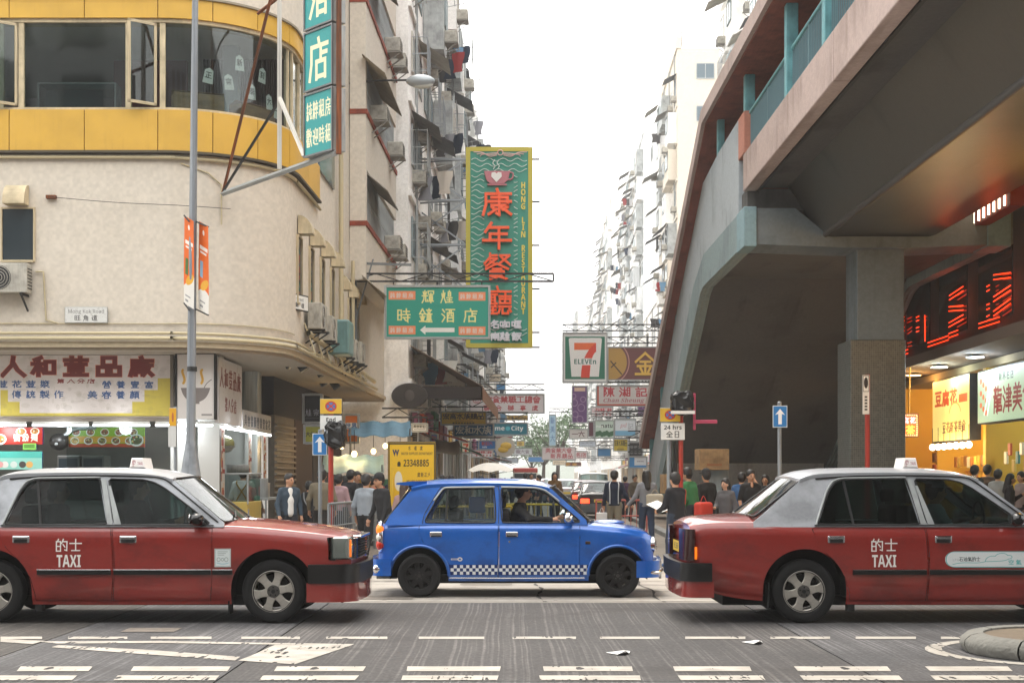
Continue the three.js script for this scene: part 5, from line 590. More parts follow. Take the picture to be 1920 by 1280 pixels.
const bayGeo = uvm(box(-0.01, 0.72, -0.02, 2.45, -1.2, 1.2)), aerialGeo = join(rod(V(0, 0, 0), V(0, 1.8, 0), 0.03, 4), [0.9, 1.2, 1.5].map((y) => rod(V(-0.5, y, 0), V(0.5, y, 0), 0.02, 4)));
const openGeo = box(-0.6, 0.03, 0, 2.9, -1.4, 1.4), fasciaGeo = box(0, 0.16, 0, 0.8, -1.45, 1.45), openMats = [S(0x8f8578, 0.8), S(0xa08a68, 0.7), S(0x9c9c96, 0.6, 0.2)], fasciaMats = [0x8a2018, 0xd8c8a0, 0x2c5a8a, 0xd0a020, 0x2f6a4a, 0xd8d4cc, 0xb84a20, 0x7a3a5a].map((c) => S(c, 0.6)), shopAwn = [0x6f9fb4, 0x3d6a50, 0x9a3a2a, 0xb8b0a0].map((c) => S(c, 0.8, 0, { side: THREE.DoubleSide }));
function addAt(parent, name, geo, mat, p, ry = 0, sc) { const m = new THREE.Mesh(geo, mat); m.name = name; m.position.set(...p); m.rotation.y = ry; if (sc) m.scale.set(...sc); m.castShadow = m.receiveShadow = true; parent.add(m); return m; }
function tenement(side, o) { // side 1: facade faces right (left row); -1: faces left (right row)
  seed = o.seed; const short = o.label.split(' ').slice(0, 5).join(' ').replace(/ (with|at|to|of|the|a|in|and|behind|before|between|closing|near|further|next|along)$/, '').replace(/ (with|at|to|of|the|a|in|and|behind|before|between|closing|near|further|next|along)$/, ''); o.acLabel = 'window air conditioner on the ' + short; o.acGroup = 'air conditioners on the ' + short; const b = thing('tenement', o.label, 'building', [0, 0, 0]), fx = (d, off = 0) => o.base + SL * d + side * off, turn = side > 0 ? 0 : Math.PI;
  part(b, 'wall', uvm(prism([[fx(o.d0), -o.d0], [fx(o.d1), -o.d1], [fx(o.d1, -14), -o.d1], [fx(o.d0, -(o.wide ?? 14)), -o.d0]], o.y0 ?? -0.2, o.H)), o.mat);
  part(b, 'parapet', uvm(prism([[fx(o.d0, 0.12), -o.d0 + 0.1], [fx(o.d1, 0.12), -o.d1], [fx(o.d1, -0.3), -o.d1], [fx(o.d0, -0.3), -o.d0 + 0.1]], o.H, o.H + 0.9)), o.mat);
  const floors = Math.floor((o.H - (o.first ?? 4.6)) / 3), bw = o.bay ?? 3.1, nb = Math.floor((o.d1 - o.d0 - 0.6) / bw);
  for (let f = 0; f < floors; f++) {
    const y = (o.first ?? 4.6) + f * 3; part(b, 'floor_band', uvm(prism([[fx(o.d0, 0.1), -o.d0 - 0.05], [fx(o.d1, 0.1), -o.d1 + 0.05], [fx(o.d1, -0.05), -o.d1 + 0.05], [fx(o.d0, -0.05), -o.d0 - 0.05]], y - 0.25, y - 0.05)), o.band ?? o.mat);
    for (let k = 0; k < nb; k++) {
      const d = o.d0 + 0.5 + (k + 0.5) * bw; if (o.skip && rnd() < o.skip) continue;
      const bayed = rnd() < (o.bays ?? 0.4), off = bayed ? 0.75 : 0.02; if (bayed) addAt(b, 'enclosed_balcony', bayGeo, pick([o.mat, M.paleSteel, M.white]), [fx(d), y, -d], turn);
      const wn = new THREE.Group(); wn.name = 'window'; wn.position.set(fx(d, off), y + 0.95, -d); wn.rotation.y = turn; b.add(wn); addAt(wn, 'frame', winGeo.frame, pick(frameMats), [0, 0, 0]); addAt(wn, 'pane', winGeo.pane, pick(paneMats), [0, 0, 0]);
      if (rnd() < o.awn) addAt(b, 'awning', sheetGeo, pick(awnMats), [fx(d, off), y + 2.5 + rnd(0.2), -d], turn, [rnd(0.8, 1.35), rnd(0.8, 1.3), rnd(0.9, 1.35)]);
      if (rnd() < o.cage) addAt(b, 'window_cage', cageGeo, pick([M.paleSteel, M.galv, M.darkSteel]), [fx(d, off), y + 0.8, -d], turn);
      if (rnd() < o.ac) { const high = rnd() < 0.3; putAC(acWin, [fx(d, off), y + (high ? 2.3 : 0.45), -d + rnd(-0.9, 0.9)], turn + Math.PI / 2, o.acLabel, o.acGroup); }
      if (rnd() < o.rack) { const dz = -d + rnd(-0.5, 0.5), r = addAt(b, 'drying_rack', rackGeo, M.paleSteel, [fx(d, off), y + 0.7, dz], turn); void r; if (rnd() < 0.75) for (let q = 0; q < 3; q++) solo('laundry', 'garment drying on a rack of the ' + short, 'laundry', pick(clothGeos), pick(clothMats), [fx(d, off + 0.35 + q * 0.33), y + 0.76 + q * 0.07, dz + rnd(-0.5, 0.5)], turn + rnd(0.7, 1.7), 'laundry on the ' + short); }
    }
  }
  if (!o.y0) for (let k = 0; k < nb; k++) { const d = o.d0 + 0.5 + (k + 0.5) * bw; addAt(b, 'shop_opening', openGeo, pick(openMats), [fx(d, 0.02), -0.2, -d], turn); if (d < 200) { addAt(b, 'fascia_sign', fasciaGeo, pick(fasciaMats), [fx(d, 0.08), 2.9, -d], turn, [1, rnd(0.7, 1.2), 1]); if (rnd() < 0.55) addAt(b, 'shop_awning', sheetGeo, pick(shopAwn), [fx(d, 0.1), 2.9 + rnd(0.2), -d], turn, [rnd(1.2, 1.9), rnd(0.6, 1), rnd(1, 1.5)]); } }
  if (o.roofJunk) for (let i = 0; i < o.roofJunk; i++) { const d = lerp(o.d0 + 1, o.d1 - 1, rnd()); addAt(b, 'aerial', aerialGeo, M.darkSteel, [fx(d, -0.6), o.H + 0.9, -d], rnd(3)); }
  for (let i = 0; i < (o.pipes ?? 3); i++) { const d = lerp(o.d0 + 0.3, o.d1 - 0.3, (i + 0.3) / (o.pipes ?? 3)); part(b, 'downpipe', rod(V(fx(d, 0.1), 4, -d), V(fx(d, 0.1), o.H, -d), 0.06, 6), M.paleSteel); }
  return b;
}

const LB = -5.05;
// left row
tenement(1, { seed: 11, base: LB + 0.75, d0: 46.2, d1: 63, H: 24, wide: 9, bay: 2.5, mat: M.white, awn: 0.42, cage: 0.5, ac: 0.8, rack: 0.35, bays: 0.18, roofJunk: 2, label: 'pale tenement with awnings next to the cream corner building' });
tenement(1, { seed: 23, base: LB + 0.5, d0: 63.3, d1: 88, H: 23.5, bay: 2.6, mat: M.grey, awn: 0.3, cage: 0.6, ac: 0.75, rack: 0.3, bays: 0.25, roofJunk: 3, label: 'grey caged tenement behind the tall restaurant sign' });
tenement(1, { seed: 31, base: LB + 0.6, d0: 88.3, d1: 118, H: 23, mat: M.white, awn: 0.3, cage: 0.3, ac: 0.5, rack: 0.25, bays: 0.6, label: 'white tenement further along the left row' });
tenement(1, { seed: 43, base: LB + 0.5, d0: 118.3, d1: 148, H: 22, mat: M.grey, awn: 0.25, cage: 0.2, ac: 0.3, rack: 0.1, bays: 0.6, label: 'grey tenement closing the left row' });
tenement(1, { seed: 47, base: LB - 2, d0: 165, d1: 230, H: 17, mat: M.white, awn: 0.2, cage: 0, ac: 0.2, rack: 0, bays: 0.5, label: 'low white block far along the left side' });
// right row
const RB = 10.8;
tenement(-1, { seed: 51, base: RB + 0.2, d0: 66.5, d1: 88, H: 33, first: 19.6, mat: M.white, awn: 0.5, cage: 0.2, ac: 0.5, rack: 0.1, bays: 0.5, label: 'tall white tenement behind the bridge roof' });
tenement(-1, { seed: 61, base: RB, d0: 118, d1: 134, H: 36, wide: 9, mat: M.cream, awn: 0.5, cage: 0.2, ac: 0.6, rack: 0.2, bays: 0.5, roofJunk: 3, label: 'cream tenement with stained end wall and roof aerials' });
tenement(-1, { seed: 71, base: RB, d0: 158, d1: 205, H: 38.5, wide: 8, mat: M.grey, awn: 0.3, cage: 0.1, ac: 0.28, rack: 0.06, bays: 0.6, roofJunk: 3, label: 'pale grey tenement with a blank end wall' });
tenement(-1, { seed: 83, base: RB, d0: 230, d1: 275, H: 46, mat: M.white, awn: 0.3, cage: 0, ac: 0.08, rack: 0, bays: 0.7, label: 'white tenement with rounded bays further down the right row' });
tenement(-1, { seed: 89, base: RB, d0: 300, d1: 345, H: 40, mat: M.grey, awn: 0.25, cage: 0, ac: 0, rack: 0, bays: 0.6, label: 'hazy tower near the end of the right row' });
tenement(-1, { seed: 97, base: RB - 1, d0: 420, d1: 470, H: 50, mat: M.white, awn: 0.1, cage: 0, ac: 0, rack: 0, bays: 0.5, bay: 4, label: 'faint far tower at the end of the right row' });
tenement(-1, { seed: 101, base: RB, d0: 88.3, d1: 117.5, H: 16, first: 4.6, mat: M.pink, skip: 0.5, awn: 0.3, cage: 0.1, ac: 0.3, rack: 0, bays: 0.5, label: 'low pink block between the two tall right tenements' });
tenement(-1, { seed: 103, base: RB, d0: 134.3, d1: 157.5, H: 18, mat: M.white, skip: 0.5, awn: 0.3, cage: 0, ac: 0.2, rack: 0, bays: 0.5, label: 'low white block before the blank end wall' });
{ // lone windows in the end walls that face the junction
  const cr = scene.children.find((o) => o.userData.label?.startsWith('cream tenement with stained')), z = -117.98; for (const [x, y] of [[1302, 148], [1302, 228]]) { const w = new THREE.Group(); w.name = 'window'; w.position.set(wx(x, 118) + 0.9, wy(y, 118), z); w.rotation.y = -Math.PI / 2; cr.add(w); addAt(w, 'frame', winGeo.frame, M.paleSteel, [0, 0, 0]); addAt(w, 'pane', winGeo.pane, M.paneBlue, [0, 0, 0]); }
}
struct('hills', uvm(join(surf((u, v) => { const a = lerp(-1.2, 1.2, u), R = lerp(900, 1500, v); return [R * Math.sin(a), -1 + Math.sin(v * Math.PI) * (70 + 60 * Math.sin(u * 9) + 40 * Math.sin(u * 23 + 1)) , -R * Math.cos(a)]; }, 60, 10))), S(0x5c6a58, 0.95));
// trees at the far end of the street
{
  const leafM = S(0x4a6b3c, 0.8, 0, { side: THREE.DoubleSide }), bark = S(0x4b4038, 0.9);
  const treeAt = (x, d, h, r, lab, s) => {
    seed = s; const t = thing('tree', lab, 'tree', [x, gy(40), -d]); const limbs = [rod(V(0, 0, 0), V(0.2, h * 0.45, 0), 0.35, 7, 0.22)], tips = [];
    for (let i = 0; i < 9; i++) { const a = rnd(6.28), e = V(Math.cos(a) * r * rnd(0.3, 0.7), h * rnd(0.55, 0.88), Math.sin(a) * r * rnd(0.3, 0.7)); limbs.push(rod(V(0.15, h * rnd(0.3, 0.45), 0), e, 0.14, 5, 0.05)); tips.push(e); }
    part(t, 'trunk', limbs, bark); const pos = [], n = 2600; for (let i = 0; i < n; i++) { const c = tips[i % 9], k = r * 0.42, a = rnd(6.28), q = Math.acos(rnd(-1, 1)), R = k * Math.cbrt(rnd(0.15, 1)), p = V(c.x + R * Math.sin(q) * Math.cos(a), c.y + R * Math.cos(q) * 0.8, c.z + R * Math.sin(q) * Math.sin(a)), s2 = rnd(0.16, 0.4), u = V(rnd(-1, 1), rnd(-1, 1), rnd(-1, 1)).normalize().multiplyScalar(s2), w = V(rnd(-1, 1), rnd(-1, 1), rnd(-1, 1)).normalize().multiplyScalar(s2); pos.push(p.x, p.y, p.z, p.x + u.x, p.y + u.y, p.z + u.z, p.x + w.x, p.y + w.y, p.z + w.z); }
    const g = new THREE.BufferGeometry(); g.setAttribute('position', new THREE.Float32BufferAttribute(pos, 3)); part(t, 'crown', prep(g), leafM);
  };
  treeAt(wx(1045, 210), 210, 13, 5.5, 'broad hazy tree at the end of the street beside the signs', 5); treeAt(wx(1018, 225), 225, 9.5, 5, 'lower hazy tree left of the broad one', 6); treeAt(wx(995, 260), 260, 9, 5, 'faint distant tree above the traffic', 8);
}

// the other side of the cross street, behind the viewer: what the cars mirror
for (const [x0, x1, lab] of [[-60, 4, 'long tenement block across the road facing the taxis'], [4.3, 60, 'tenement block across the road where the footbridge lands']]) {
  const b = thing('tenement', lab, 'building'); part(b, 'wall', uvm(box(x0, x1, -0.2, 24, 9, 24)), M.concrete); part(b, 'shop_band', box(x0 + 0.3, x1 - 0.3, 0, 3.6, 8.9, 9.05), S(0x3c302a, 0.8)); part(b, 'canopy', box(x0, x1, 3.7, 4, 7.2, 9), M.concrete);
  for (let f = 0; f < 6; f++) for (let x = x0 + 2; x < x1 - 2; x += 3.2) part(b, 'window', box(x, x + 1.8, 5.2 + f * 3, 6.9 + f * 3, 8.93, 9.03), M.pane);
}

// ---------- signs hung over the street ----------
const faces = [];
function hung(name, lab, px0, px1, py0, py1, d, W, H, draw, o = {}) { // a box sign facing the junction
  const x0 = wx(px0, d), x1 = wx(px1, d), y0 = wy(py1, d), y1 = wy(py0, d), w = x1 - x0, h = y1 - y0, th = o.th ?? 0.25, t = thing(name, lab, o.cat ?? 'sign', [(x0 + x1) / 2, y0, -d], o.turn ?? 0);
  part(t, 'box', rbox(-w / 2, w / 2, 0, h, -th, -0.01, 0.02, 1), o.side ?? M.paleSteel);
  const m = canvasTex(W, H, draw); faces.push(m); part(t, 'face', surf((u, v) => [(u - 0.5) * (w - 0.06), 0.03 + v * (h - 0.06), 0.002], 1, 1), S(0xffffff, 0.5, 0, { map: m }));
  const fw = o.fw ?? 0.05; part(t, 'frame', [box(-w / 2 - 0.01, -w / 2 + fw, 0, h, -0.02, 0.03), box(w / 2 - fw, w / 2 + 0.01, 0, h, -0.02, 0.03), box(-w / 2 + fw, w / 2 - fw, h - fw, h + 0.01, -0.02, 0.03), box(-w / 2 + fw, w / 2 - fw, -0.01, fw, -0.02, 0.03)], o.frame ?? M.paleSteel);
  if (o.arm) { // lattice arm from the facade
    const ex = (o.arm < 0 ? -5.0 + SL * d : 10.9 + SL * d) - (x0 + x1) / 2, s0 = o.arm < 0 ? w / 2 : -w / 2, yt = h + (o.lift ?? 0.18), gs = [bar(V(ex, yt, -th / 2), V(s0, yt, -th / 2), 0.05), bar(V(ex, yt + 0.28, -th / 2), V(s0, yt + 0.28, -th / 2), 0.05)], n = Math.max(3, Math.round(Math.abs(ex - s0) / 0.6));
    for (let i = 0; i < n; i++) gs.push(bar(V(lerp(ex, s0, i / n), yt + (i % 2 ? 0.28 : 0), -th / 2), V(lerp(ex, s0, (i + 1) / n), yt + (i % 2 ? 0 : 0.28), -th / 2), 0.03));
    for (const q of [-0.4, 0.4]) gs.push(bar(V(q * w, h, -th / 2), V(q * w, yt, -th / 2), 0.03)); part(t, 'bracket', gs, M.darkSteel);
  }
  return { t, w, h };
}
// teal hotel sign on a strut frame at the corner, set diagonally
{
  const Y = 6.8, A = V(wx(570, 24.66), 0, -24.66), B = V(wx(624, 24.05), 0, -24.05), dir = B.clone().sub(A).setY(0), w = dir.length(), turn = Math.atan2(-dir.z, dir.x);
  const mk = (y0, y1, lab, W, H, draw) => { const t = thing('hotel_sign', lab, 'sign', [(A.x + B.x) / 2, y0, (A.z + B.z) / 2], turn), h = y1 - y0; part(t, 'box', rbox(-w / 2, w / 2, 0, h, -0.26, -0.005, 0.015, 1), M.paleSteel); part(t, 'face', surf((u, v) => [(u - 0.5) * (w - 0.06), 0.03 + v * (h - 0.06), 0], 1, 1), S(0xffffff, 0.5, 0, { map: canvasTex(W, H, draw) })); part(t, 'frame', [box(-w / 2, -w / 2 + 0.03, 0, h, -0.01, 0.02), box(w / 2 - 0.03, w / 2, 0, h, -0.01, 0.02), box(-w / 2 + 0.03, w / 2 - 0.03, h - 0.03, h, -0.01, 0.02), box(-w / 2 + 0.03, w / 2 - 0.03, 0, 0.03, -0.01, 0.02)], M.steel); };
  const bg = (c, w2, h2) => { c.fillStyle = '#23908f'; c.fillRect(0, 0, w2, h2); grime(c, w2, h2, 60, '#0d4a4a'); }, ink = '#e6ddb8';
  mk(Y + 0.02, Y + 1.08, 'teal hotel sign box with two rows of small characters', 256, 300, (c, a, b) => { bg(c, a, b); han(c, '純粹租房', 14, 40, 48, 86, ink, 0.16, 60); han(c, '歡迎時租', 14, 172, 48, 86, ink, 0.16, 60); });
  mk(Y + 1.11, Y + 2.12, 'teal hotel sign box with one large character, above the small text box', 256, 290, (c, a, b) => { bg(c, a, b); han(c, '店', 44, 44, 168, 200, ink, 0.14); });
  mk(Y + 2.15, Y + 3.2, 'topmost teal hotel sign box with one large character', 256, 290, (c, a, b) => { bg(c, a, b); han(c, '酒', 44, 40, 168, 200, ink, 0.14); });
  const f = thing('sign_frame', 'rusty strut frame carrying the teal hotel sign', 'sign frame'), W0 = V(wx(418, 27.55), 6.77, -27.5), P2 = V(B.x + 0.06, Y - 0.02, B.z), mid = A.clone().lerp(V(W0.x, 0, W0.z), 0.28);
  part(f, 'main_arm', bar(W0, P2, 0.07), M.paleSteel); part(f, 'post', bar(V(B.x + 0.1, Y - 0.05, B.z + 0.02), V(B.x + 0.1, Y + 4.2, B.z + 0.02), 0.08), M.rust); part(f, 'post', bar(V(mid.x, Y, mid.z), V(mid.x, Y + 4.2, mid.z), 0.07), M.whitePaint); part(f, 'diagonal', bar(W0, V(mid.x + 0.1, Y + 4, mid.z), 0.05), M.rust); part(f, 'diagonal', bar(V(mid.x, Y + 1.25, mid.z), V(A.x, Y + 0.05, A.z), 0.06), M.whitePaint); part(f, 'diagonal', bar(V(mid.x, Y + 1.2, mid.z), V(W0.x, Y, W0.z), 0.04), M.darkSteel);
  part(f, 'arm', bar(V(W0.x + 0.7, Y + 3.3, W0.z + 0.2), V(B.x + 0.1, Y + 3.3, B.z), 0.05), M.rust);
}
// green hour-hotel sign
{
  const small = '#d8825a', { t, w, h } = hung('hotel_sign', 'wide green sign with gold characters and a white arrow', 721, 919, 535, 635, 38, 640, 320, (c, W, H) => {
    c.fillStyle = '#1f8a78'; c.fillRect(0, 0, W, H); const g = '#d9cf86'; han(c, '輝煌', 226, 26, 72, 74, g, 0.11, 116); han(c, '時鐘酒店', 72, 140, 78, 80, g, 0.11, 138);
    for (const [x, y] of [[18, 28], [452, 34], [18, 246], [452, 250]]) { c.fillStyle = small; c.fillRect(x, y, 166, 54); han(c, '純粹租房', x + 10, y + 12, 26, 30, '#c9b8ac', 0.16, 38); }
    c.fillStyle = '#d4d2cc'; c.beginPath(); c.moveTo(212, 272); c.lineTo(246, 244); c.lineTo(246, 258); c.lineTo(426, 258); c.lineTo(426, 286); c.lineTo(246, 286); c.lineTo(246, 302); c.fill(); });
  const ex = -4.3 + SL * 8 - t.position.x - 0.1, gs = [], xr = wx(1038, 38) - t.position.x; gs.push(bar(V(ex, h + 0.12, -0.1), V(xr, h + 0.12, -0.1), 0.045), bar(V(ex, h + 0.32, -0.1), V(xr, h + 0.32, -0.1), 0.045), bar(V(xr, h + 0.12, -0.1), V(xr, h + 0.32, -0.1), 0.04)); for (let i = 0; i < 8; i++) gs.push(bar(V(lerp(ex, xr, i / 8), h + (i % 2 ? 0.32 : 0.12), -0.1), V(lerp(ex, xr, (i + 1) / 8), h + (i % 2 ? 0.12 : 0.32), -0.1), 0.025)); for (const q of [-0.42, 0, 0.42]) gs.push(bar(V(q * w, h, -0.1), V(q * w, h + 0.12, -0.1), 0.03)); part(t, 'lattice_arm', gs, M.darkSteel);
  part(t, 'post', [bar(V(ex + 0.15, -0.15, -0.1), V(ex + 0.15, h + 0.4, -0.1), 0.05), bar(V(ex, 0.0, -0.1), V(ex + 0.6, h + 0.7, -0.1), 0.04), bar(V(ex - 0.8, h + 0.62, -0.1), V(ex + 1.6, h + 0.55, -0.1), 0.06)], M.steel);
}
// tall restaurant sign with raised characters and neon waves
{
  const d = 50, { t, w, h } = hung('restaurant_sign', 'tall green restaurant sign with raised orange characters and wavy tubes', 874, 998, 276, 651, d, 64, 64, (c) => { c.fillStyle = '#2f8a76'; c.fillRect(0, 0, 64, 64); }, { th: 0.4, fw: 0.14, frame: S(0xb5a93c, 0.6), side: S(0x9a923a, 0.6) });
  const at2 = (px, py) => [wx(px, d) - t.position.x, wy(py, d) - t.position.y], neon = S(0xc9d6cf, 0.4);
  for (let i = 0; i < 34; i++) { const y = at2(0, 300 + i * 9.9)[1], mk = (a, b) => { const p = []; for (let k = 0; k <= 24; k++) { const u = k / 24; p.push(V(lerp(a, b, u), y + 0.055 * Math.sin(u * (b - a) * 13 + i), 0.05)); } return tube(p, 0.013, 4, 30); }; const wide = i < 3 || i > 31; part(t, 'neon_wave', wide ? mk(-w / 2 + 0.18, w / 2 - 0.18) : [mk(-w / 2 + 0.18, -w / 2 + 0.62), mk(0.5, w / 2 - 0.5)], neon); }
  const or = S(0xf0571a, 0.45), stroke3 = (ch, px, py, pw, ph, wt, m, name, z1) => { const gs = []; for (const l of strokes(ch, 0, 0, 1, 1)) for (let k = 1; k < l.length; k++) { const f = (p) => { const q = at2(px + p[0] * pw, py + p[1] * ph); return V(q[0], q[1], z1); }, a = f(l[k - 1]), b = f(l[k]); if (a.distanceTo(b) > 1e-4) { const e = b.clone().sub(a).normalize().multiplyScalar(wt * 0.4); gs.push(bar(a.sub(e), b.add(e), wt, 0.1 + k * 0.004 + gs.length * 0.002)); } } part(t, name, gs, m); };
  [['康', 356], ['年', 419], ['餐', 476], ['廳', 538]].forEach(([ch, y]) => stroke3(ch, 906, y, 52, ch === '廳' ? 52 : 48, '餐廳'.includes(ch) ? 0.075 : 0.095, or, 'raised_character', 0.12));
  [['名', 920, 601], ['咖', 938, 601], ['喱', 960, 601], ['南', 920, 624], ['雞', 938, 624], ['飯', 960, 624]].forEach(([ch, x, y]) => stroke3(ch, x, y, 17, 14, 0.045, S(0xcfd0d8, 0.5), 'small_character', 0.08));
  { const W = 44, H = 512, tx = canvasTex(W, H, (c) => { c.fillStyle = '#000'; c.fillRect(0, 0, W, H); [...'HONG LIN RESTAURANT'].forEach((ch, i) => { c.save(); c.translate(22, 20 + i * 26.2); latin(c, ch, 0, 11, 32, '#fff', 'bold', 'sans-serif', 'center'); c.restore(); }); }); tx.colorSpace = THREE.NoColorSpace; const a = at2(972, 594), b = at2(990, 338); part(t, 'lettering', surf((u, v) => [lerp(a[0], b[0], u), lerp(a[1], b[1], v), 0.07], 1, 1), S(0xd8c650, 0.5, 0, { alphaMap: tx, alphaTest: 0.5 })); }
  const P = (px, py, z = 0.09) => { const q = at2(px, py); return V(q[0], q[1], z); };
  part(t, 'cup', [smooth(extrude([[908, 322], [956, 322], [952, 338], [944, 345], [920, 345], [912, 338]].map((p) => at2(...p)).reverse(), 0.06, [], 0.01).translate(0, 0, 0.05)), tube([P(955, 324), P(962, 326), P(960, 336), P(952, 338)], 0.03, 6, 16), bar(P(914, 347), P(950, 347), 0.05, 0.05)], S(0xb06a72, 0.5), 'pink coffee cup emblem');
  part(t, 'cup_heart', smooth(extrude([[931, 343], [921, 332], [922, 325], [928, 324], [931, 327], [934, 324], [940, 325], [941, 332]].map((p) => at2(...p)).reverse(), 0.02).translate(0, 0, 0.125)), S(0xd8d6d0, 0.5)); part(t, 'steam', [tube([P(925, 318), P(928, 312), P(924, 307), P(928, 300)], 0.018, 5, 14), tube([P(933, 318), P(936, 312), P(932, 307), P(935, 301)], 0.018, 5, 14)], neon);
  part(t, 'wing_emblem', [[888, -1], [988, 1]].flatMap(([x, s]) => [0, 1, 2].map((k) => tube([P(938 + s * 6, 292 - k * 2), P(938 + s * 20, 294 - k * 2.5), P(938 + s * 34, 287 + k * 2), P(x - s * k * 6, 286 + k * 4)], 0.016, 5, 18))).concat([new THREE.TorusGeometry(0.09, 0.02, 6, 14).translate(at2(938, 287)[0], at2(938, 287)[1], 0.09)]), S(0xc9a39c, 0.5));
  const ex = -3.7 - t.position.x, tr = []; for (const py of [296, 373, 457, 540]) { const y = at2(0, py)[1]; for (const z of [-0.15, -0.9]) tr.push(bar(V(ex, y, z), V(-w / 2, y, -0.2), 0.06)); } for (let i = 0; i < 3; i++) { const ys = [296, 373, 457, 540].map((p) => at2(0, p)[1]); tr.push(bar(V(ex, ys[i], -0.2), V(-w / 2, ys[i + 1], -0.2), 0.05), bar(V(ex, ys[i + 1], -0.2), V(-w / 2, ys[i], -0.2), 0.05)); } tr.push(bar(V(ex, at2(0, 285)[1], -0.2), V(ex, at2(0, 600)[1], -0.2), 0.08)); part(t, 'truss', tr, M.galv);
  part(t, 'stay_rod', [296, 376, 458, 540, 622, 650].map((py) => bar(V(w / 2, at2(0, py)[1], -0.2), V(w / 2 + 0.26, at2(0, py)[1], -0.2), 0.05)), M.darkSteel);
}
const cjk = (bg, text, col, o = {}) => (c, W, H) => { c.fillStyle = bg; c.fillRect(0, 0, W, H); const n = [...text].length, s = o.s ?? Math.min(W / (n + 0.6), H * 0.6); han(c, text, o.x ?? (W - n * s * 1.12) / 2, o.y ?? (H - s) / 2, s, s, col, o.wt ?? 0.13, s * 1.12); o.more?.(c, W, H); };
const dots = (c, x, y, w, n, col) => { c.fillStyle = col; for (let i = 0; i < n; i++) c.fillRect(x + i * w / n, y, w / n * 0.7, w / n * 0.5); };
const L = (lab, a, b, c, d, dist, W, H, draw, o) => hung('hanging_sign', lab, a, b, c, d, dist, W, H, draw, { arm: -1, ...o }), R = (lab, a, b, c, d, dist, W, H, draw, o) => hung('hanging_sign', lab, a, b, c, d, dist, W, H, draw, { arm: 1, ...o });
L('white sign with black characters and a long arrow', 822, 874, 707, 749, 52, 160, 128, cjk('#cfccc6', '美容新年大', '#2b2a28', { y: 48, s: 22, more: (c) => { dots(c, 20, 24, 60, 6, '#444'); c.fillStyle = '#333'; c.fillRect(24, 104, 116, 5); c.fillRect(12, 100, 14, 13); dots(c, 14, 82, 130, 10, '#555'); } }));
L('pinkish white union sign with two rows of red characters', 880, 1021, 738, 775, 70, 512, 140, cjk('#cfc8c8', '飲食業職工總會', '#a8383c', { x: 100, y: 14, s: 50, more: (c) => { han(c, '聯合辦事處', 96, 84, 38, 38, '#a8383c', 0.13, 84); c.strokeStyle = '#a8383c'; c.lineWidth = 4; c.beginPath(); c.arc(48, 42, 26, 0, 7); c.stroke(); c.beginPath(); c.arc(48, 46, 12, 0.4, 2.7); c.stroke(); } }));
L('yellow aquarium sign with dark characters', 826, 913, 771, 797, 56, 320, 96, cjk('#cfae2c', '宏高水族精品', '#3a3420', { y: 10, s: 44, more: (c) => { dots(c, 100, 66, 130, 8, '#b08a2c'); dots(c, 80, 80, 160, 8, '#4a4020'); } }));
L('blue aquarium sign with white characters', 850, 926, 793, 819, 60, 256, 88, cjk('#2c6a9a', '宏和水族', '#dde4e4', { s: 52 }));
L('blue green sign with white English letters', 925, 990, 792, 816, 66, 256, 96, (c, W, H) => { c.fillStyle = '#2a7a8c'; c.fillRect(0, 0, W, H); latin(c, 'me', 4, 60, 52, '#f0f0ec'); c.fillStyle = '#56b8c8'; c.beginPath(); c.arc(106, 44, 18, 0, 7); c.fill(); latin(c, 'City', 130, 60, 50, '#f0f0ec'); });
L('small white notice sign under the black awning', 771, 802, 793, 810, 45, 128, 64, cjk('#cfcfca', '美容新記', '#3a3a38', { s: 24, y: 10, more: (c) => dots(c, 16, 44, 96, 9, '#555') }));
L('blue sign with red characters and white lettering', 897, 930, 825, 843, 75, 128, 64, cjk('#2d66a4', '新記大', '#b8443c', { s: 26, y: 8, more: (c) => latin(c, 'sale', 24, 54, 20, '#e6e6e6') }));
L('red banner strip over the far stalls', 872, 962, 817, 822, 80, 128, 16, (c, W, H) => { c.fillStyle = '#b03a30'; c.fillRect(0, 0, W, H); });
L('pale hazy sign with grey characters', 963, 998, 840, 853, 120, 128, 48, cjk('#c8ccd0', '龍大食', '#8a8088'));
L('small yellow sign above the hazy one', 968, 984, 826, 837, 110, 64, 48, cjk('#d0b860', '金', '#7a5a2a'));
L('deep blue vertical sign hung high by the left row', 930, 948, 720, 732, 95, 64, 64, (c, W, H) => { c.fillStyle = '#3a78a8'; c.fillRect(0, 0, W, H); });
{ // round egg-shaped fast food sign
  const d = 78, t = thing('hanging_sign', 'round pale sign with a yellow food picture', 'sign', [wx(947, d), wy(838, d), -d]); part(t, 'disc', new THREE.CylinderGeometry(0.55, 0.55, 0.2, 24).rotateX(Math.PI / 2), S(0xb9b2a6, 0.6)); part(t, 'picture', smooth(join(ball(0.05, 0.06, 0.1, 0.3, 0.2, 0.06, 14), ball(-0.1, -0.14, 0.1, 0.28, 0.16, 0.06, 14))), S(0xd0a93c, 0.6)); part(t, 'bracket', bar(V(-3.4, 0.5, 0), V(0, 0.5, 0), 0.05), M.darkSteel);
}
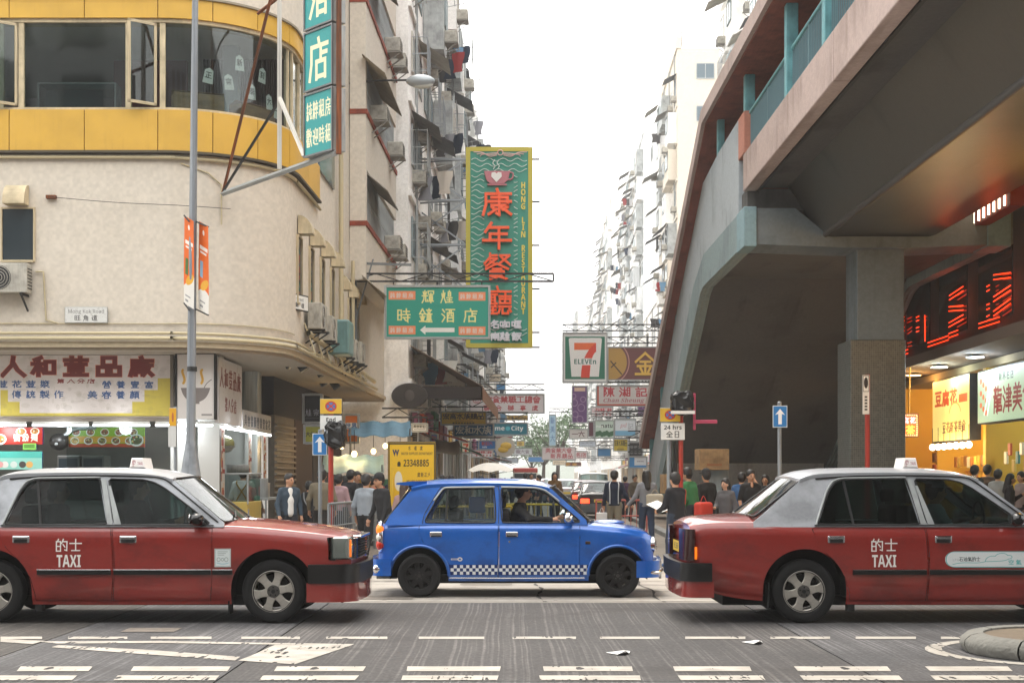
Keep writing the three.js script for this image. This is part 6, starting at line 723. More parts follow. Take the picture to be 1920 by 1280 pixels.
R('square green and white sign with an orange numeral seven', 1055, 1139, 623, 717, 66, 320, 360, (c, W, H) => {
  c.fillStyle = '#d3d3cf'; c.fillRect(0, 0, W, H); c.fillStyle = '#166a50'; c.fillRect(14, 26, W - 28, H - 46); c.fillStyle = '#dddbd6'; c.beginPath(); c.moveTo(40, 48); c.quadraticCurveTo(40, 36, 56, 36); c.lineTo(270, 36); c.quadraticCurveTo(284, 36, 284, 50); c.lineTo(262, 322); c.lineTo(60, 322); c.fill();
  c.fillStyle = '#d9601c'; c.fillRect(80, 72, 158, 52); c.fillStyle = '#cf3a1e'; c.beginPath(); c.moveTo(242, 72); c.lineTo(242, 138); c.quadraticCurveTo(200, 160, 194, 330); c.lineTo(130, 330); c.quadraticCurveTo(132, 150, 242, 72); c.fill(); c.fillStyle = '#dddbd6'; c.fillRect(66, 186, 190, 50); c.fillStyle = '#12594a'; latin(c, 'ELEVEn', 161, 228, 50, '#12594a', 'bold', 'sans-serif', 'center', 0.98); }, { th: 0.5, lift: 0.1 });
R('brown and gold sign with a large gold character', 1139, 1262, 650, 713, 68, 512, 240, (c, W, H) => { c.fillStyle = '#6a3a38'; c.fillRect(0, 0, W, H); c.fillStyle = '#b08a40'; c.beginPath(); c.ellipse(30, 110, 120, 130, 0, 0, 7); c.fill(); c.strokeStyle = '#b98a80'; c.lineWidth = 8; c.beginPath(); c.ellipse(30, 110, 138, 150, 0, 0, 7); c.stroke(); c.strokeStyle = '#3a2a24'; c.lineWidth = 9; c.beginPath(); c.moveTo(20, 100); c.lineTo(110, 200); c.moveTo(24, 150); c.lineTo(64, 112); c.stroke(); han(c, '金', 222, 46, 150, 160, '#5a3a10', 0.17); han(c, '金', 222, 42, 150, 160, '#d8b04c', 0.12); });
R('white sign with red characters and script lettering', 1118, 1229, 722, 762, 72, 400, 150, (c, W, H) => { c.fillStyle = '#c9c4c0'; c.fillRect(0, 0, W, H); c.fillStyle = '#b8482c'; c.fillRect(0, 0, 14, H); c.fillRect(0, H - 14, W * 0.85, 14); han(c, '陳湘記', 46, 12, 72, 66, '#b02e38', 0.13, 112); latin(c, 'Chan Sheung Kee', 40, 122, 40, '#a8606a', 'italic bold', 'serif', 'left', 1.08); });
R('purple banner with pale rings', 1072, 1102, 723, 793, 84, 96, 220, (c, W, H) => { c.fillStyle = '#5a3468'; c.fillRect(0, 0, W, H); c.strokeStyle = '#a890a0'; c.lineWidth = 3; for (const [x, y, r] of [[14, 100, 20], [58, 130, 22], [20, 170, 18], [50, 200, 20], [70, 80, 16], [10, 60, 14]]) { c.beginPath(); c.arc(x, y, r, 0, 7); c.stroke(); } c.fillStyle = '#c9a890'; c.fillRect(14, 8, 70, 22); });
R('white sign with two dark characters', 1067, 1103, 804, 823, 90, 128, 72, cjk('#c6c2be', '一六', '#5a3038', { s: 40 }));
R('pale sign with green landscape and dark letters', 1115, 1152, 787, 822, 78, 160, 150, (c, W, H) => { c.fillStyle = '#bfd0c4'; c.fillRect(0, 0, W, H); latin(c, 'natu', 50, 62, 46, '#333'); latin(c, 'Prom', 8, 60, 24, '#e8ece8'); c.fillStyle = '#3f6a4a'; for (let i = 0; i < 9; i++) { c.beginPath(); c.ellipse(i * 20, 120 - (i % 3) * 6, 18, 22, 0, 0, 7); c.fill(); } });
R('white and blue sign with thin grey script', 1152, 1193, 785, 818, 80, 160, 128, (c, W, H) => { c.fillStyle = '#cfd4d8'; c.fillRect(0, 0, W, H); latin(c, 'pd', 40, 60, 40, '#c08a90', 'italic', 'serif'); han(c, '記', 100, 30, 40, 44, '#8a8a90', 0.08); c.fillStyle = '#6fa8c8'; c.fillRect(0, 88, W, 40); });
R('small white shop sign with dark dots', 1194, 1214, 797, 833, 76, 64, 110, (c, W, H) => { c.fillStyle = '#ccd0d0'; c.fillRect(0, 0, W, H); dots(c, 8, 80, 48, 6, '#444'); dots(c, 8, 30, 48, 3, '#667'); });
R('dark brown little sign beside the two characters', 1103, 1114, 790, 819, 86, 32, 64, (c, W, H) => { c.fillStyle = '#5a2c3c'; c.fillRect(0, 0, W, H); });
R('far white sign with two rows of red characters', 1016, 1080, 838, 862, 140, 256, 96, cjk('#c9c0c0', '美食業大會', '#a84a52', { y: 6, s: 36, more: (c) => han(c, '新界精品', 66, 50, 34, 34, '#a84a52', 0.14, 44) }));
R('second far white sign with red characters', 1078, 1102, 845, 860, 130, 96, 64, cjk('#ccc4c4', '名店', '#a84a52'));
R('dark sign with round pictures by the kerb', 1178, 1206, 828, 858, 62, 96, 110, (c, W, H) => { c.fillStyle = '#2b2a2c'; c.fillRect(0, 0, W, H); c.fillStyle = '#6a6a6a'; for (let i = 0; i < 6; i++) { c.beginPath(); c.arc(20 + (i % 3) * 28, 34 + (i / 3 | 0) * 40, 12, 0, 7); c.fill(); } });
R('blue and white sign below the dark one', 1178, 1214, 855, 878, 61, 128, 80, (c, W, H) => { c.fillStyle = '#cfd2d4'; c.fillRect(0, 0, W, H); c.fillStyle = '#3f82b8'; c.fillRect(0, 0, 40, H); c.fillRect(0, 62, W, 18); dots(c, 60, 30, 50, 4, '#667'); });
R('narrow pale blue vertical sign before the trees', 1029, 1043, 777, 836, 110, 48, 200, (c, W, H) => { c.fillStyle = '#9fc0d4'; c.fillRect(0, 0, W, H); han(c, '新美大', 10, 16, 28, 40, '#5a7aa8', 0.13, 0, 58); });
hung('hanging_sign', 'orange lit sign with blue characters under the canopy', 644, 673, 776, 831, 40, 128, 240, (c, W, H) => { c.fillStyle = '#d8701a'; c.fillRect(0, 0, W, H); c.fillStyle = '#e4e0d8'; c.beginPath(); c.roundRect(4, 66, 120, 56, 20); c.fill(); han(c, '世界', 10, 72, 46, 44, '#2f5a94', 0.15, 58); }, { cat: 'sign' });
hung('hanging_sign', 'black sign with pale characters in the dark arcade', 567, 604, 738, 794, 36, 128, 190, (c, W, H) => { c.fillStyle = '#171514'; c.fillRect(0, 0, W, H); han(c, '煌宗', 14, 100, 40, 44, '#8a8a92', 0.12, 58); dots(c, 12, 158, 100, 12, '#666'); });
hung('hanging_sign', 'yellow green sign with dark characters below the black sign', 569, 604, 796, 832, 35.5, 128, 128, cjk('#9a9a28', '大作新', '#3a3a14', { s: 34, wt: 0.16 }));
hung('hanging_sign', 'yellow lit stall sign behind the orange sign', 676, 712, 790, 815, 44, 128, 90, cjk('#c8c04a', '新美大', '#7a5a14', { s: 34 }));
hung('hanging_sign', 'dark board with tiny print under the far canopy', 760, 785, 770, 845, 47, 64, 200, (c, W, H) => { c.fillStyle = '#201c1a'; c.fillRect(0, 0, W, H); c.fillStyle = '#6a645c'; for (let i = 0; i < 14; i++) c.fillRect(8, 10 + i * 13, 48, 4); });

// more boards along both sides, further off
[[884, 925, 843, 858, 88, 3], [905, 940, 700, 716, 100, 2], [940, 972, 858, 868, 130, 20], [806, 822, 812, 840, 50, 8], [950, 990, 778, 788, 112, 4], [1086, 1118, 826, 838, 100, 20], [1108, 1150, 762, 782, 92, 3], [1060, 1090, 866, 874, 150, 14], [1150, 1178, 822, 846, 84, 4], [1120, 1146, 840, 856, 96, 12], [1036, 1062, 862, 872, 170, 2], [990, 1020, 856, 866, 160, 12], [1195, 1222, 742, 780, 88, 16], [862, 884, 826, 850, 66, 13]].forEach(([a, b, c, d, dist, k], i) => {
  const right = a > 1010, f = faces[k % faces.length], keep = faces.length, r = hung('hanging_sign', ['faded board with small print', 'weathered shop board', 'pale advertising board', 'narrow shop board', 'sun bleached name board'][i % 5] + ' on the far ' + (right ? 'right' : 'left') + ' of the street', a, b, c, d, dist, 4, 4, () => {}, { arm: right ? 1 : -1 }); faces.length = keep; r.t.userData.group = 'far boards on the ' + (right ? 'right' : 'left'); r.t.children.find((q) => q.name === 'face').material = S([0xffffff, 0xfff0d8, 0xe8f0ff][i % 3], 0.6, 0, { map: f });
});

// ---------- vehicles ----------
const csg = new Evaluator(); csg.attributes = ['position', 'normal', 'uv'];
function table(t, x) { // smooth interpolation in a list of [x, value]
  if (x <= t[0][0]) return t[0][1];
  for (let i = 1; i < t.length; i++) if (x <= t[i][0]) {
    const a = t[Math.max(0, i - 2)], b = t[i - 1], c = t[i], d = t[Math.min(t.length - 1, i + 1)], h = c[0] - b[0], s = (x - b[0]) / h;
    const m0 = i > 1 ? (c[1] - a[1]) / (c[0] - a[0]) : (c[1] - b[1]) / h, m1 = i < t.length - 1 ? (d[1] - b[1]) / (d[0] - b[0]) : (c[1] - b[1]) / h;
    return (2 * s ** 3 - 3 * s * s + 1) * b[1] + (s ** 3 - 2 * s * s + s) * h * m0 + (-2 * s ** 3 + 3 * s * s) * c[1] + (s ** 3 - s * s) * h * m1;
  }
  return t[t.length - 1][1];
}
const crom = (pts, n) => { const out = []; for (let i = 0; i < pts.length - 1; i++) { const a = pts[Math.max(0, i - 1)], b = pts[i], c = pts[i + 1], d = pts[Math.min(pts.length - 1, i + 2)]; for (let k = 0; k < n; k++) { const t = k / n, f = (p, q, r, s) => 0.5 * (2 * q + (r - p) * t + (2 * p - 5 * q + 4 * r - s) * t * t + (3 * q - p - 3 * r + s) * t ** 3); out.push([f(a[0], b[0], c[0], d[0]), f(a[1], b[1], c[1], d[1])]); } } out.push(pts[pts.length - 1]); return out; };
function section(P, x) {
  const yb = table(P.bottom, x), ys = table(P.shoulder, x), yt = Math.max(ys + 0.004, table(P.top, x)), w = table(P.half, x), h = ys - yb;
  const c = P.crease ?? 0.14;
  return crom([[0, yb], [0.86 * w, yb], [0.95 * w, yb + 0.03], [0.985 * w, yb + 0.16 * h], [0.998 * w, yb + 0.45 * h], [w, ys - c - 0.03], [0.992 * w, ys - c + 0.04], [0.972 * w, ys - 0.035], [0.95 * w, ys - 0.006], [0.9 * w, ys + 0.2 * (yt - ys) + 0.002], [0.55 * w, ys + 0.82 * (yt - ys)], [0, yt]], 3);
}
function sideZ(P, x, y) { // outer half width at a height
  const s = section(P, x); let best = 0;
  for (let i = 1; i < s.length; i++) { const [z0, y0] = s[i - 1], [z1, y1] = s[i]; if ((y0 - y) * (y1 - y) <= 0 && y0 !== y1) best = Math.max(best, lerp(z0, z1, (y - y0) / (y1 - y0))); }
  return best;
}
function bodyLoft(P) {
  const [x0, x1] = P.span, N = P.stations ?? 64, rings = [];
  for (let i = 0; i <= N; i++) { const x = lerp(x0, x1, i / N), h = section(P, x), r = []; for (let k = 0; k < h.length; k++) r.push([x, h[k][1], h[k][0]]); for (let k = h.length - 2; k > 0; k--) r.push([x, h[k][1], -h[k][0]]); rings.push(r); }
  const R = rings[0].length, pos = [], idx = [];
  rings.forEach((r) => r.forEach((p) => pos.push(...p)));
  for (let i = 0; i < N; i++) for (let k = 0; k < R; k++) { const a = i * R + k, b = i * R + (k + 1) % R, c = a + R, d = b + R; idx.push(a, b, c, b, d, c); }
  for (const [i, fl] of [[0, true], [N, false]]) { // end caps, as strips between the two sides
    const H = (R / 2) | 0, o = i * R; for (let k = 0; k < H; k++) { const a = o + k, b = o + k + 1, c = o + (R - k) % R, d = o + (R - k - 1) % R; const q = c === a ? [a, b, d] : b === d ? [a, b, c] : [a, b, d, a, d, c]; if (fl) q.reverse(); for (let t = 0; t < q.length; t += 3) idx.push(q[t], q[t + 1], q[t + 2]); }
  }
  const g = new THREE.BufferGeometry(); g.setAttribute('position', new THREE.Float32BufferAttribute(pos, 3)); g.setIndex(idx);
  const v = g.attributes.position, q = new Float32Array(v.count * 2); for (let i = 0; i < v.count; i++) { q[i * 2] = v.getX(i); q[i * 2 + 1] = v.getY(i); }
  g.setAttribute('uv', new THREE.BufferAttribute(q, 2));
  return toCreasedNormals(g, 0.75);
}
const brush = (g, m) => { const b = new Brush(prep(g), m); b.updateMatrixWorld(); return b; };
function wrapStrip(path, y0, y1, thick, bulge = 0.02, nv = 4) { // a band swept along a plan path [x,z]; thickness inwards
  const n = path.length - 1, nor = path.map((p, i) => { const a = path[Math.max(0, i - 1)], b = path[Math.min(n, i + 1)], l = Math.hypot(b[0] - a[0], b[1] - a[1]); return [(b[1] - a[1]) / l, -(b[0] - a[0]) / l]; });
  const prof = []; for (let k = 0; k <= nv; k++) { const t = k / nv; prof.push([bulge * (1 - (2 * t - 1) ** 4), lerp(y0, y1, t)]); }
  prof.push([-thick, y1], [-thick, y0], prof[0]);
  const Lp = prof.length - 1, g = join(surf((u, v) => { const i = Math.round(u * n), k = prof[Math.round(v * Lp)]; return [path[i][0] + nor[i][0] * k[0], k[1], path[i][1] + nor[i][1] * k[0]]; }, n, Lp, true));
  const cap = (i) => { const f = prof.slice(0, -1).map((k) => [path[i][0] + nor[i][0] * k[0], k[1], path[i][1] + nor[i][1] * k[0]]); const pos = []; for (let t = 1; t < f.length - 1; t++) pos.push(...f[0], ...f[t], ...f[t + 1]); const c = new THREE.BufferGeometry(); c.setAttribute('position', new THREE.Float32BufferAttribute(pos, 3)); return c; };
  return smooth(join(g, cap(0), cap(n)), 0.8);
}
function roundNose(xe, xs, w, r, bow, sgn, n = 8) { // plan path of a bumper: side, corner, bowed front, mirrored; xe end, xs where the side starts
  const half = [[xs, w]]; for (let i = 0; i <= n; i++) { const a = i / n * Math.PI / 2; half.push([xe - sgn * r + sgn * r * Math.sin(a), w - r + r * Math.cos(a)]); }
  for (let i = 1; i <= 4; i++) { const t = i / 4; half.push([xe + sgn * bow * Math.sin(t * Math.PI / 2), (w - r) * (1 - t)]); }
  const all = [...half, ...half.slice(0, -1).reverse().map((p) => [p[0], -p[1]])];
  return sgn > 0 ? all : all.reverse();
}
function slicePath(path, zmin, zmax) { return path.filter((p) => p[1] >= zmin && p[1] <= zmax); }
function makeWheel(parent, x, y, z, R, rim, side, kind) {
  const w = new THREE.Group(); w.name = 'wheel'; w.position.set(x, y, z); if (side < 0) w.rotation.y = Math.PI; parent.add(w);
  const hw = 0.095, lat = (p, n = 40) => smooth(lathe(p, n).rotateX(Math.PI / 2), 0.6);
  part(w, 'tyre', lat([[rim - 0.01, -hw], [R * 0.86, -hw - 0.004], [R * 0.97, -hw * 0.86], [R, -hw * 0.5], [R, hw * 0.5], [R * 0.97, hw * 0.86], [R * 0.88, hw + 0.002], [rim + 0.012, hw], [rim - 0.01, hw - 0.015], [rim - 0.01, -hw]]), M.rubber);
  const cm = kind === 'black' ? S(0x1b1a1a, 0.5, 0.4) : M.alloy, gs = [lat([[rim - 0.004, 0.092], [rim + 0.01, 0.088], [rim + 0.006, 0.07], [rim - 0.02, 0.05], [rim - 0.025, -0.06], [rim - 0.02, -0.07]])];
  const ns = kind === 'black' ? 8 : 6;
  for (let i = 0; i < ns; i++) {
    const a = i / ns * 6.283 + 0.2, sp = [], W0 = kind === 'black' ? 0.022 : 0.026, W1 = kind === 'black' ? 0.03 : 0.062, r0 = 0.06, r1 = rim - 0.006;
    for (let k = 0; k <= 5; k++) { const t = k / 5; sp.push([lerp(r0, r1, t), lerp(W0 + 0.016, W1, t * t) * (1 - 0.35 * Math.sin(t * 3.1))]); }
    const pts = [...sp, ...sp.slice().reverse().map((p) => [p[0], -p[1]])];
    gs.push(extrude(pts, 0.022, [], 0.005).translate(0, 0, 0.05).rotateZ(a));
  }
  part(w, 'rim', gs, cm);
  const hub = [new THREE.CylinderGeometry(0.062, 0.068, 0.03, 20).rotateX(Math.PI / 2).translate(0, 0, 0.068)];
  part(w, 'hub', hub, kind === 'black' ? M.black : S(0x5d5a56, 0.5, 0.6));
  const nuts = []; for (let i = 0; i < 5; i++) { const a = i / 5 * 6.283 + 0.3; nuts.push(new THREE.CylinderGeometry(0.009, 0.009, 0.016, 6).rotateX(Math.PI / 2).translate(0.042 * Math.cos(a), 0.042 * Math.sin(a), 0.09)); }
  nuts.push(new THREE.CylinderGeometry(0.02, 0.022, 0.02, 10).rotateX(Math.PI / 2).translate(0, 0, 0.086));
  part(w, 'wheel_nuts', nuts, kind === 'black' ? S(0x55524f, 0.4, 0.7) : M.black);
  part(w, 'brake_disc', new THREE.CylinderGeometry(rim * 0.8, rim * 0.8, 0.03, 24).rotateX(Math.PI / 2).translate(0, 0, -0.01), S(0x2a2523, 0.7, 0.4));
  return w;
}
// Everything is given in the car's own frame: x forward from the rear axle, y up, z to the driver's side (towards the viewer).
function makeCar(P, t) {
  const detail = P.detail ?? true;
  // lower body with wheel wells; doors cut out of it
  let body = brush(bodyLoft(P), P.paint);
  const well = M.black;
  for (const wxp of [0, P.wb]) for (const s of [1, -1]) {
    const ap = [[wxp - P.arch, -0.3]], ay = (P.axleY ?? P.R) + 0.02; for (let i = 0; i <= 28; i++) { const a = Math.PI * (1 - i / 28); ap.push([wxp + P.arch * Math.cos(a), ay + P.arch * 0.98 * Math.sin(a)]); } ap.push([wxp + P.arch, -0.3]);
    const hz = table(P.half, wxp); body = csg.evaluate(body, brush(extrude(ap.reverse(), 0.56).translate(0, 0, s > 0 ? hz - 0.3 : -hz - 0.26), well), SUBTRACTION);
  }
  for (const c of P.cuts ?? []) body = csg.evaluate(body, brush(box(...c), well), SUBTRACTION);
  const doors = [];
  if (detail) for (const d of P.doors) for (const s of [1, -1]) {
    const out = (k) => { const cx = d.reduce((a, p) => a + p[0], 0) / d.length, cy = d.reduce((a, p) => a + p[1], 0) / d.length; return d.map((p) => { const l = Math.hypot(p[0] - cx, p[1] - cy); return [p[0] + (p[0] - cx) / l * k, p[1] + (p[1] - cy) / l * k]; }); };
    const cut = (k) => brush(extrude(out(k), 0.4).translate(0, 0, s > 0 ? P.doorIn : -P.doorIn - 0.4), M.black);
    if (s > 0) { const door = csg.evaluate(body, cut(-0.003), INTERSECTION); doors.push(door); }
    else { const door = csg.evaluate(body, cut(-0.003), INTERSECTION); doors.push(door); }
    body = csg.evaluate(body, cut(0.004), SUBTRACTION);
  }
  const put = (b, name) => { const m = new THREE.Mesh(b.geometry, b.material); m.name = name; m.castShadow = m.receiveShadow = true; t.add(m); return m; };
  const bodyMesh = put(body, 'body'); void bodyMesh;
  const doorMeshes = doors.map((d) => put(d, 'door'));
  // greenhouse
  const zb = P.gz[0], zt = P.gz[1], yb = P.gy[0], yt = P.gy[1], tz = (y) => lerp(zb, zt, (y - yb) / (yt - yb));
  const bend = (g, s, off) => { const p = g.attributes.position; for (let i = 0; i < p.count; i++) p.setZ(i, s * (tz(p.getY(i)) + off + p.getZ(i))); if (s < 0) { const a = p.array, n = g.attributes.normal; g = g.index ? g.toNonIndexed() : g; const q = g.attributes.position; for (let i = 0; i < q.count; i += 3) for (let c = 0; c < 3; c++) { const v = q.array[(i + 1) * 3 + c]; q.array[(i + 1) * 3 + c] = q.array[(i + 2) * 3 + c]; q.array[(i + 2) * 3 + c] = v; } void a; void n; } g.computeVertexNormals(); return g; };
  const frames = [], trims = [], glassG = [];
  for (const s of [1, -1]) {
    frames.push(bend(extrude(P.frame, 0.03, P.windows).translate(0, 0, -0.03), s, 0));
    P.windows.forEach((wd) => { glassG.push([s, bend(extrude(wd, 0.004).translate(0, 0, -0.02), s, 0)]); if (detail) trims.push([s, tube(wd.map((p) => V(p[0], p[1], s * (tz(p[1]) + 0.002))), 0.009, 6, 90, true, 0.08)]); });
  }
  for (const f of frames) part(t, 'pillar', f, P.pillarMat ?? P.roofMat);
  for (const [k, [s, g]] of glassG.entries()) { if (P.open === k) continue; const m = part(t, 'side_window', g, P.glass ?? M.darkGlass); void s; void m; }
  if (detail) part(t, 'window_trim', trims.map((q) => q[1]), P.trim ?? M.blackGloss);
  // roof
  const [r0, r1] = P.roofSpan, edge = (x) => table(P.roofEdge, x), crown = P.crown;
  const roofF = (dy) => (u, v) => { const x = lerp(r0, r1, u), q = v * 2 - 1, e = edge(x), a = Math.abs(q); return [x + (P.roofBow ?? 0.05) * (1 - q * q) * (u > 0.5 ? (u - 0.5) * 2 : -(0.5 - u) * 2), e + crown * (1 - a ** 2.4) * Math.min(1, 0.55 + 2.2 * Math.min(u, 1 - u)) + dy, q * (tz(e) + 0.012)]; };
  part(t, 'roof', smooth(join(surf(roofF(0.014), 24, 24, true), surf(roofF(-0.02), 24, 24), surf((u, v) => roofF(lerp(-0.02, 0.014, v))(u, 1), 24, 1), surf((u, v) => roofF(lerp(-0.02, 0.014, v))(u, 0), 24, 1, true), surf((u, v) => roofF(lerp(-0.02, 0.014, v))(0, u), 24, 1), surf((u, v) => roofF(lerp(-0.02, 0.014, v))(1, u), 24, 1, true)), 0.9), P.roofMat);
  // windscreen and rear window: from the roof edge to the cowl / tail
  const screen = (top, bot, bow) => smooth(join(surf((u, v) => { const q = u * 2 - 1, y = lerp(top[1], bot[1], v); return [lerp(top[0], bot[0], v) + bow * (1 - q * q), y + (1 - v) * crown * 0.6 * (1 - q * q), q * (lerp(top[2], bot[2], v))]; }, 12, 8)));
  const fr = part(t, 'windscreen', screen(P.ws[0], P.ws[1], P.wsBow ?? 0.1), P.glass ?? M.darkGlass), rr = part(t, 'rear_window', screen(P.rw[0], P.rw[1], -(P.rwBow ?? 0.06)), P.glass ?? M.darkGlass);
  void fr; void rr;
  const edgeTube = (top, bot, bow, r, m, name) => { const f = (q, v) => V(lerp(top[0], bot[0], v) + bow * (1 - q * q), lerp(top[1], bot[1], v) + (1 - v) * crown * 0.6 * (1 - q * q) + 0.002, q * lerp(top[2], bot[2], v)); const pts = []; for (let i = 0; i <= 6; i++) pts.push(f(-1 + i / 3, 0)); for (let i = 1; i <= 4; i++) pts.push(f(1, i / 4)); for (let i = 1; i <= 6; i++) pts.push(f(1 - i / 3, 1)); for (let i = 1; i < 4; i++) pts.push(f(-1, 1 - i / 4)); part(t, name, tube(pts, r, 6, 80, true, 0.3), m); };
  edgeTube(P.ws[0], P.ws[1], P.wsBow ?? 0.1, 0.014, P.screenTrim ?? M.blackGloss, 'windscreen_seal'); edgeTube(P.rw[0], P.rw[1], -(P.rwBow ?? 0.06), 0.014, P.screenTrim ?? M.blackGloss, 'rear_window_seal');
  // cabin
  part(t, 'cabin_lining', [box(P.cab[0], P.cab[1], yb - 0.06, yb + 0.012, -zb + 0.05, zb - 0.05), rbox(P.cab[1] - 0.28, P.cab[1] + 0.08, yb, yb + 0.06, -zb + 0.07, zb - 0.07, 0.025)], S(0x1d1b1a, 0.9));
  for (const [sx, sz] of P.seats) { part(t, 'seat', [rbox(sx - 0.09, sx + 0.07, yb - 0.1, yb + P.seatH, sz - 0.22, sz + 0.22, 0.05), rbox(sx - 0.09, sx + 0.02, yb + P.seatH + 0.02, yb + P.seatH + 0.17, sz - 0.12, sz + 0.12, 0.04)], P.seatMat ?? S(0x2b2826, 0.85)); }
  if (detail) part(t, 'steering_wheel', at(new THREE.TorusGeometry(0.18, 0.014, 6, 24), P.wheelAt[0], P.wheelAt[1], P.wheelAt[2], Math.PI / 2, 0, 0).rotateZ(0), M.black);
  // wheels
  for (const x of [0, P.wb]) for (const s of [1, -1]) { const hz = table(P.half, x), R = P.arch + 0.012, pts = []; for (let i = 0; i <= 20; i++) { const a = Math.PI * 1.12 * i / 20 - 0.19; pts.push([x + R * Math.cos(a), P.R + 0.02 + R * Math.sin(a)]); } part(t, 'arch_liner', join(surf((u, v) => { const p = pts[Math.round(u * 20)]; return [p[0], p[1], s * (hz - 0.03 - v * 0.3)]; }, 20, 1), extrude(pts, 0.02).translate(0, 0, s > 0 ? hz - 0.34 : -hz + 0.32)), M.rubber); }
  for (const x of [0, P.wb]) for (const s of [1, -1]) makeWheel(t, x, P.R, s * P.track, P.R, P.rim, s, P.wheelKind);
  // underbody and sills
  part(t, 'underbody', [box(P.span[0] + 0.35, P.span[1] - 0.45, 0.16, 0.26, -0.55, 0.55), rod(V(0, P.R, -P.track + 0.08), V(0, P.R, P.track - 0.08), 0.04), rod(V(P.wb, P.R, -P.track + 0.08), V(P.wb, P.R, P.track - 0.08), 0.03)], M.black);
  // bumpers
  for (const [name, path, y0, y1, th, bu, m] of P.bands) part(t, name, wrapStrip(path, y0, y1, th, bu), m);
  return { tz, doorMeshes };
}
// flat print laid on the body side, following its curve
function decal(P, t, name, x0, x1, y0, y1, mat, label, off = 0.003) {
  return part(t, name, surf((u, v) => { const x = lerp(x0, x1, u), y = lerp(y0, y1, v); return [x, y, sideZ(P, x, y) + off]; }, 8, 4), mat, label);
}
const printMat = (w, h, ink, draw) => { const t = canvasTex(w, h, (c) => { c.fillStyle = '#000'; c.fillRect(0, 0, w, h); draw(c, w, h); }); t.colorSpace = THREE.NoColorSpace; return S(ink, 0.5, 0, { alphaMap: t, alphaTest: 0.5 }); };
const paintTex = tex(512, 256, (u, v) => { const a = fbm(u, v, 6, 4, 5, 501), sp = fbm(u, v, 90, 60, 2, 511); const k = 1 - 0.16 * sstep(0.45, 0.75, a) - 0.07 * (sp - 0.5); return [k, k, k]; }, [2.2, 1.1]);
const taxiRed = Ph(0x861a0f, { roughness: 0.4, clearcoat: 1, clearcoatRoughness: 0.07, map: paintTex }), taxiSilver = Ph(0xb8bbc0, { roughness: 0.36, metalness: 0.4, clearcoat: 0.5, clearcoatRoughness: 0.15, map: paintTex });
const moldBlack = S(0x0e0d0d, 0.35), lampGlass = Ph(0xe8ecec, { roughness: 0.05, transmission: 1, thickness: 0 });
const taxiP = {
  paint: taxiRed, roofMat: taxiSilver, pillarMat: taxiSilver, span: [-1.12, 3.55], wb: 2.785, R: 0.315, rim: 0.205, arch: 0.41, track: 0.715, cuts: [[3.33, 3.8, 0.628, 0.848, 0.45, 0.95], [3.33, 3.8, 0.628, 0.848, -0.95, -0.45]], stations: 90, crease: 0.12,
  bottom: [[-1.12, 0.38], [-0.85, 0.28], [-0.45, 0.22], [0.3, 0.185], [2.3, 0.185], [3.1, 0.21], [3.55, 0.27]],
  shoulder: [[-1.12, 0.945], [-0.98, 0.98], [-0.4, 0.985], [0.1, 0.965], [2.1, 0.955], [2.5, 0.945], [3.1, 0.89], [3.48, 0.835], [3.55, 0.81]],
  top: [[-1.12, 0.985], [-1.03, 1.035], [-0.4, 1.07], [-0.2, 1.05], [0.1, 0.98], [2.0, 0.975], [2.25, 1.02], [2.5, 1.015], [3.0, 0.965], [3.43, 0.9], [3.55, 0.86]],
  half: [[-1.12, 0.755], [-1.06, 0.795], [-0.9, 0.822], [-0.3, 0.842], [0.5, 0.8475], [2.2, 0.8475], [2.9, 0.84], [3.25, 0.82], [3.47, 0.785], [3.55, 0.74]],
  doors: [[[0.075, 0.935], [0.11, 0.84], [0.165, 0.74], [0.29, 0.62], [0.4, 0.45], [0.44, 0.3], [0.45, 0.225], [1.195, 0.225], [1.215, 0.5], [1.21, 0.7], [1.185, 0.935]], [[1.2, 0.935], [1.225, 0.7], [1.23, 0.5], [1.21, 0.225], [2.17, 0.225], [2.19, 0.5], [2.185, 0.935]]], doorIn: 0.77,
  gz: [0.815, 0.655], gy: [0.955, 1.46],
  frame: [[-0.5, 1.0], [-0.42, 1.06], [-0.02, 1.4], [0.06, 1.44], [0.3, 1.465], [0.9, 1.475], [1.5, 1.462], [1.68, 1.44], [1.78, 1.405], [2.3, 0.99], [2.3, 0.95], [-0.5, 0.95]],
  windows: [[[0.14, 0.982], [0.27, 1.31], [0.33, 1.385], [0.42, 1.415], [1.03, 1.425], [1.14, 0.982]], [[1.225, 0.982], [1.13, 1.41], [1.15, 1.425], [1.46, 1.418], [1.58, 1.39], [1.7, 1.325], [2.16, 0.982]]],
  roofSpan: [-0.02, 1.76], roofEdge: [[-0.02, 1.41], [0.12, 1.455], [0.5, 1.472], [0.9, 1.476], [1.4, 1.466], [1.65, 1.44], [1.76, 1.41]], crown: 0.052,
  ws: [[1.75, 1.415, 0.645], [2.28, 1.0, 0.76]], wsBow: 0.1, rw: [[0.0, 1.415, 0.63], [-0.47, 1.055, 0.72]], rwBow: 0.05,
  cab: [-0.1, 2.2], seats: [[0.3, 0.36], [0.3, -0.36], [1.16, 0.38], [1.16, -0.38]], seatH: 0.2, wheelAt: [1.86, 1.02, 0.37], wheelKind: 'alloy', trim: M.black,
  bands: [],
};
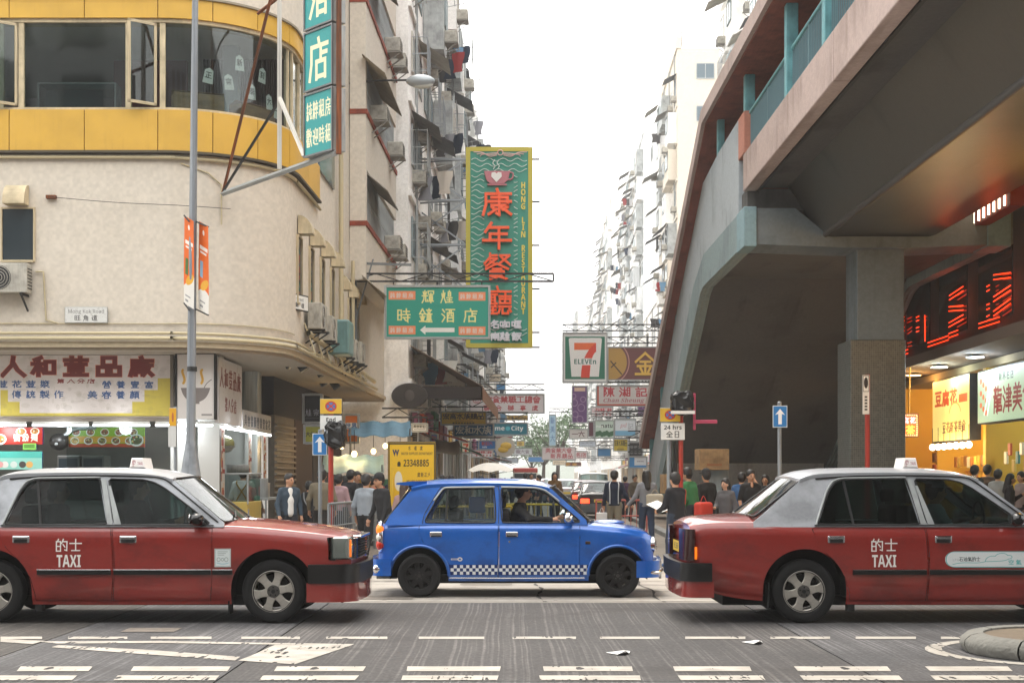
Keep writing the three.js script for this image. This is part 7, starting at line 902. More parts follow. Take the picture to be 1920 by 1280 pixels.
{ const f = roundNose(3.585, 3.14, 0.855, 0.22, 0.035, 1), r = roundNose(-1.18, -0.92, 0.852, 0.12, 0.03, -1);
  taxiP.bands = [['front_bumper', f, 0.4, 0.585, 0.05, 0.03, moldBlack], ['front_valance', f.map((p) => [p[0] * 0.997 - 0.005, p[1] * 0.985]), 0.215, 0.405, 0.05, 0.015, taxiRed], ['rear_bumper', r, 0.42, 0.6, 0.05, 0.03, moldBlack], ['rear_valance', r.map((p) => [p[0] + 0.02, p[1] * 0.985]), 0.26, 0.425, 0.05, 0.015, taxiRed]];
}
const signTex = canvasTex(256, 128, (c, w, h) => { c.fillStyle = '#ebe4df'; c.fillRect(0, 0, w, h); latin(c, 'TAXI', 118, 92, 66, '#8e2430', 'bold', 'sans-serif', 'left', 0.85); han(c, '的士', 14, 12, 62, 50, '#8e2430', 0.14, 0, 54); });
const taxiPrint = printMat(256, 256, 0xe6e2dc, (c) => { han(c, '的士', 20, 14, 96, 96, '#fff', 0.1, 118, 0); latin(c, 'TAXI', 128, 240, 138, '#fff', 'bold', 'sans-serif', 'center', 0.68); });
const lpgTex = canvasTex(768, 160, (c, w, h) => {
  c.fillStyle = '#d9dedd'; c.fillRect(0, 0, w, h); c.strokeStyle = '#4aa6a3'; c.lineWidth = 7; c.beginPath(); c.roundRect(8, 8, w - 16, h - 16, 66); c.stroke();
  c.lineWidth = 5; c.beginPath(); c.moveTo(60, 128); c.bezierCurveTo(170, 90, 240, 130, 330, 100); c.bezierCurveTo(330, 60, 380, 40, 410, 52); c.bezierCurveTo(430, 16, 500, 14, 512, 44); c.bezierCurveTo(560, 36, 560, 74, 520, 76); c.bezierCurveTo(500, 96, 420, 100, 330, 100); c.stroke();
  han(c, '石油氣的士', 116, 58, 30, 38, '#2e3b3c', 0.13, 35, 0); han(c, '空氣', 520, 84, 44, 44, '#5fb0ad', 0.12, 60, 0); latin(c, 'LPG', 60, 96, 30, '#b9bfbf'); });
const passTex = canvasTex(128, 128, (c) => { c.fillStyle = '#ccd3d2'; c.fillRect(0, 0, 128, 128); c.strokeStyle = '#8f9c98'; c.lineWidth = 4; c.strokeRect(5, 5, 118, 118); c.fillStyle = '#9aa29f'; for (let i = 0; i < 3; i++) c.fillRect(24, 18 + i * 12, 80 - i * 14, 5); c.strokeStyle = '#7c8a86'; for (const [x, r] of [[32, 13], [62, 10], [92, 14]]) { c.beginPath(); c.arc(x, 76, r, 0, 7); c.stroke(); } c.strokeStyle = '#6fa6b8'; c.beginPath(); c.moveTo(16, 98); c.quadraticCurveTo(64, 116, 112, 98); c.stroke(); });
const plateTex = canvasTex(256, 64, (c) => { c.fillStyle = '#d9d6cc'; c.fillRect(0, 0, 256, 64); latin(c, 'HE 3658', 128, 50, 50, '#1d1c1b', 'bold', 'sans-serif', 'center', 0.95); });
const amber = S(0xd86a12, 0.3, 0, { emissive: 0xff7a18, emissiveIntensity: 0.5 }), lensRed = S(0x8f1412, 0.25), lensDark = S(0x2a100f, 0.2);
function taxi(label, pos, o) {
  const t = thing('taxi', label, 'taxi', pos, 0, 'red taxis crossing the junction'), P = taxiP;
  const { tz } = makeCar(P, t);
  // black side moulding with a bright top edge
  for (const [a, b] of [[0.47, 1.195], [1.225, 2.18], [2.195, 2.39]]) for (const s of [1, -1]) {
    const f = (dy, dz) => (u, v) => { const x = lerp(a, b, u); return [x, lerp(0.485, 0.53, v) + dy, s * (sideZ(P, x, 0.5) + dz)]; };
    part(t, 'side_moulding', join(surf(f(0, 0.022), 6, 1, s < 0), surf((u, v) => { const x = lerp(a, b, u); return [x, 0.53, s * (sideZ(P, x, 0.5) - 0.02 + v * 0.042)]; }, 6, 1, s > 0), surf((u, v) => { const x = lerp(a, b, u); return [x, 0.485, s * (sideZ(P, x, 0.5) - 0.02 + v * 0.042)]; }, 6, 1, s < 0), [a, b].map((x) => surf((u, v) => [x, lerp(0.485, 0.53, v), s * (sideZ(P, x, 0.5) - 0.02 + u * 0.042)], 1, 1))), moldBlack);
    part(t, 'moulding_strip', tube([V(a, 0.532, s * (sideZ(P, a, 0.5) + 0.018)), V((a + b) / 2, 0.532, s * (sideZ(P, (a + b) / 2, 0.5) + 0.018)), V(b, 0.532, s * (sideZ(P, b, 0.5) + 0.018))], 0.004, 5), M.chrome);
  }
  for (const s of [1, -1]) for (const x of [0.235, 1.29]) {
    const z = s * sideZ(P, x + 0.07, 0.83), h = part(t, 'door_handle', rbox(x - 0.012, x + 0.158, 0.795, 0.867, z - 0.012, z + 0.01, 0.01), M.chrome);
    part(h, 'handle_recess', rbox(x + 0.008, x + 0.138, 0.8, 0.832, z + s * 0.012 - 0.004, z + s * 0.012 + 0.004, 0.003, 1), M.black);
    part(h, 'handle_lever', rbox(x, x + 0.146, 0.835, 0.86, z + s * 0.016 - 0.008, z + s * 0.016 + 0.008, 0.006, 1), M.chrome);
  }
  decal(P, t, 'lettering', 0.63, 0.93, 0.54, 0.85, taxiPrint, 'white lettering reading TAXI in Chinese and English');
  // window bright work: chrome B-pillars, quarter-light bars
  const flat = (pts, th, off, m, name) => { for (const s of [1, -1]) { const g = extrude(pts, th); const p = g.attributes.position; for (let i = 0; i < p.count; i++) p.setZ(i, s * (tz(p.getY(i)) + off + p.getZ(i))); g.computeVertexNormals(); part(t, name, g, m); } };
  flat([[1.05, 1.42], [1.1, 1.42], [1.205, 0.978], [1.15, 0.978]], 0.008, 0.004, M.paleSteel, 'pillar_cover'); flat([[1.125, 1.36], [1.15, 1.36], [1.285, 0.978], [1.218, 0.978]], 0.008, 0.003, M.paleSteel, 'pillar_cover');
  flat([[0.405, 1.41], [0.43, 1.41], [0.5, 0.98], [0.475, 0.98]], 0.012, -0.012, M.black, 'division_bar');
  for (const s of [1, -1]) { // bright frame round the rear door glass, drip rail
    part(t, 'window_frame', tube([[0.115, 0.975], [0.245, 1.31], [0.31, 1.4], [0.42, 1.432], [1.04, 1.44]].map((p) => V(p[0], p[1], s * (tz(p[1]) + 0.006))), 0.011, 6, 40, false, 0.2), M.paleSteel);
    part(t, 'drip_rail', tube([[-0.36, 0.99], [-0.2, 1.12], [0.02, 1.34], [0.14, 1.425], [0.5, 1.453], [1.0, 1.46], [1.5, 1.449], [1.7, 1.415], [2.24, 1.0]].slice(3).map((p) => V(p[0], p[1], s * (tz(p[1]) + 0.008))), 0.008, 6, 50, false, 0.2), M.black);
    part(t, 'belt_strip', tube([V(0.1, 0.968, s * 0.824), V(1.1, 0.968, s * 0.828), V(2.2, 0.968, s * 0.824)], 0.007, 5), M.black);
  }
  // front: grille, head lamps, indicator, badge strip
  const nose = roundNose(3.575, 3.2, 0.8, 0.14, 0.04, 1), gr = [];
  for (let i = 0; i < 7; i++) gr.push(rbox(3.56, 3.605, 0.635 + i * 0.027, 0.645 + i * 0.027, -0.42, 0.42, 0.004, 1));
  part(t, 'grille', [box(3.5, 3.57, 0.62, 0.83, -0.43, 0.43), ...gr], M.black); part(t, 'grille_surround', rbox(3.53, 3.62, 0.825, 0.855, -0.46, 0.46, 0.012), M.chrome);
  for (const s of [1, -1]) {
    const seg = nose.filter((p) => s * p[1] > 0.5 && p[0] > 3.28), g = wrapStrip([[3.36, 0.8 * s], ...seg].sort((a, b) => s * (b[1] - a[1]) || a[0] - b[0]), 0.635, 0.84, 0.03, 0.01);
    const lampBack = part(t, 'headlamp', rbox(3.36, 3.53, 0.63, 0.85, s > 0 ? 0.45 : -0.775, s > 0 ? 0.775 : -0.45, 0.02), S(0xb8b6ae, 0.25, 0.5));
    part(lampBack, 'lens', g, lampGlass); part(lampBack, 'indicator', rbox(3.515, 3.55, 0.65, 0.825, s > 0 ? 0.72 : -0.745, s > 0 ? 0.745 : -0.72, 0.008), amber);
    part(lampBack, 'reflector', ball(3.52, 0.735, s * 0.6, 0.04, 0.075, 0.09, 14), M.chrome); part(lampBack, 'lamp_frame', box(3.33, 3.4, 0.622, 0.634, s > 0 ? 0.775 : -0.81, s > 0 ? 0.81 : -0.775), M.black);
    part(t, 'side_marker', rbox(3.45, 3.52, 0.29, 0.35, s * 0.8 - 0.012, s * 0.8 + 0.012, 0.008), S(0xb0a894, 0.3));
    // rear lamps
    const tl = part(t, 'tail_lamp', wrapStrip(s > 0 ? [[-1.075, 0.815], [-1.1, 0.806], [-1.135, 0.75], [-1.15, 0.62], [-1.155, 0.44]].reverse() : [[-1.075, -0.815], [-1.1, -0.806], [-1.135, -0.75], [-1.15, -0.62], [-1.155, -0.44]], 0.62, 0.93, 0.04, 0.012), lensDark);
    part(tl, 'indicator', wrapStrip(s > 0 ? [[-1.06, 0.826], [-1.1, 0.817], [-1.145, 0.76]].reverse() : [[-1.06, -0.826], [-1.1, -0.817], [-1.145, -0.76]], 0.635, 0.755, 0.02, 0.02), amber);
    part(tl, 'reversing_lens', wrapStrip(s > 0 ? [[-1.162, 0.7], [-1.168, 0.5]].reverse() : [[-1.162, -0.7], [-1.168, -0.5]], 0.65, 0.9, 0.02, 0.004), lensRed);
    part(t, 'mud_flap', box(-0.36, -0.345, 0.14, 0.4, s > 0 ? 0.62 : -0.82, s > 0 ? 0.82 : -0.62), M.rubber); part(t, 'mud_flap', box(2.34, 2.355, 0.09, 0.36, s > 0 ? 0.62 : -0.81, s > 0 ? 0.81 : -0.62), M.rubber); part(t, 'jack_point', box(0.43, 0.5, 0.12, 0.2, s > 0 ? 0.7 : -0.8, s > 0 ? 0.8 : -0.7), M.black);
    const mir = part(t, 'wing_mirror', smooth(join(ball(2.06, 1.03, s * 0.93, 0.07, 0.065, 0.095, 16))), M.blackGloss); part(mir, 'mirror_arm', bar(V(2.1, 0.97, s * 0.8), V(2.07, 1.0, s * 0.92), 0.05, 0.03), M.black); part(mir, 'mirror_glass', new THREE.CylinderGeometry(0.052, 0.052, 0.004, 16).rotateZ(Math.PI / 2).translate(1.992, 1.03, s * 0.93), M.chrome);
    part(t, 'towing_eye', at(new THREE.TorusGeometry(0.025, 0.006, 6, 12), s > 0 ? 3.42 : -0.92, s > 0 ? 0.2 : 0.25, 0.4, 0), M.black);
  }
  part(t, 'number_plate', surf((u, v) => [3.655, 0.42 + v * 0.11, 0.26 - u * 0.52], 1, 1), S(0xffffff, 0.6, 0, { map: plateTex })); part(t, 'number_plate', surf((u, v) => [-1.175, 0.68 + v * 0.11, -0.26 + u * 0.52], 1, 1), S(0xe8c640, 0.6, 0, { map: plateTex }));
  // wipers, aerial, roof sign
  part(t, 'wiper', [bar(V(2.36, 1.035, 0.5), V(2.27, 1.09, 0.05), 0.015), bar(V(2.38, 1.03, -0.1), V(2.3, 1.09, -0.52), 0.015)], M.black);
  const sg = new THREE.Group(); sg.name = 'roof_sign'; sg.position.set(o.signX ?? 1.0, 1.525, 0); sg.scale.set(0.85, 0.95, 0.9); t.add(sg);
  part(sg, 'sign_box', extrude([[-0.085, 0], [0.085, 0], [0.06, 0.09], [-0.06, 0.09]], 0.36, [], 0.012).translate(0, 0.02, -0.18), S(0xe2dcd6, 0.4));
  part(sg, 'sign_print', surf((u, v) => [(u - 0.5) * lerp(0.165, 0.125, v), 0.025 + v * 0.08, 0.194], 1, 1), S(0xffffff, 0.5, 0, { map: signTex })); part(sg, 'sign_base', rbox(-0.1, 0.1, -0.02, 0.016, -0.2, 0.2, 0.01, 1), M.black);
  if (o.lpg) decal(P, t, 'sticker', 1.38, 2.3, 0.55, 0.72, S(0xffffff, 0.45, 0, { map: lpgTex, alphaMap: (() => { const a = canvasTex(256, 64, (c) => { c.fillStyle = '#000'; c.fillRect(0, 0, 256, 64); c.fillStyle = '#fff'; c.beginPath(); c.roundRect(0, 2, 256, 60, 28); c.fill(); }); a.colorSpace = THREE.NoColorSpace; return a; })(), alphaTest: 0.5 }), 'long pale sticker with a teal cloud outline');
  if (o.pass) decal(P, t, 'sticker', 2.215, 2.375, 0.56, 0.74, S(0xffffff, 0.5, 0, { map: passTex }), 'square pale licence sticker');
  return t;
}
const leftTaxi = taxi('red taxi with silver roof and a square sticker on its front wing', [wx(512, 14.42) - 2.785, 0, -14.42 - 0.80], { pass: true, signX: 1.28 });
const rightTaxi = taxi('red taxi with silver roof and a long pale sticker on its front door', [wx(1508, 14.42), 0, -14.42 - 0.80], { lpg: true, signX: 1.22 });

// small blue retro hatchback
const blue = Ph(0x085cb6, { roughness: 0.35, clearcoat: 1, clearcoatRoughness: 0.06, metalness: 0.15, map: paintTex });
const blueP = {
  paint: blue, roofMat: blue, span: [-0.5, 2.82], wb: 2.38, R: 0.262, rim: 0.165, arch: 0.35, track: 0.655, stations: 84, crease: 0.1,
  bottom: [[-0.5, 0.3], [-0.3, 0.24], [0.2, 0.195], [2.1, 0.195], [2.6, 0.21], [2.82, 0.27]],
  shoulder: [[-0.5, 0.86], [-0.35, 0.885], [0.2, 0.885], [1.8, 0.88], [2.1, 0.86], [2.5, 0.815], [2.74, 0.755], [2.82, 0.7]],
  top: [[-0.5, 0.88], [-0.3, 0.9], [0.2, 0.9], [1.8, 0.905], [2.05, 0.9], [2.4, 0.875], [2.68, 0.82], [2.78, 0.765], [2.82, 0.72]],
  half: [[-0.5, 0.6], [-0.44, 0.66], [-0.3, 0.7], [0.1, 0.73], [0.7, 0.7375], [1.9, 0.7375], [2.4, 0.72], [2.62, 0.685], [2.75, 0.63], [2.82, 0.56]],
  doors: [[[0.0, 0.865], [-0.005, 0.78], [0.05, 0.66], [0.2, 0.57], [0.31, 0.47], [0.38, 0.36], [0.42, 0.24], [0.94, 0.24], [0.945, 0.865]], [[0.957, 0.865], [0.952, 0.24], [1.92, 0.24], [1.925, 0.865]]], doorIn: 0.66,
  gz: [0.71, 0.575], gy: [0.87, 1.33],
  frame: [[-0.42, 0.87], [-0.36, 0.98], [-0.13, 1.26], [-0.05, 1.315], [0.2, 1.345], [0.9, 1.355], [1.4, 1.338], [1.58, 1.305], [2.0, 0.93], [2.02, 0.865], [-0.42, 0.865]],
  windows: [[[0.075, 0.9], [0.1, 0.99], [0.26, 1.27], [0.32, 1.298], [0.885, 1.305], [0.905, 0.9]], [[1.0, 0.9], [0.985, 1.305], [1.38, 1.295], [1.5, 1.26], [1.62, 1.17], [1.93, 0.905]]],
  roofSpan: [-0.1, 1.56], roofEdge: [[-0.1, 1.295], [0.1, 1.338], [0.5, 1.352], [0.9, 1.355], [1.3, 1.343], [1.48, 1.32], [1.56, 1.295]], crown: 0.06,
  ws: [[1.56, 1.3, 0.56], [2.03, 0.905, 0.65]], wsBow: 0.09, rw: [[-0.13, 1.29, 0.55], [-0.42, 0.9, 0.6]], rwBow: 0.03, open: 1, glass: M.glass,
  cab: [-0.3, 1.95], seats: [[0.42, 0.3], [0.42, -0.3], [1.02, 0.33], [1.02, -0.33]], seatH: 0.17, wheelAt: [1.62, 0.95, 0.33], wheelKind: 'black', bands: [],
};
{
  const t = thing('hatchback_car', 'small blue retro hatchback with white chequered stripe along its sill', 'car', [wx(786, 17.5), 0, -17.5 - 0.72]), P = blueP;
  const f = roundNose(2.87, 2.62, 0.72, 0.16, 0.06, 1), r = roundNose(-0.56, -0.36, 0.71, 0.12, 0.04, -1);
  P.bands = [['front_apron', f.map((p) => [p[0] - 0.02, p[1] * 0.985]), 0.24, 0.44, 0.05, 0.02, blue], ['rear_apron', r.map((p) => [p[0] + 0.02, p[1] * 0.985]), 0.26, 0.46, 0.05, 0.02, blue]];
  const { tz } = makeCar(P, t);
  // tubular chrome bumpers
  part(t, 'front_bumper', [tube(f.filter((p) => p[0] > 2.7).map((p) => V(p[0] + 0.03, 0.3, p[1])), 0.028, 8, 40), rod(V(2.93, 0.2, 0.3), V(2.93, 0.42, 0.3), 0.02), rod(V(2.93, 0.2, -0.3), V(2.93, 0.42, -0.3), 0.02)], M.chrome);
  part(t, 'rear_bumper', [tube(r.filter((p) => p[0] < -0.42).map((p) => V(p[0] - 0.03, 0.34, p[1])), 0.035, 8, 40), ball(-0.5, 0.34, 0.69, 0.06, 0.07, 0.05), ball(-0.5, 0.34, -0.69, 0.06, 0.07, 0.05)], M.chrome);
  const chk = printMat(1024, 64, 0xd9dde0, (c, w, h) => { c.fillStyle = '#fff'; const n = 44, s = w / n; for (let i = 0; i < n; i++) for (let j = 0; j < 3; j++) if ((i + j) % 2) c.fillRect(i * s, j * h / 3, s, h / 3); });
  for (const [a, b] of [[0.375, 0.94], [0.96, 1.92], [1.93, 2.02]]) { const m = chk.clone(); m.alphaMap = chk.alphaMap.clone(); m.alphaMap.wrapS = THREE.RepeatWrapping; m.alphaMap.repeat.set((b - a) / 1.65, 1); decal(P, t, 'chequered_stripe', a, b, 0.275, 0.39, m, 'white chequered stripe'); }
  const dk = S(0x0f2c66, 0.4); for (const [a, b] of [[0.35, 0.94], [0.96, 1.92], [1.93, 2.03]]) decal(P, t, 'stripe_band', a, b, 0.27, 0.395, dk, 'dark blue stripe', 0.0012);
  const badge = printMat(128, 64, 0xc8c8c8, (c) => { c.fillStyle = '#fff'; c.fillRect(0, 22, 70, 20); c.beginPath(); c.arc(92, 32, 26, 0, 7); c.fill(); c.fillStyle = '#000'; c.fillRect(8, 29, 54, 6); c.beginPath(); c.arc(92, 32, 12, 0, 7); c.fill(); });
  decal(P, t, 'badge', 0.38, 0.53, 0.43, 0.49, badge, 'small round chrome badge on the rear door');
  for (const s of [1, -1]) {
    for (const x of [0.13, 1.04]) { const z = s * sideZ(P, x + 0.07, 0.76), h = part(t, 'door_handle', rbox(x - 0.005, x + 0.145, 0.725, 0.79, z - 0.014, z + 0.012, 0.012), M.chrome); part(h, 'handle_lever', rbox(x + 0.005, x + 0.135, 0.75, 0.784, z + s * 0.016 - 0.008, z + s * 0.016 + 0.008, 0.006, 1), M.chrome); part(h, 'handle_recess', rbox(x + 0.008, x + 0.132, 0.729, 0.746, z + s * 0.013 - 0.003, z + s * 0.013 + 0.003, 0.002, 1), M.black); }
    part(t, 'door_lock', new THREE.CylinderGeometry(0.012, 0.012, 0.01, 12).rotateX(Math.PI / 2).translate(1.08, 0.67, s * (sideZ(P, 1.08, 0.67) + 0.003)), M.chrome);
    part(t, 'side_repeater', rbox(1.99, 2.05, 0.64, 0.675, s * sideZ(P, 2.02, 0.65) - 0.012, s * sideZ(P, 2.02, 0.65) + 0.012, 0.008), S(0x3a2416, 0.3));
    part(t, 'rain_visor', [tube([[0.17, 1.16], [0.27, 1.29], [0.34, 1.315], [0.9, 1.322]].map((p) => V(p[0], p[1], s * (tz(p[1]) + 0.012))), 0.013, 6, 40, false, 0.3), tube([[0.98, 1.322], [1.38, 1.312], [1.52, 1.275], [1.68, 1.15]].map((p) => V(p[0], p[1], s * (tz(p[1]) + 0.012))), 0.013, 6, 40, false, 0.3)], M.paleSteel);
    part(t, 'division_bar', bar(V(0.315, 0.9, s * (tz(0.9) - 0.004)), V(0.335, 1.3, s * (tz(1.3) - 0.004)), 0.022, 0.02), M.black);
    part(t, 'door_frame', tube([[0.035, 0.885], [0.06, 1.0], [0.235, 1.3], [0.31, 1.328], [0.94, 1.335], [0.95, 0.885]].map((p) => V(p[0], p[1], s * (tz(p[1]) + 0.001))), 0.005, 5, 60, false, 0.15), M.black);
    const tl = part(t, 'tail_lamp', ball(-0.47, 0.72, s * 0.625, 0.05, 0.2, 0.075, 18), M.chrome);
    part(tl, 'indicator_lens', ball(-0.478, 0.81, s * 0.635, 0.05, 0.07, 0.07, 14), amber); part(tl, 'reversing_lens', ball(-0.478, 0.72, s * 0.635, 0.05, 0.05, 0.07, 14), S(0xd8d4cc, 0.2)); part(tl, 'brake_lens', ball(-0.478, 0.63, s * 0.635, 0.05, 0.07, 0.07, 14), S(0xc02a14, 0.25));
    const hl = part(t, 'headlamp', new THREE.CylinderGeometry(0.1, 0.1, 0.08, 24).rotateZ(Math.PI / 2).translate(2.79, 0.62, s * 0.5), M.chrome); part(hl, 'lens', ball(2.825, 0.62, s * 0.5, 0.03, 0.09, 0.09, 16), lampGlass);
    part(t, 'arch_lip', [0, P.wb].map((x) => { const pts = []; for (let i = 0; i <= 16; i++) { const a = Math.PI * i / 16, px = x + (P.arch + 0.006) * Math.cos(a), py = P.R + (P.arch + 0.006) * Math.sin(a); if (py > 0.25) pts.push(V(px, py, s * (sideZ(P, px, Math.min(py, 0.8)) - 0.002))); } return tube(pts, 0.02, 8, 40); }), blue);
    part(t, 'sill_strip', tube([V(0.36, 0.235, s * 0.722), V(1.2, 0.232, s * 0.728), V(1.98, 0.235, s * 0.722)], 0.007, 5), M.chrome);
    const mir = part(t, 'wing_mirror', smooth(join(ball(1.78, 0.955, s * 0.83, 0.06, 0.065, 0.09, 16))), M.chrome); part(mir, 'mirror_arm', bar(V(1.84, 0.9, s * 0.69), V(1.79, 0.94, s * 0.82), 0.04, 0.03), blue);
  }
  part(t, 'grille', [rbox(2.8, 2.875, 0.54, 0.68, -0.36, 0.36, 0.03), ...[0, 1, 2, 3].map((i) => box(2.87, 2.885, 0.56 + i * 0.03, 0.57 + i * 0.03, -0.33, 0.33))], M.chrome);
  part(t, 'roof_spoiler', smooth(extrude([[-0.3, 1.352], [-0.29, 1.372], [-0.1, 1.392], [0.08, 1.392], [0.08, 1.36], [-0.08, 1.335]], 0.98).translate(0, 0, -0.49)), blue);
  part(t, 'bonnet_scoop', smooth(join(ball(2.32, 0.88, 0, 0.2, 0.035, 0.26, 16))), blue);
  part(t, 'number_plate', surf((u, v) => [2.935, 0.36 + v * 0.1, 0.25 - u * 0.5], 1, 1), S(0xffffff, 0.6, 0, { map: plateTex }));
  part(t, 'rear_shelf', box(-0.32, 0.3, 0.885, 0.9, -0.55, 0.55), S(0x8b8c88, 0.8));
  part(t, 'cushion', at(rbox(-0.1, 0.1, 0, 0.2, -0.03, 0.03, 0.025), 0.68, 1.0, 0.2), S(0x2f77b5, 0.9)); part(t, 'exhaust_pipe', rod(V(-0.55, 0.22, 0.3), V(-0.3, 0.22, 0.3), 0.025, 10), M.steel);
}

// ---------- people ----------
function nets(bones, cell, cut, k = 0.03) { // smooth union of tapered capsules [ax,ay,az,bx,by,bz,ra,rb], meshed by surface nets
  let lo = [9, 9, 9], hi = [-9, -9, -9];
  for (const b of bones) for (let c = 0; c < 3; c++) { const r = Math.max(b[6], b[7]) + cell * 2; lo[c] = Math.min(lo[c], b[c] - r, b[c + 3] - r); hi[c] = Math.max(hi[c], b[c] + r, b[c + 3] + r); }
  const n = lo.map((l, c) => Math.ceil((hi[c] - l) / cell) + 1), F3 = new Float32Array(n[0] * n[1] * n[2]), id = (i, j, q) => (q * n[1] + j) * n[0] + i;
  const pre = bones.map((b) => { const dx = b[3] - b[0], dy = b[4] - b[1], dz = b[5] - b[2]; return [dx, dy, dz, dx * dx + dy * dy + dz * dz || 1e-9]; });
  const dist = (x, y, z) => { let d = 9; for (let i = 0; i < bones.length; i++) { const b = bones[i], p = pre[i], ux = x - b[0], uy = y - b[1], uz = z - b[2]; let t = (ux * p[0] + uy * p[1] + uz * p[2]) / p[3]; t = t < 0 ? 0 : t > 1 ? 1 : t; const ex = ux - p[0] * t, ey = uy - p[1] * t, ez = uz - p[2] * t, e = Math.sqrt(ex * ex + ey * ey + ez * ez) - (b[6] + (b[7] - b[6]) * t); const h = Math.max(k - Math.abs(d - e), 0) / k; d = Math.min(d, e) - h * h * k * 0.25; } return cut ? cut(d, x, y, z) : d; };
  for (let q = 0; q < n[2]; q++) for (let j = 0; j < n[1]; j++) for (let i = 0; i < n[0]; i++) F3[id(i, j, q)] = dist(lo[0] + i * cell, lo[1] + j * cell, lo[2] + q * cell);
  const vid = new Int32Array(F3.length).fill(-1), pos = [], idx = [];
  for (let q = 0; q < n[2] - 1; q++) for (let j = 0; j < n[1] - 1; j++) for (let i = 0; i < n[0] - 1; i++) {
    let cnt = 0, sx = 0, sy = 0, sz = 0; const v = []; for (let c = 0; c < 8; c++) v.push(F3[id(i + (c & 1), j + (c >> 1 & 1), q + (c >> 2))]);
    for (const [a, b] of NE) if ((v[a] < 0) !== (v[b] < 0)) { const t = v[a] / (v[a] - v[b]); sx += lerp(a & 1, b & 1, t); sy += lerp(a >> 1 & 1, b >> 1 & 1, t); sz += lerp(a >> 2, b >> 2, t); cnt++; }
    if (cnt) { vid[id(i, j, q)] = pos.length / 3; pos.push(lo[0] + (i + sx / cnt) * cell, lo[1] + (j + sy / cnt) * cell, lo[2] + (q + sz / cnt) * cell); }
  }
  const st = [1, n[0], n[0] * n[1]];
  for (let q = 1; q < n[2] - 1; q++) for (let j = 1; j < n[1] - 1; j++) for (let i = 1; i < n[0] - 1; i++) for (let ax = 0; ax < 3; ax++) {
    const a = id(i, j, q), b = a + st[ax]; if ((F3[a] < 0) === (F3[b] < 0)) continue; const u = st[(ax + 1) % 3], w = st[(ax + 2) % 3], A = vid[a], B = vid[a - u], C = vid[a - u - w], D = vid[a - w]; if (A < 0 || B < 0 || C < 0 || D < 0) continue;
    if (F3[a] < 0) idx.push(A, B, C, A, C, D); else idx.push(A, C, B, A, D, C);
  }
  const g = new THREE.BufferGeometry(); g.setAttribute('position', new THREE.Float32BufferAttribute(pos, 3)); g.setIndex(idx); g.computeVertexNormals(); return prep(g);
}
const NE = [[0, 1], [2, 3], [4, 5], [6, 7], [0, 2], [1, 3], [4, 6], [5, 7], [0, 4], [1, 5], [2, 6], [3, 7]];
const skinM = [S(0xb98a6c, 0.6), S(0xa87858, 0.6), S(0xc89c80, 0.6)], hairM = S(0x17120f, 0.55), hairBrown = S(0x3a2418, 0.55), eyeM = S(0x1a1210, 0.3), lipM = S(0x8a4a40, 0.6);
function hand(w, dir, s) { // palm and five unequal, bent fingers hanging from the wrist along dir
  const d = V(...dir).normalize(), side = V(0, 0, 1).cross(d).lengthSq() > 0.05 ? V(0, 0, 1) : V(1, 0, 0), a = side.clone().addScaledVector(d, -side.dot(d)).normalize(), nrm = d.clone().cross(a), W = V(...w), gs = [], P = (l, q, c) => W.clone().addScaledVector(d, l).addScaledVector(a, q).addScaledVector(nrm, c * s);
  gs.push(rod(P(-0.01, 0, 0), P(0.085, 0, 0), 0.028, 8, 0.034)); [[0.075, 0.03], [0.085, 0.011], [0.08, -0.01], [0.06, -0.029]].forEach(([L2, q]) => { gs.push(rod(P(0.075, q * 0.9, 0), P(0.08 + L2 * 0.55, q * 1.1, 0.012), 0.009, 5), rod(P(0.08 + L2 * 0.55, q * 1.1, 0.012), P(0.08 + L2 * 0.9, q, 0.038), 0.008, 5, 0.006)); }); gs.push(rod(P(0.02, 0.028, 0), P(0.06, 0.055, 0.012), 0.011, 5), rod(P(0.06, 0.055, 0.012), P(0.09, 0.055, 0.03), 0.009, 5, 0.007)); return gs;
}
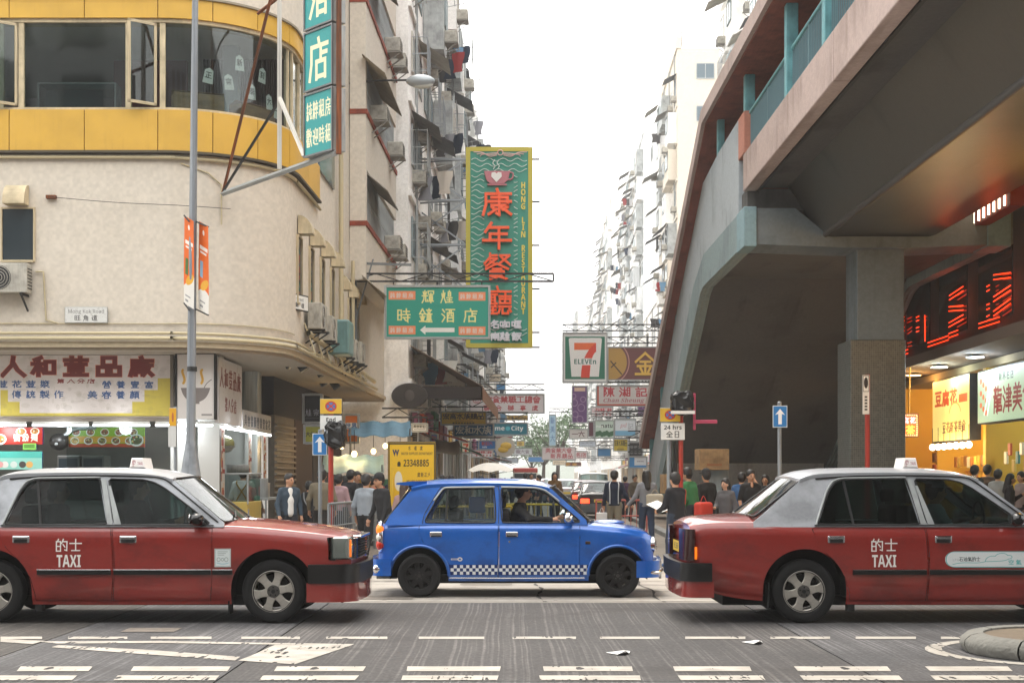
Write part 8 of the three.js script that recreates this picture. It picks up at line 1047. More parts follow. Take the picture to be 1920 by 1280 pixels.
// o: lean, stride, armL/armR as [elbow from shoulder, wrist from elbow], look (head turn), sit, hair: short | long | cap, sleeve, hem
function person(label, px, top, d, turn, o) {
  const gyv = o.y ?? gy(d), h = o.h ?? clamp(wy(top, d) - gyv, 1.45, 1.85), sc = h / 1.74, t = thing('person', label, 'person', o.pos ?? [wx(px, d), gyv, -d], turn); t.scale.setScalar(sc);
  const cell = o.cell ?? 0.021, st = o.stride ?? 0.12, ln = o.lean ?? 0.02, up = (y) => ln * (y - 0.95) * 1.6, sk = skinM[o.skin ?? 0], sw = o.heavy ?? 1;
  const sh = (s) => [s * 0.168 * sw, 1.385, up(1.39)], aL = o.armL ?? [[0.075, -0.27, -0.04], [0.0, -0.23, 0.09]], aR = o.armR ?? [[-0.075, -0.27, -0.01], [0.0, -0.22, 0.11]], add = (p, q) => [p[0] + q[0], p[1] + q[1], p[2] + q[2]];
  const arms = [[1, aL], [-1, aR]].map(([s, a]) => { const S0 = sh(s), E = add(S0, a[0]), W = add(E, a[1]); return { s, S0, E, W, dir: a[1] }; });
  const legs = [[1, st], [-1, -st]].map(([s, f]) => ({ s, H: [s * 0.085 * sw, 0.93, 0], K: [s * 0.095 * sw, 0.5, f * 0.55 + 0.02], A: [s * 0.09 * sw, 0.09, f * (f < 0 ? 1.25 : 1)] }));
  const hx = 0, hz = up(1.6) + 0.02;
  const headB = [[hx, 1.645, hz - 0.012, hx, 1.6, hz + 0.01, 0.088, 0.078], [hx, 1.585, hz + 0.012, hx, 1.545, hz + 0.04, 0.066, 0.042], [hx, 1.61, hz + 0.085, hx, 1.578, hz + 0.102, 0.01, 0.015], [0.084, 1.6, hz, 0.088, 1.58, hz - 0.005, 0.014, 0.011], [-0.084, 1.6, hz, -0.088, 1.58, hz - 0.005, 0.014, 0.011], [hx, 1.56, hz - 0.01, 0, 1.42, up(1.42), 0.052, 0.056]];
  const look = o.look ?? 0, rotB = headB.map((b) => { const c = Math.cos(look), s = Math.sin(look), f = (x, z) => [x * c + (z - hz) * s, (z - hz) * c - x * s + hz], p = f(b[0], b[2]), q = f(b[3], b[5]); return [p[0], b[1], p[1], q[0], b[4], q[1], b[6], b[7]]; });
  const torso = (r) => [[0.06 * sw, 0.93, 0, 0.05 * sw, 1.1, up(1.1), 0.092 + r, 0.082 + r], [-0.06 * sw, 0.93, 0, -0.05 * sw, 1.1, up(1.1), 0.092 + r, 0.082 + r], [0.05 * sw, 1.1, up(1.1), 0.07 * sw, 1.3, up(1.3), 0.082 + r, 0.092 + r], [-0.05 * sw, 1.1, up(1.1), -0.07 * sw, 1.3, up(1.3), 0.082 + r, 0.092 + r], [0.02, 1.435, up(1.43), 0.15 * sw, 1.395, up(1.39), 0.042 + r, 0.04 + r], [-0.02, 1.435, up(1.43), -0.15 * sw, 1.395, up(1.39), 0.042 + r, 0.04 + r], [0, 1.3, up(1.3), 0, 1.43, up(1.43), 0.085 + r, 0.045 + r]];
  const armB = (r, fore) => arms.flatMap((a) => [[...a.S0, ...a.E, 0.05 + r, 0.04 + r], ...(fore ? [[...a.E, ...a.W, 0.04 + r, 0.028 + r * 1.1]] : [])]), legB = (r) => legs.flatMap((l) => [[...l.H, ...l.K, 0.082 + r, 0.055 + r], [...l.K, ...l.A, 0.055 + r, 0.038 + r]]);
  const bodyB = [...rotB, ...torso(0), ...armB(0, true), ...(o.noLegs ? [] : legB(0))], gs = [nets(bodyB, cell * 1.05), nets(rotB.slice(0, 5), 0.012, null, 0.02)];
  for (const a of arms) gs.push(...hand(a.W, a.dir, a.s)); part(t, 'body', gs, sk);
  const ef = (x, y, z) => { const c = Math.cos(look), s = Math.sin(look); return [x * c + z * s, y, z * c - x * s + hz]; };
  part(t, 'eyes', [-1, 1].flatMap((s) => [ball(...ef(s * 0.033, 1.603, 0.082), 0.014, 0.008, 0.012, 8), ball(...ef(s * 0.034, 1.625, 0.085), 0.02, 0.005, 0.01, 8)]), eyeM); part(t, 'mouth', ball(...ef(0, 1.545, 0.082), 0.022, 0.006, 0.01, 8), lipM);
  const long = o.sleeve !== 'short', hem = o.hem ?? 0.9; part(t, o.topName ?? 'jacket', nets([...torso(0.028), ...armB(0.012, long)], cell, (dd, x, y) => Math.max(dd, hem - y - Math.abs(x) * 0.02, y - 1.475), 0.035), S(o.top, 0.9, 0, { map: T.grey }));
  if (!o.noLegs) { part(t, 'trousers', nets([[0.06 * sw, 0.97, 0, 0.05, 0.93, 0, 0.112, 0.11], [-0.06 * sw, 0.97, 0, -0.05, 0.93, 0, 0.112, 0.11], ...legB(0.02)], cell, null, 0.03), S(o.bottom ?? 0x23242a, 0.95)); for (const l of legs) part(t, 'shoe', nets([[l.A[0], 0.05, l.A[2] - 0.04, l.A[0], 0.045, l.A[2] + 0.15, 0.045, 0.038], [l.A[0], 0.1, l.A[2], l.A[0], 0.05, l.A[2], 0.045, 0.045]], 0.02), S(o.shoe ?? 0x2a2725, 0.7)); }
  const hm = o.hairM ?? hairM, f0 = ef(0, 1.565, 0.105), face = (dd, x, y, z) => Math.max(dd, 0.093 - Math.hypot((x - f0[0]) * 0.95, (y - f0[1]) * 0.82, z - f0[2])), hb = [[0, 1.66, hz - 0.015, 0, 1.635, hz - 0.02, 0.1, 0.099], [0, 1.6, hz - 0.04, 0, 1.58, hz - 0.04, 0.085, 0.07]];
  if (o.hair === 'long') { const bz = hz - 0.05, c = Math.cos(look), s = Math.sin(look); hb.push([-s * 0.04, 1.6, bz, -s * 0.05, 1.34, up(1.34) - 0.1 * Math.max(0.4, c), 0.085, 0.07], [0.06, 1.62, bz + 0.03, 0.07, 1.4, bz, 0.05, 0.04], [-0.06, 1.62, bz + 0.03, -0.07, 1.4, bz, 0.05, 0.04]); }
  part(t, 'hair', nets(hb, 0.014, face, 0.02), hm);
  if (o.hair === 'cap') { const c = Math.cos(look), s = Math.sin(look); part(t, 'cap', [nets([[0, 1.675, hz - 0.01, 0, 1.66, hz - 0.01, 0.1, 0.107]], 0.014, (dd, x, y) => Math.max(dd, 1.65 - y)), at(new THREE.CylinderGeometry(0.085, 0.085, 0.01, 14), s * 0.09, 1.66, hz + c * 0.08)], S(o.cap ?? 0x1d1d1f, 0.9)); }
  if (o.extra) o.extra(t, { arms, sh, up }); return t;
}
const strap = (t, pts, col, r = 0.014) => part(t, 'strap', tube(pts.map((p) => V(...p)), r, 6, 16), S(col, 0.9));
const held = (name, label, cat, geo, mat, t, p, turn = 0) => { const w = V(...p).multiplyScalar(t.scale.x).applyAxisAngle(V(0, 1, 0), t.rotation.y).add(t.position); return solo(name, label, cat, geo, mat, [w.x, w.y, w.z], turn); };
const bagGeo = (w, h, dp) => join(smooth(rbox(-w / 2, w / 2, -h, 0, -dp / 2, dp / 2, Math.min(w, h, dp) * 0.35, 3), 0.9), tube([V(-w * 0.25, -0.01, 0), V(0, h * 0.35, 0), V(w * 0.25, -0.01, 0)], 0.008, 5, 10));
const PAVE = -DIP + 0.13;
// left pavement
person('man in an open denim jacket over a white shirt', 541, 888, 27.5, 0.5, { y: PAVE, top: 0x3d4d5c, bottom: 0x24262c, look: 0.5, cell: 0.018, extra: (t, k) => { part(t, 'shirt', nets([[0, 0.95, 0.06, 0, 1.2, 0.062 + k.up(1.2), 0.085, 0.078], [0, 1.2, 0.062 + k.up(1.2), 0, 1.41, 0.045 + k.up(1.4), 0.078, 0.062]], 0.018), S(0xd2d0cc, 0.9)); } });
person('man in a white shirt with crossed yellow straps seen from behind', 455, 876, 30, Math.PI, { y: PAVE, top: 0xf2f2ee, sleeve: 'short', bottom: 0x1f1e20, topName: 'shirt', extra: (t) => { strap(t, [[0.12, 1.47, 0.02], [0.1, 1.4, -0.13], [-0.02, 1.22, -0.145], [-0.14, 1.02, -0.11]], 0xa8842c); strap(t, [[-0.12, 1.47, 0.02], [-0.1, 1.4, -0.13], [0.02, 1.22, -0.145], [0.14, 1.02, -0.11]], 0xa8842c); } });
person('man in a light grey sweater and black trousers walking away', 685, 889, 28.5, 2.75, { top: 0xa9b0b8, bottom: 0x1a191b, hem: 0.93, stride: 0.16, cell: 0.018, topName: 'sweater', extra: (t) => part(t, 'waistband', new THREE.CylinderGeometry(0.155, 0.155, 0.03, 18).scale(1, 1, 0.75).translate(0, 0.945, 0), S(0x2b2422, 0.8)) });
{ const t = person('person in a black hooded jacket and jeans carrying a black bag', 722, 888, 27.3, -0.9, { top: 0x201f22, bottom: 0x3d5a80, stride: 0.14, hem: 0.84, hair: 'cap', cap: 0x1b1b1d, lean: 0.12, cell: 0.018, armL: [[0.04, -0.28, 0.02], [0.0, -0.24, 0.1]], shoe: 0x8f8468 }); held('shoulder_bag', 'black bag carried by the person in the hooded jacket', 'bag', bagGeo(0.34, 0.42, 0.14), S(0x1c1b1c, 0.8), t, [0.28, 0.86, 0.1], 0.6); }
person('woman with long brown hair in a pale pink top', 757, 905, 29.5, Math.PI - 0.3, { top: 0xc9a09c, bottom: 0x3a3438, hair: 'long', hairM: hairBrown, topName: 'blouse' });
person('man in a dark grey jacket in the crowd by the railing', 656, 881, 31.5, 2.4, { y: PAVE, top: 0x2c2a2c, bottom: 0x2a3442 });
person('person in a pink checked shirt beside the red post', 634, 889, 31, 2.9, { y: PAVE, top: 0xc8a2a6, bottom: 0x2c2c30 });
person('broad man in a khaki shirt behind the one way sign', 603, 880, 29.5, Math.PI, { y: PAVE, top: 0x8c7f68, bottom: 0x2c2825, heavy: 1.15 });
person('person in dark clothes with a shoulder strap near the arcade', 578, 902, 31, 2.6, { y: PAVE, top: 0x232124, bottom: 0x1d1d20, extra: (t) => strap(t, [[0.1, 1.46, -0.06], [0, 1.25, -0.15], [-0.15, 1.0, -0.1]], 0x8a8a8a) });
person('person in an orange and white top near the yellow notice', 697, 893, 33, 2.2, { y: PAVE, top: 0xb8643a, bottom: 0x2d3440 });
person('shop worker in white behind the serving counter', 480, 892, 32.2, 1.3, { y: 0, top: 0xd8d4cc, bottom: 0x3a3a3c });
// right side
{ const t = person('man in a navy jacket with white stripes walking away', 1152, 882, 37, Math.PI - 0.1, { top: 0x1c2740, bottom: 0x7d7462, stride: 0.14, armR: [[-0.1, -0.25, -0.02], [-0.13, -0.2, 0.05]], armL: [[0.06, -0.28, 0], [0.03, -0.25, 0.05]], cell: 0.018, extra: (q) => { strap(q, [[0.09, 1.47, 0], [0.11, 1.4, -0.13], [0.1, 1.2, -0.15], [0.1, 0.95, -0.13]], 0xc8ccd0, 0.012); strap(q, [[-0.09, 1.47, 0], [-0.11, 1.4, -0.13], [-0.1, 1.2, -0.15], [-0.1, 0.95, -0.13]], 0xc8ccd0, 0.012); } }); held('carrier_bag', 'white carrier bag with red print held by the man in navy', 'bag', join(rbox(-0.14, 0.14, -0.42, 0, -0.05, 0.05, 0.02, 1), tube([V(-0.06, 0, 0), V(0, 0.12, 0), V(0.06, 0, 0)], 0.006, 4, 8)), S(0xd8d4d2, 0.6), t, [0.3, 0.74, 0.02]); }
{ const t = person('woman with long dark hair in a grey sweater walking away', 1213, 882, 36, Math.PI + 0.15, { top: 0x9a9aa0, bottom: 0x2c3a52, hair: 'long', stride: 0.12, sleeve: 'long', armL: [[0.1, -0.25, 0], [0.16, -0.19, 0.05]], cell: 0.018, topName: 'sweater' }); held('handbag', 'beige slouchy handbag on the shoulder of the woman in grey', 'bag', bagGeo(0.42, 0.3, 0.18), S(0xb0a794, 0.8), t, [-0.14, 1.2, -0.2]); }
{ const t = person('man in a black jacket with red sleeves holding papers', 1268, 886, 27, -2.5, { top: 0x1d1d24, bottom: 0x28303e, shoe: 0x35507a, stride: 0.1, cell: 0.018, armL: [[0.06, -0.27, 0.06], [-0.06, -0.08, 0.22]], armR: [[-0.05, -0.27, 0.06], [0.06, -0.06, 0.22]], extra: (q, k) => { const a = k.arms[1]; part(q, 'red_sleeve_panel', nets([[a.S0[0] - 0.02, a.S0[1] + 0.01, a.S0[2] - 0.01, a.E[0] - 0.018, a.E[1] + 0.06, a.E[2] - 0.01, 0.055, 0.048]], 0.018), S(0xb03420, 0.9)); } }); held('paper_sheet', 'white sheets of paper held by the man with red sleeves', 'paper', box(-0.15, 0.15, -0.004, 0.004, -0.2, 0.2), S(0xe2e2de, 0.8), t, [0.02, 1.12, 0.42], 0.4).rotation.set(0.5, -2.4, 0.1); }
{ const t = person('man in a green track jacket with yellow piping', 1300, 877, 29.3, -2.2, { y: PAVE, top: 0x3f8a52, bottom: 0x2c2c30, lean: 0.12, look: 0.2, cell: 0.018, extra: (q, k) => { const a = k.arms[1]; strap(q, [[a.S0[0] - 0.06, a.S0[1] + 0.05, a.S0[2]], [a.E[0] - 0.055, a.E[1], a.E[2]], [a.W[0] - 0.05, a.W[1] + 0.05, a.W[2]]], 0xc8c83a, 0.02); } }); held('shoulder_bag', 'bright red shoulder bag of the man in green', 'bag', bagGeo(0.52, 0.34, 0.2), S(0xb8301c, 0.7), t, [0.05, 1.06, -0.26], -2.2); }
person('man in a black shirt and cap with a bare arm', 1326, 880, 30, -2.6, { y: PAVE, top: 0x211e1e, sleeve: 'short', bottom: 0x2a2a2e, hair: 'cap', cap: 0x1a1818, topName: 'shirt' });
person('woman with bobbed hair in a grey plaid shirt', 1362, 897, 29.5, -0.7, { y: PAVE, top: 0x6d6a6c, bottom: 0x2e2c30, hair: 'long', look: -0.3, skin: 2, armR: [[-0.05, -0.27, 0.06], [0.1, -0.04, 0.22]], topName: 'shirt', cell: 0.018 });
person('man in a black open-necked shirt looking ahead', 1407, 881, 30, 0.25, { y: PAVE, top: 0x1d1b1c, bottom: 0x1d1c1e, sleeve: 'short', topName: 'shirt', cell: 0.018, extra: (t) => part(t, 'open_collar', ball(0, 1.42, 0.09, 0.035, 0.07, 0.03), skinM[0]) });
person('person in a blue shirt with a hand raised to the head', 1391, 886, 32, 2.9, { y: PAVE, top: 0x3a6496, bottom: 0x22242a, topName: 'shirt', armR: [[-0.2, 0.05, 0.05], [0.12, 0.2, 0.02]] });
// in front of the lit shops
person('customer with dark hair in a black top at the lit shop', 1827, 872, 34.5, 2.2, { y: PAVE, top: 0x25211f, bottom: 0x202024 }); person('customer in a brown top at the lit shop counter', 1851, 870, 35.5, 2.3, { y: PAVE, top: 0x4a3428, bottom: 0x202024 }); person('customer in a white top at the lit shop', 1871, 880, 33.6, 2.3, { y: PAVE, top: 0xc9c6c0, bottom: 0x2a2a30 }); person('woman with tied dark hair eating by the green signed shop', 1893, 888, 32, 1.2, { y: PAVE, top: 0x2a2426, bottom: 0x2c2a30, hair: 'long', look: 0.3, armL: [[0.04, -0.26, 0.08], [-0.08, 0.12, 0.18]] }); person('person in pale clothes at the shop edge', 1918, 884, 32.5, -1.3, { y: PAVE, top: 0xc0a8a0, bottom: 0x3a3638 });
// far along the street
[['man in grey among the distant crowd', 985, 887, 62, 0x6f757c, 3.0], ['man in a pale shirt among the distant crowd', 996, 886, 66, 0xb8bcc0, 0.2], ['woman in a brown and yellow jacket coming up the road', 1040, 885, 52, 0x7a5a30, 0.1], ['pedestrian in blue far behind the hatchback', 960, 894, 80, 0x3a5a80, 2.8], ['pedestrian in white far behind the hatchback', 946, 896, 84, 0xc0c0bc, 0.4], ['pedestrian in black beside the white umbrella', 924, 889, 46, 0x1d1d20, 2.9], ['pedestrian in dark red by the far stalls', 838, 893, 44, 0x5a2a28, 2.2], ['pedestrian in grey by the far stalls', 855, 897, 50, 0x70737a, 3.0], ['pedestrian in a dark coat by the far stalls', 872, 899, 58, 0x2a2a30, 0.3], ['pedestrian in purple behind the van', 1172, 893, 60, 0x5a3a5a, 2.9], ['pedestrian in green far down the left pavement', 826, 890, 40, 0x3a5a48, 2.7], ['pedestrian in a tan coat near the kerb signs', 1190, 890, 55, 0x6f5f4c, 0.4]].forEach(([lab, px, top, d, col, tn], i) => person(lab, px, top, d, tn, { top: col, bottom: 0x26282e, stride: 0.15, cell: 0.03, hair: i % 5 === 2 ? 'long' : 'short' }));
[['young man in a black hooded top near the stalls', 668, 884, 33, 0x1f1f22, 0.6], ['woman in a cream cardigan among the stalls', 645, 892, 34.5, 0xc0b49c, 2.0], ['man in a checked brown shirt by the stalls', 676, 890, 36, 0x6a4a34, -0.8], ['woman in a red top by the blue awning', 708, 892, 38, 0x9a2c2a, 2.6], ['man in a navy polo by the blue awning', 735, 890, 39, 0x27344e, 0.3], ['boy in a white shirt beside the notice board', 820, 896, 37, 0xd0d0cc, 2.9], ['man in a grey hooded top past the notice board', 845, 891, 41, 0x5c5e64, 3.1], ['woman in teal crossing behind the hatchback', 900, 892, 43, 0x3c7a7c, 1.5], ['man in a brown coat crossing behind the hatchback', 1012, 890, 58, 0x5a4636, -1.5], ['woman in a black coat by the dark stair', 1436, 890, 34, 0x222024, -0.4], ['man in a grey shirt by the dark stair', 1345, 888, 35, 0x5a5c60, 0.5]].forEach(([lab, px, top, d, col, tn], i) => person(lab, px, top, d, tn, { y: d < 40 ? PAVE : undefined, top: col, bottom: [0x26282e, 0x3a4a66, 0x2c2a28][i % 3], stride: i % 2 ? 0.16 : 0.08, cell: 0.024, skin: i % 3, sleeve: i % 3 === 1 ? 'short' : 'long', hair: /woman/.test(lab) ? 'long' : 'short' }));
// drivers and passengers (upper bodies; the rest is inside the cars)
const seated = (label, car, x, z, hh, o) => { const t = person(label, 0, 0, 20, o.turn ?? Math.PI / 2, { noLegs: true, y: 0, h: 1.62, pos: [car.position.x + x, hh, car.position.z + z], ...o }); return t; };
const blueCar = scene.children.find((q) => q.name === 'hatchback_car'), wheelArm = [[0.02, -0.22, 0.16], [-0.05, 0.08, 0.25]];
seated('taxi driver in a dark top in the stickered left taxi', leftTaxi, 1.32, 0.36, -0.16, { top: 0x2c2a2c, armL: wheelArm, armR: [[0, -0.22, 0.16], [0.05, 0.06, 0.25]] }); seated('rear passenger in a dark jacket in the left taxi', leftTaxi, 0.46, 0.2, -0.2, { top: 0x26303c });
seated('driver of the blue hatchback in a black shirt with one arm on the sill', blueCar, 1.14, 0.3, -0.24, { top: 0x1b191a, lean: 0.1, look: 0.2, armL: [[-0.05, -0.2, 0.2], [0.0, 0.06, 0.25]], armR: [[-0.2, -0.13, 0.14], [0.02, 0.0, 0.26]], cell: 0.018 });
seated('driver of the right taxi in a white shirt and cap', rightTaxi, 1.4, 0.36, -0.2, { top: 0xc4c8cc, hair: 'cap', cap: 0x9a9ca0, armL: wheelArm, armR: [[0, -0.22, 0.16], [0.05, 0.06, 0.25]] });

// ---------- street furniture ----------
const redPole = S(0xb5331e, 0.5, 0, { map: T.metal }), arrowTex = canvasTex(96, 144, (c) => { c.fillStyle = '#c9ccd0'; c.fillRect(0, 0, 96, 144); c.fillStyle = '#2272b4'; c.beginPath(); c.roundRect(4, 4, 88, 136, 8); c.fill(); c.fillStyle = '#e6e8ea'; c.beginPath(); c.moveTo(48, 20); c.lineTo(82, 62); c.lineTo(60, 54); c.lineTo(60, 124); c.lineTo(36, 124); c.lineTo(36, 54); c.lineTo(14, 62); c.fill(); });
const plate = (t, name, x, y, w, h, map, z = 0.06) => { part(t, name, rbox(x - w / 2, x + w / 2, y - h / 2, y + h / 2, z - 0.02, z, 0.008, 1), M.paleSteel); part(t, name + '_print', surf((u, v) => [x + (u - 0.5) * (w - 0.01), y + (v - 0.5) * (h - 0.01), z + 0.003], 1, 1), map.isTexture ? S(0xffffff, 0.5, 0, { map }) : map); };
{ // lamp post with two banners
  const d = 22, t = thing('lamp_post', 'tall grey lamp post carrying orange banners before the cream building', 'lamp post', [wx(357, d), PAVE, -d]), m = S(0x9aa1aa, 0.5, 0.3, { map: T.metal });
  part(t, 'base', [rod(V(0, 0, 0), V(0, 1.6, 0), 0.15, 16), rod(V(0, 1.6, 0), V(0, 2.1, 0), 0.15, 16, 0.075)], m); part(t, 'shaft', rod(V(0, 2.1, 0), V(0.07, 9.0, 0), 0.07, 14, 0.045), m); part(t, 'collar', rod(V(0.02, 3.15, 0), V(0.02, 3.22, 0), 0.075, 14), M.darkSteel); part(t, 'service_door', rbox(-0.06, 0.06, 0.4, 1.1, 0.13, 0.16, 0.01, 1), m);
  const flag = (lab, x0, x1, yT, dz, s) => { const tx = canvasTex(96, 320, (c, W, H) => { c.fillStyle = '#d8641c'; c.fillRect(0, 0, W, H); c.fillStyle = '#d8d4cc'; c.beginPath(); c.moveTo(0, H); c.lineTo(0, 255); c.quadraticCurveTo(50, 225, W, s ? 250 : 205); c.lineTo(W, H); c.fill(); c.fillStyle = '#d8a030'; c.beginPath(); c.ellipse(56, 222, 40, 16, -0.5, 0, 7); c.fill(); c.fillStyle = s ? '#7fa0b8' : '#4a6a34'; c.fillRect(14, s ? 140 : 150, 26, 60); c.fillStyle = '#e4dcd4'; c.fillRect(10, 84, 76, 14); c.fillRect(14, 104, 60, 8); c.beginPath(); c.arc(46, 34, 10, 0, 7); c.fill(); c.fillStyle = '#8a8a8a'; c.fillRect(14, 284, 50, 5); c.fillRect(14, 300, 30, 8); }); const b = thing('banner', lab, 'banner', [wx(357, d), PAVE, -d]), h = 1.32; part(b, 'cloth', surf((u, v) => [lerp(x0, x1, u), yT - h + v * h - 0.12 * u * (s ? 1 : 0.9), dz * u + 0.02 * Math.sin(u * 3 + v * 5)], 6, 8), S(0xffffff, 0.7, 0, { map: tx, side: THREE.DoubleSide })); part(b, 'rod', [rod(V(s ? 0.05 : x0, yT - (s ? 0 : 0.0), 0), V(s ? x1 : 0, yT - (s ? 0.12 : 0.11), dz), 0.012, 6), rod(V(s ? 0.05 : x0, yT - h, 0), V(s ? x1 : 0, yT - h - 0.12, dz), 0.012, 6)], M.darkSteel); };
  flag('orange and white banner hung left of the lamp post', -0.1, 0.07, 5.5, 0.1, 0); flag('orange and white banner hung right of the lamp post', 0.12, 0.3, 5.42, 0.15, 1);
}
{ const d = 38, t = thing('street_lamp', 'grey street lamp head on a long arm over the side street', 'street lamp', [wx(788, d), wy(152, d), -d]); part(t, 'lantern', [smooth(join(ball(0, 0, 0, 0.38, 0.17, 0.18, 16)))], S(0x9aa0a4, 0.4, 0.3)); part(t, 'lens', smooth(join(ball(0.04, -0.07, 0, 0.3, 0.13, 0.13, 14))), S(0xc9ccc8, 0.2)); part(t, 'arm', tube([V(-2.3, -0.12, 0), V(-1.3, 0, 0), V(-0.3, 0.03, 0)], 0.028, 8, 16), M.darkSteel); }
const oneWay = (lab, px, py, d) => { const t = thing('one_way_sign', lab, 'traffic sign', [wx(px, d), PAVE, -d]), y = wy(py, d) - PAVE; part(t, 'pole', rod(V(0, 0, 0), V(0, y + 0.26, 0), 0.04, 10), M.galv); part(t, 'pole_cap', ball(0, y + 0.27, 0, 0.045, 0.03, 0.045), M.galv); plate(t, 'plate', 0, y, 0.29, 0.43, arrowTex); };
oneWay('blue one way sign with white arrow beside the bagged signal', 600, 833, 28.5); oneWay('blue one way sign with white arrow before the dark stair', 1462, 781, 28.5);
const stopTex = canvasTex(128, 96, (c) => { c.fillStyle = '#c9a22c'; c.fillRect(0, 0, 128, 96); c.fillStyle = '#3a6aa8'; c.beginPath(); c.arc(64, 48, 32, 0, 7); c.fill(); c.strokeStyle = '#b03a2c'; c.lineWidth = 9; c.beginPath(); c.arc(64, 48, 30, 0, 7); c.moveTo(42, 26); c.lineTo(86, 70); c.moveTo(86, 26); c.lineTo(42, 70); c.stroke(); });
const textTex = (W, H, draw) => canvasTex(W, H, (c) => { c.fillStyle = '#d2d3d0'; c.fillRect(0, 0, W, H); draw(c); });
const bagged = (parent, x, y, w, h, dp) => part(parent, 'plastic_wrap', (() => { const g = new THREE.IcosahedronGeometry(1, 4), p = g.attributes.position; for (let i = 0; i < p.count; i++) { const v = V(p.getX(i), p.getY(i), p.getZ(i)), k = 1 + 0.1 * Math.sin(v.x * 9 + v.y * 5) * Math.sin(v.z * 8 - v.y * 7) + 0.06 * Math.sin(v.y * 17 + v.x * 13), e = (q) => Math.sign(q) * Math.abs(q) ** 0.6; p.setXYZ(i, e(v.x) * k * w, e(v.y) * k * h, e(v.z) * k * dp); } g.computeVertexNormals(); return g.translate(x, y, 0); })(), S(0x0f0f10, 0.28), 'crumpled black plastic sheeting');
{ const d = 28, t = thing('traffic_signal', 'red signal post wrapped in black plastic under an End plate', 'traffic signal', [wx(620, d), PAVE, -d]), Y = (py) => wy(py, d) - PAVE; part(t, 'pole', rod(V(0, 0, 0), V(0, Y(748), 0), 0.05, 12), redPole); plate(t, 'stop_plate', 0.01, Y(762), 0.42, 0.29, stopTex, 0.07); plate(t, 'end_plate', 0.01, Y(792), 0.42, 0.27, textTex(128, 80, (c) => latin(c, 'End', 64, 36, 34, '#262626', 'bold', 'sans-serif', 'center')), 0.071); bagged(t, 0.09, Y(815), 0.21, 0.26, 0.2); part(t, 'base', rod(V(0, 0, 0), V(0, 0.15, 0), 0.1, 12), redPole); }
{ const d = 28.5, t = thing('traffic_signal', 'red signal post with a bagged head and a 24 hrs plate', 'traffic signal', [wx(1277, d), PAVE, -d]), Y = (py) => wy(py, d) - PAVE, X = (px) => wx(px, d) - wx(1277, d); part(t, 'pole', rod(V(0, 0, 0), V(0, Y(735), 0), 0.045, 12), redPole); plate(t, 'stop_plate', X(1256), Y(778), 0.4, 0.27, stopTex, 0.075); plate(t, 'hours_plate', X(1261), Y(809), 0.47, 0.33, textTex(128, 96, (c) => { latin(c, '24 hrs', 64, 36, 34, '#2a2a2a', 'bold', 'sans-serif', 'center'); han(c, '全日', 30, 48, 32, 34, '#2a2a2a', 0.12, 40); }), 0.08); const bg = bagged(t, X(1278), Y(756), 0.22, 0.23, 0.18); bg.position.z = 0.1; part(t, 'tape', box(X(1255), X(1300), Y(777), Y(771), 0.29, 0.3), S(0xd8d8d4, 0.5));
  part(t, 'pointer', [rbox(X(1301), X(1345), Y(794), Y(787), 0.0, 0.03, 0.01, 1), rbox(X(1300), X(1305), Y(806), Y(737), -0.03, 0, 0.01, 1)], S(0xa83a5a, 0.6), 'small pink finger sign'); part(t, 'post', rod(V(X(1256), 0, -0.1), V(X(1256), Y(826), -0.1), 0.05, 8), M.galv); part(t, 'post', rod(V(X(1268), 0, -0.15), V(X(1268), Y(826), -0.15), 0.04, 8), M.darkSteel); }
{ const d = 29, t = thing('parking_sign', 'red post with a black and white plate before the tiled column', 'traffic sign', [wx(1627, d), PAVE, -d]), Y = (py) => wy(py, d) - PAVE; part(t, 'pole', rod(V(0, 0, 0), V(0, Y(702), 0), 0.05, 12), redPole); plate(t, 'plate', -0.045, Y(740), 0.14, 0.78, textTex(48, 224, (c) => { c.fillStyle = '#201c1c'; c.beginPath(); c.ellipse(24, 44, 15, 32, 0, 0, 7); c.fill(); c.strokeStyle = '#333'; c.lineWidth = 3; c.strokeRect(4, 4, 40, 90); c.fillStyle = '#444'; for (let i = 0; i < 5; i++) c.fillRect(14, 120 + i * 18, 20, 11); }), 0.07); }
{ const d = 23, t = thing('bus_stop_sign', 'small yellow plate over a white plate on a thin grey pole', 'sign', [wx(325, d), PAVE, -d]), Y = (py) => wy(py, d) - PAVE; part(t, 'pole', rod(V(0.03, 0, 0), V(0.03, Y(762), 0), 0.03, 8), M.galv); plate(t, 'yellow_plate', 0, Y(782), 0.12, 0.29, textTex(48, 110, (c) => { c.fillStyle = '#d8a01c'; c.fillRect(0, 0, 48, 110); c.fillStyle = '#b0603a'; c.beginPath(); c.ellipse(24, 56, 7, 30, 0, 0, 7); c.fill(); })); plate(t, 'white_plate', -0.01, Y(818), 0.13, 0.34, S(0xc9c9c6, 0.6)); }
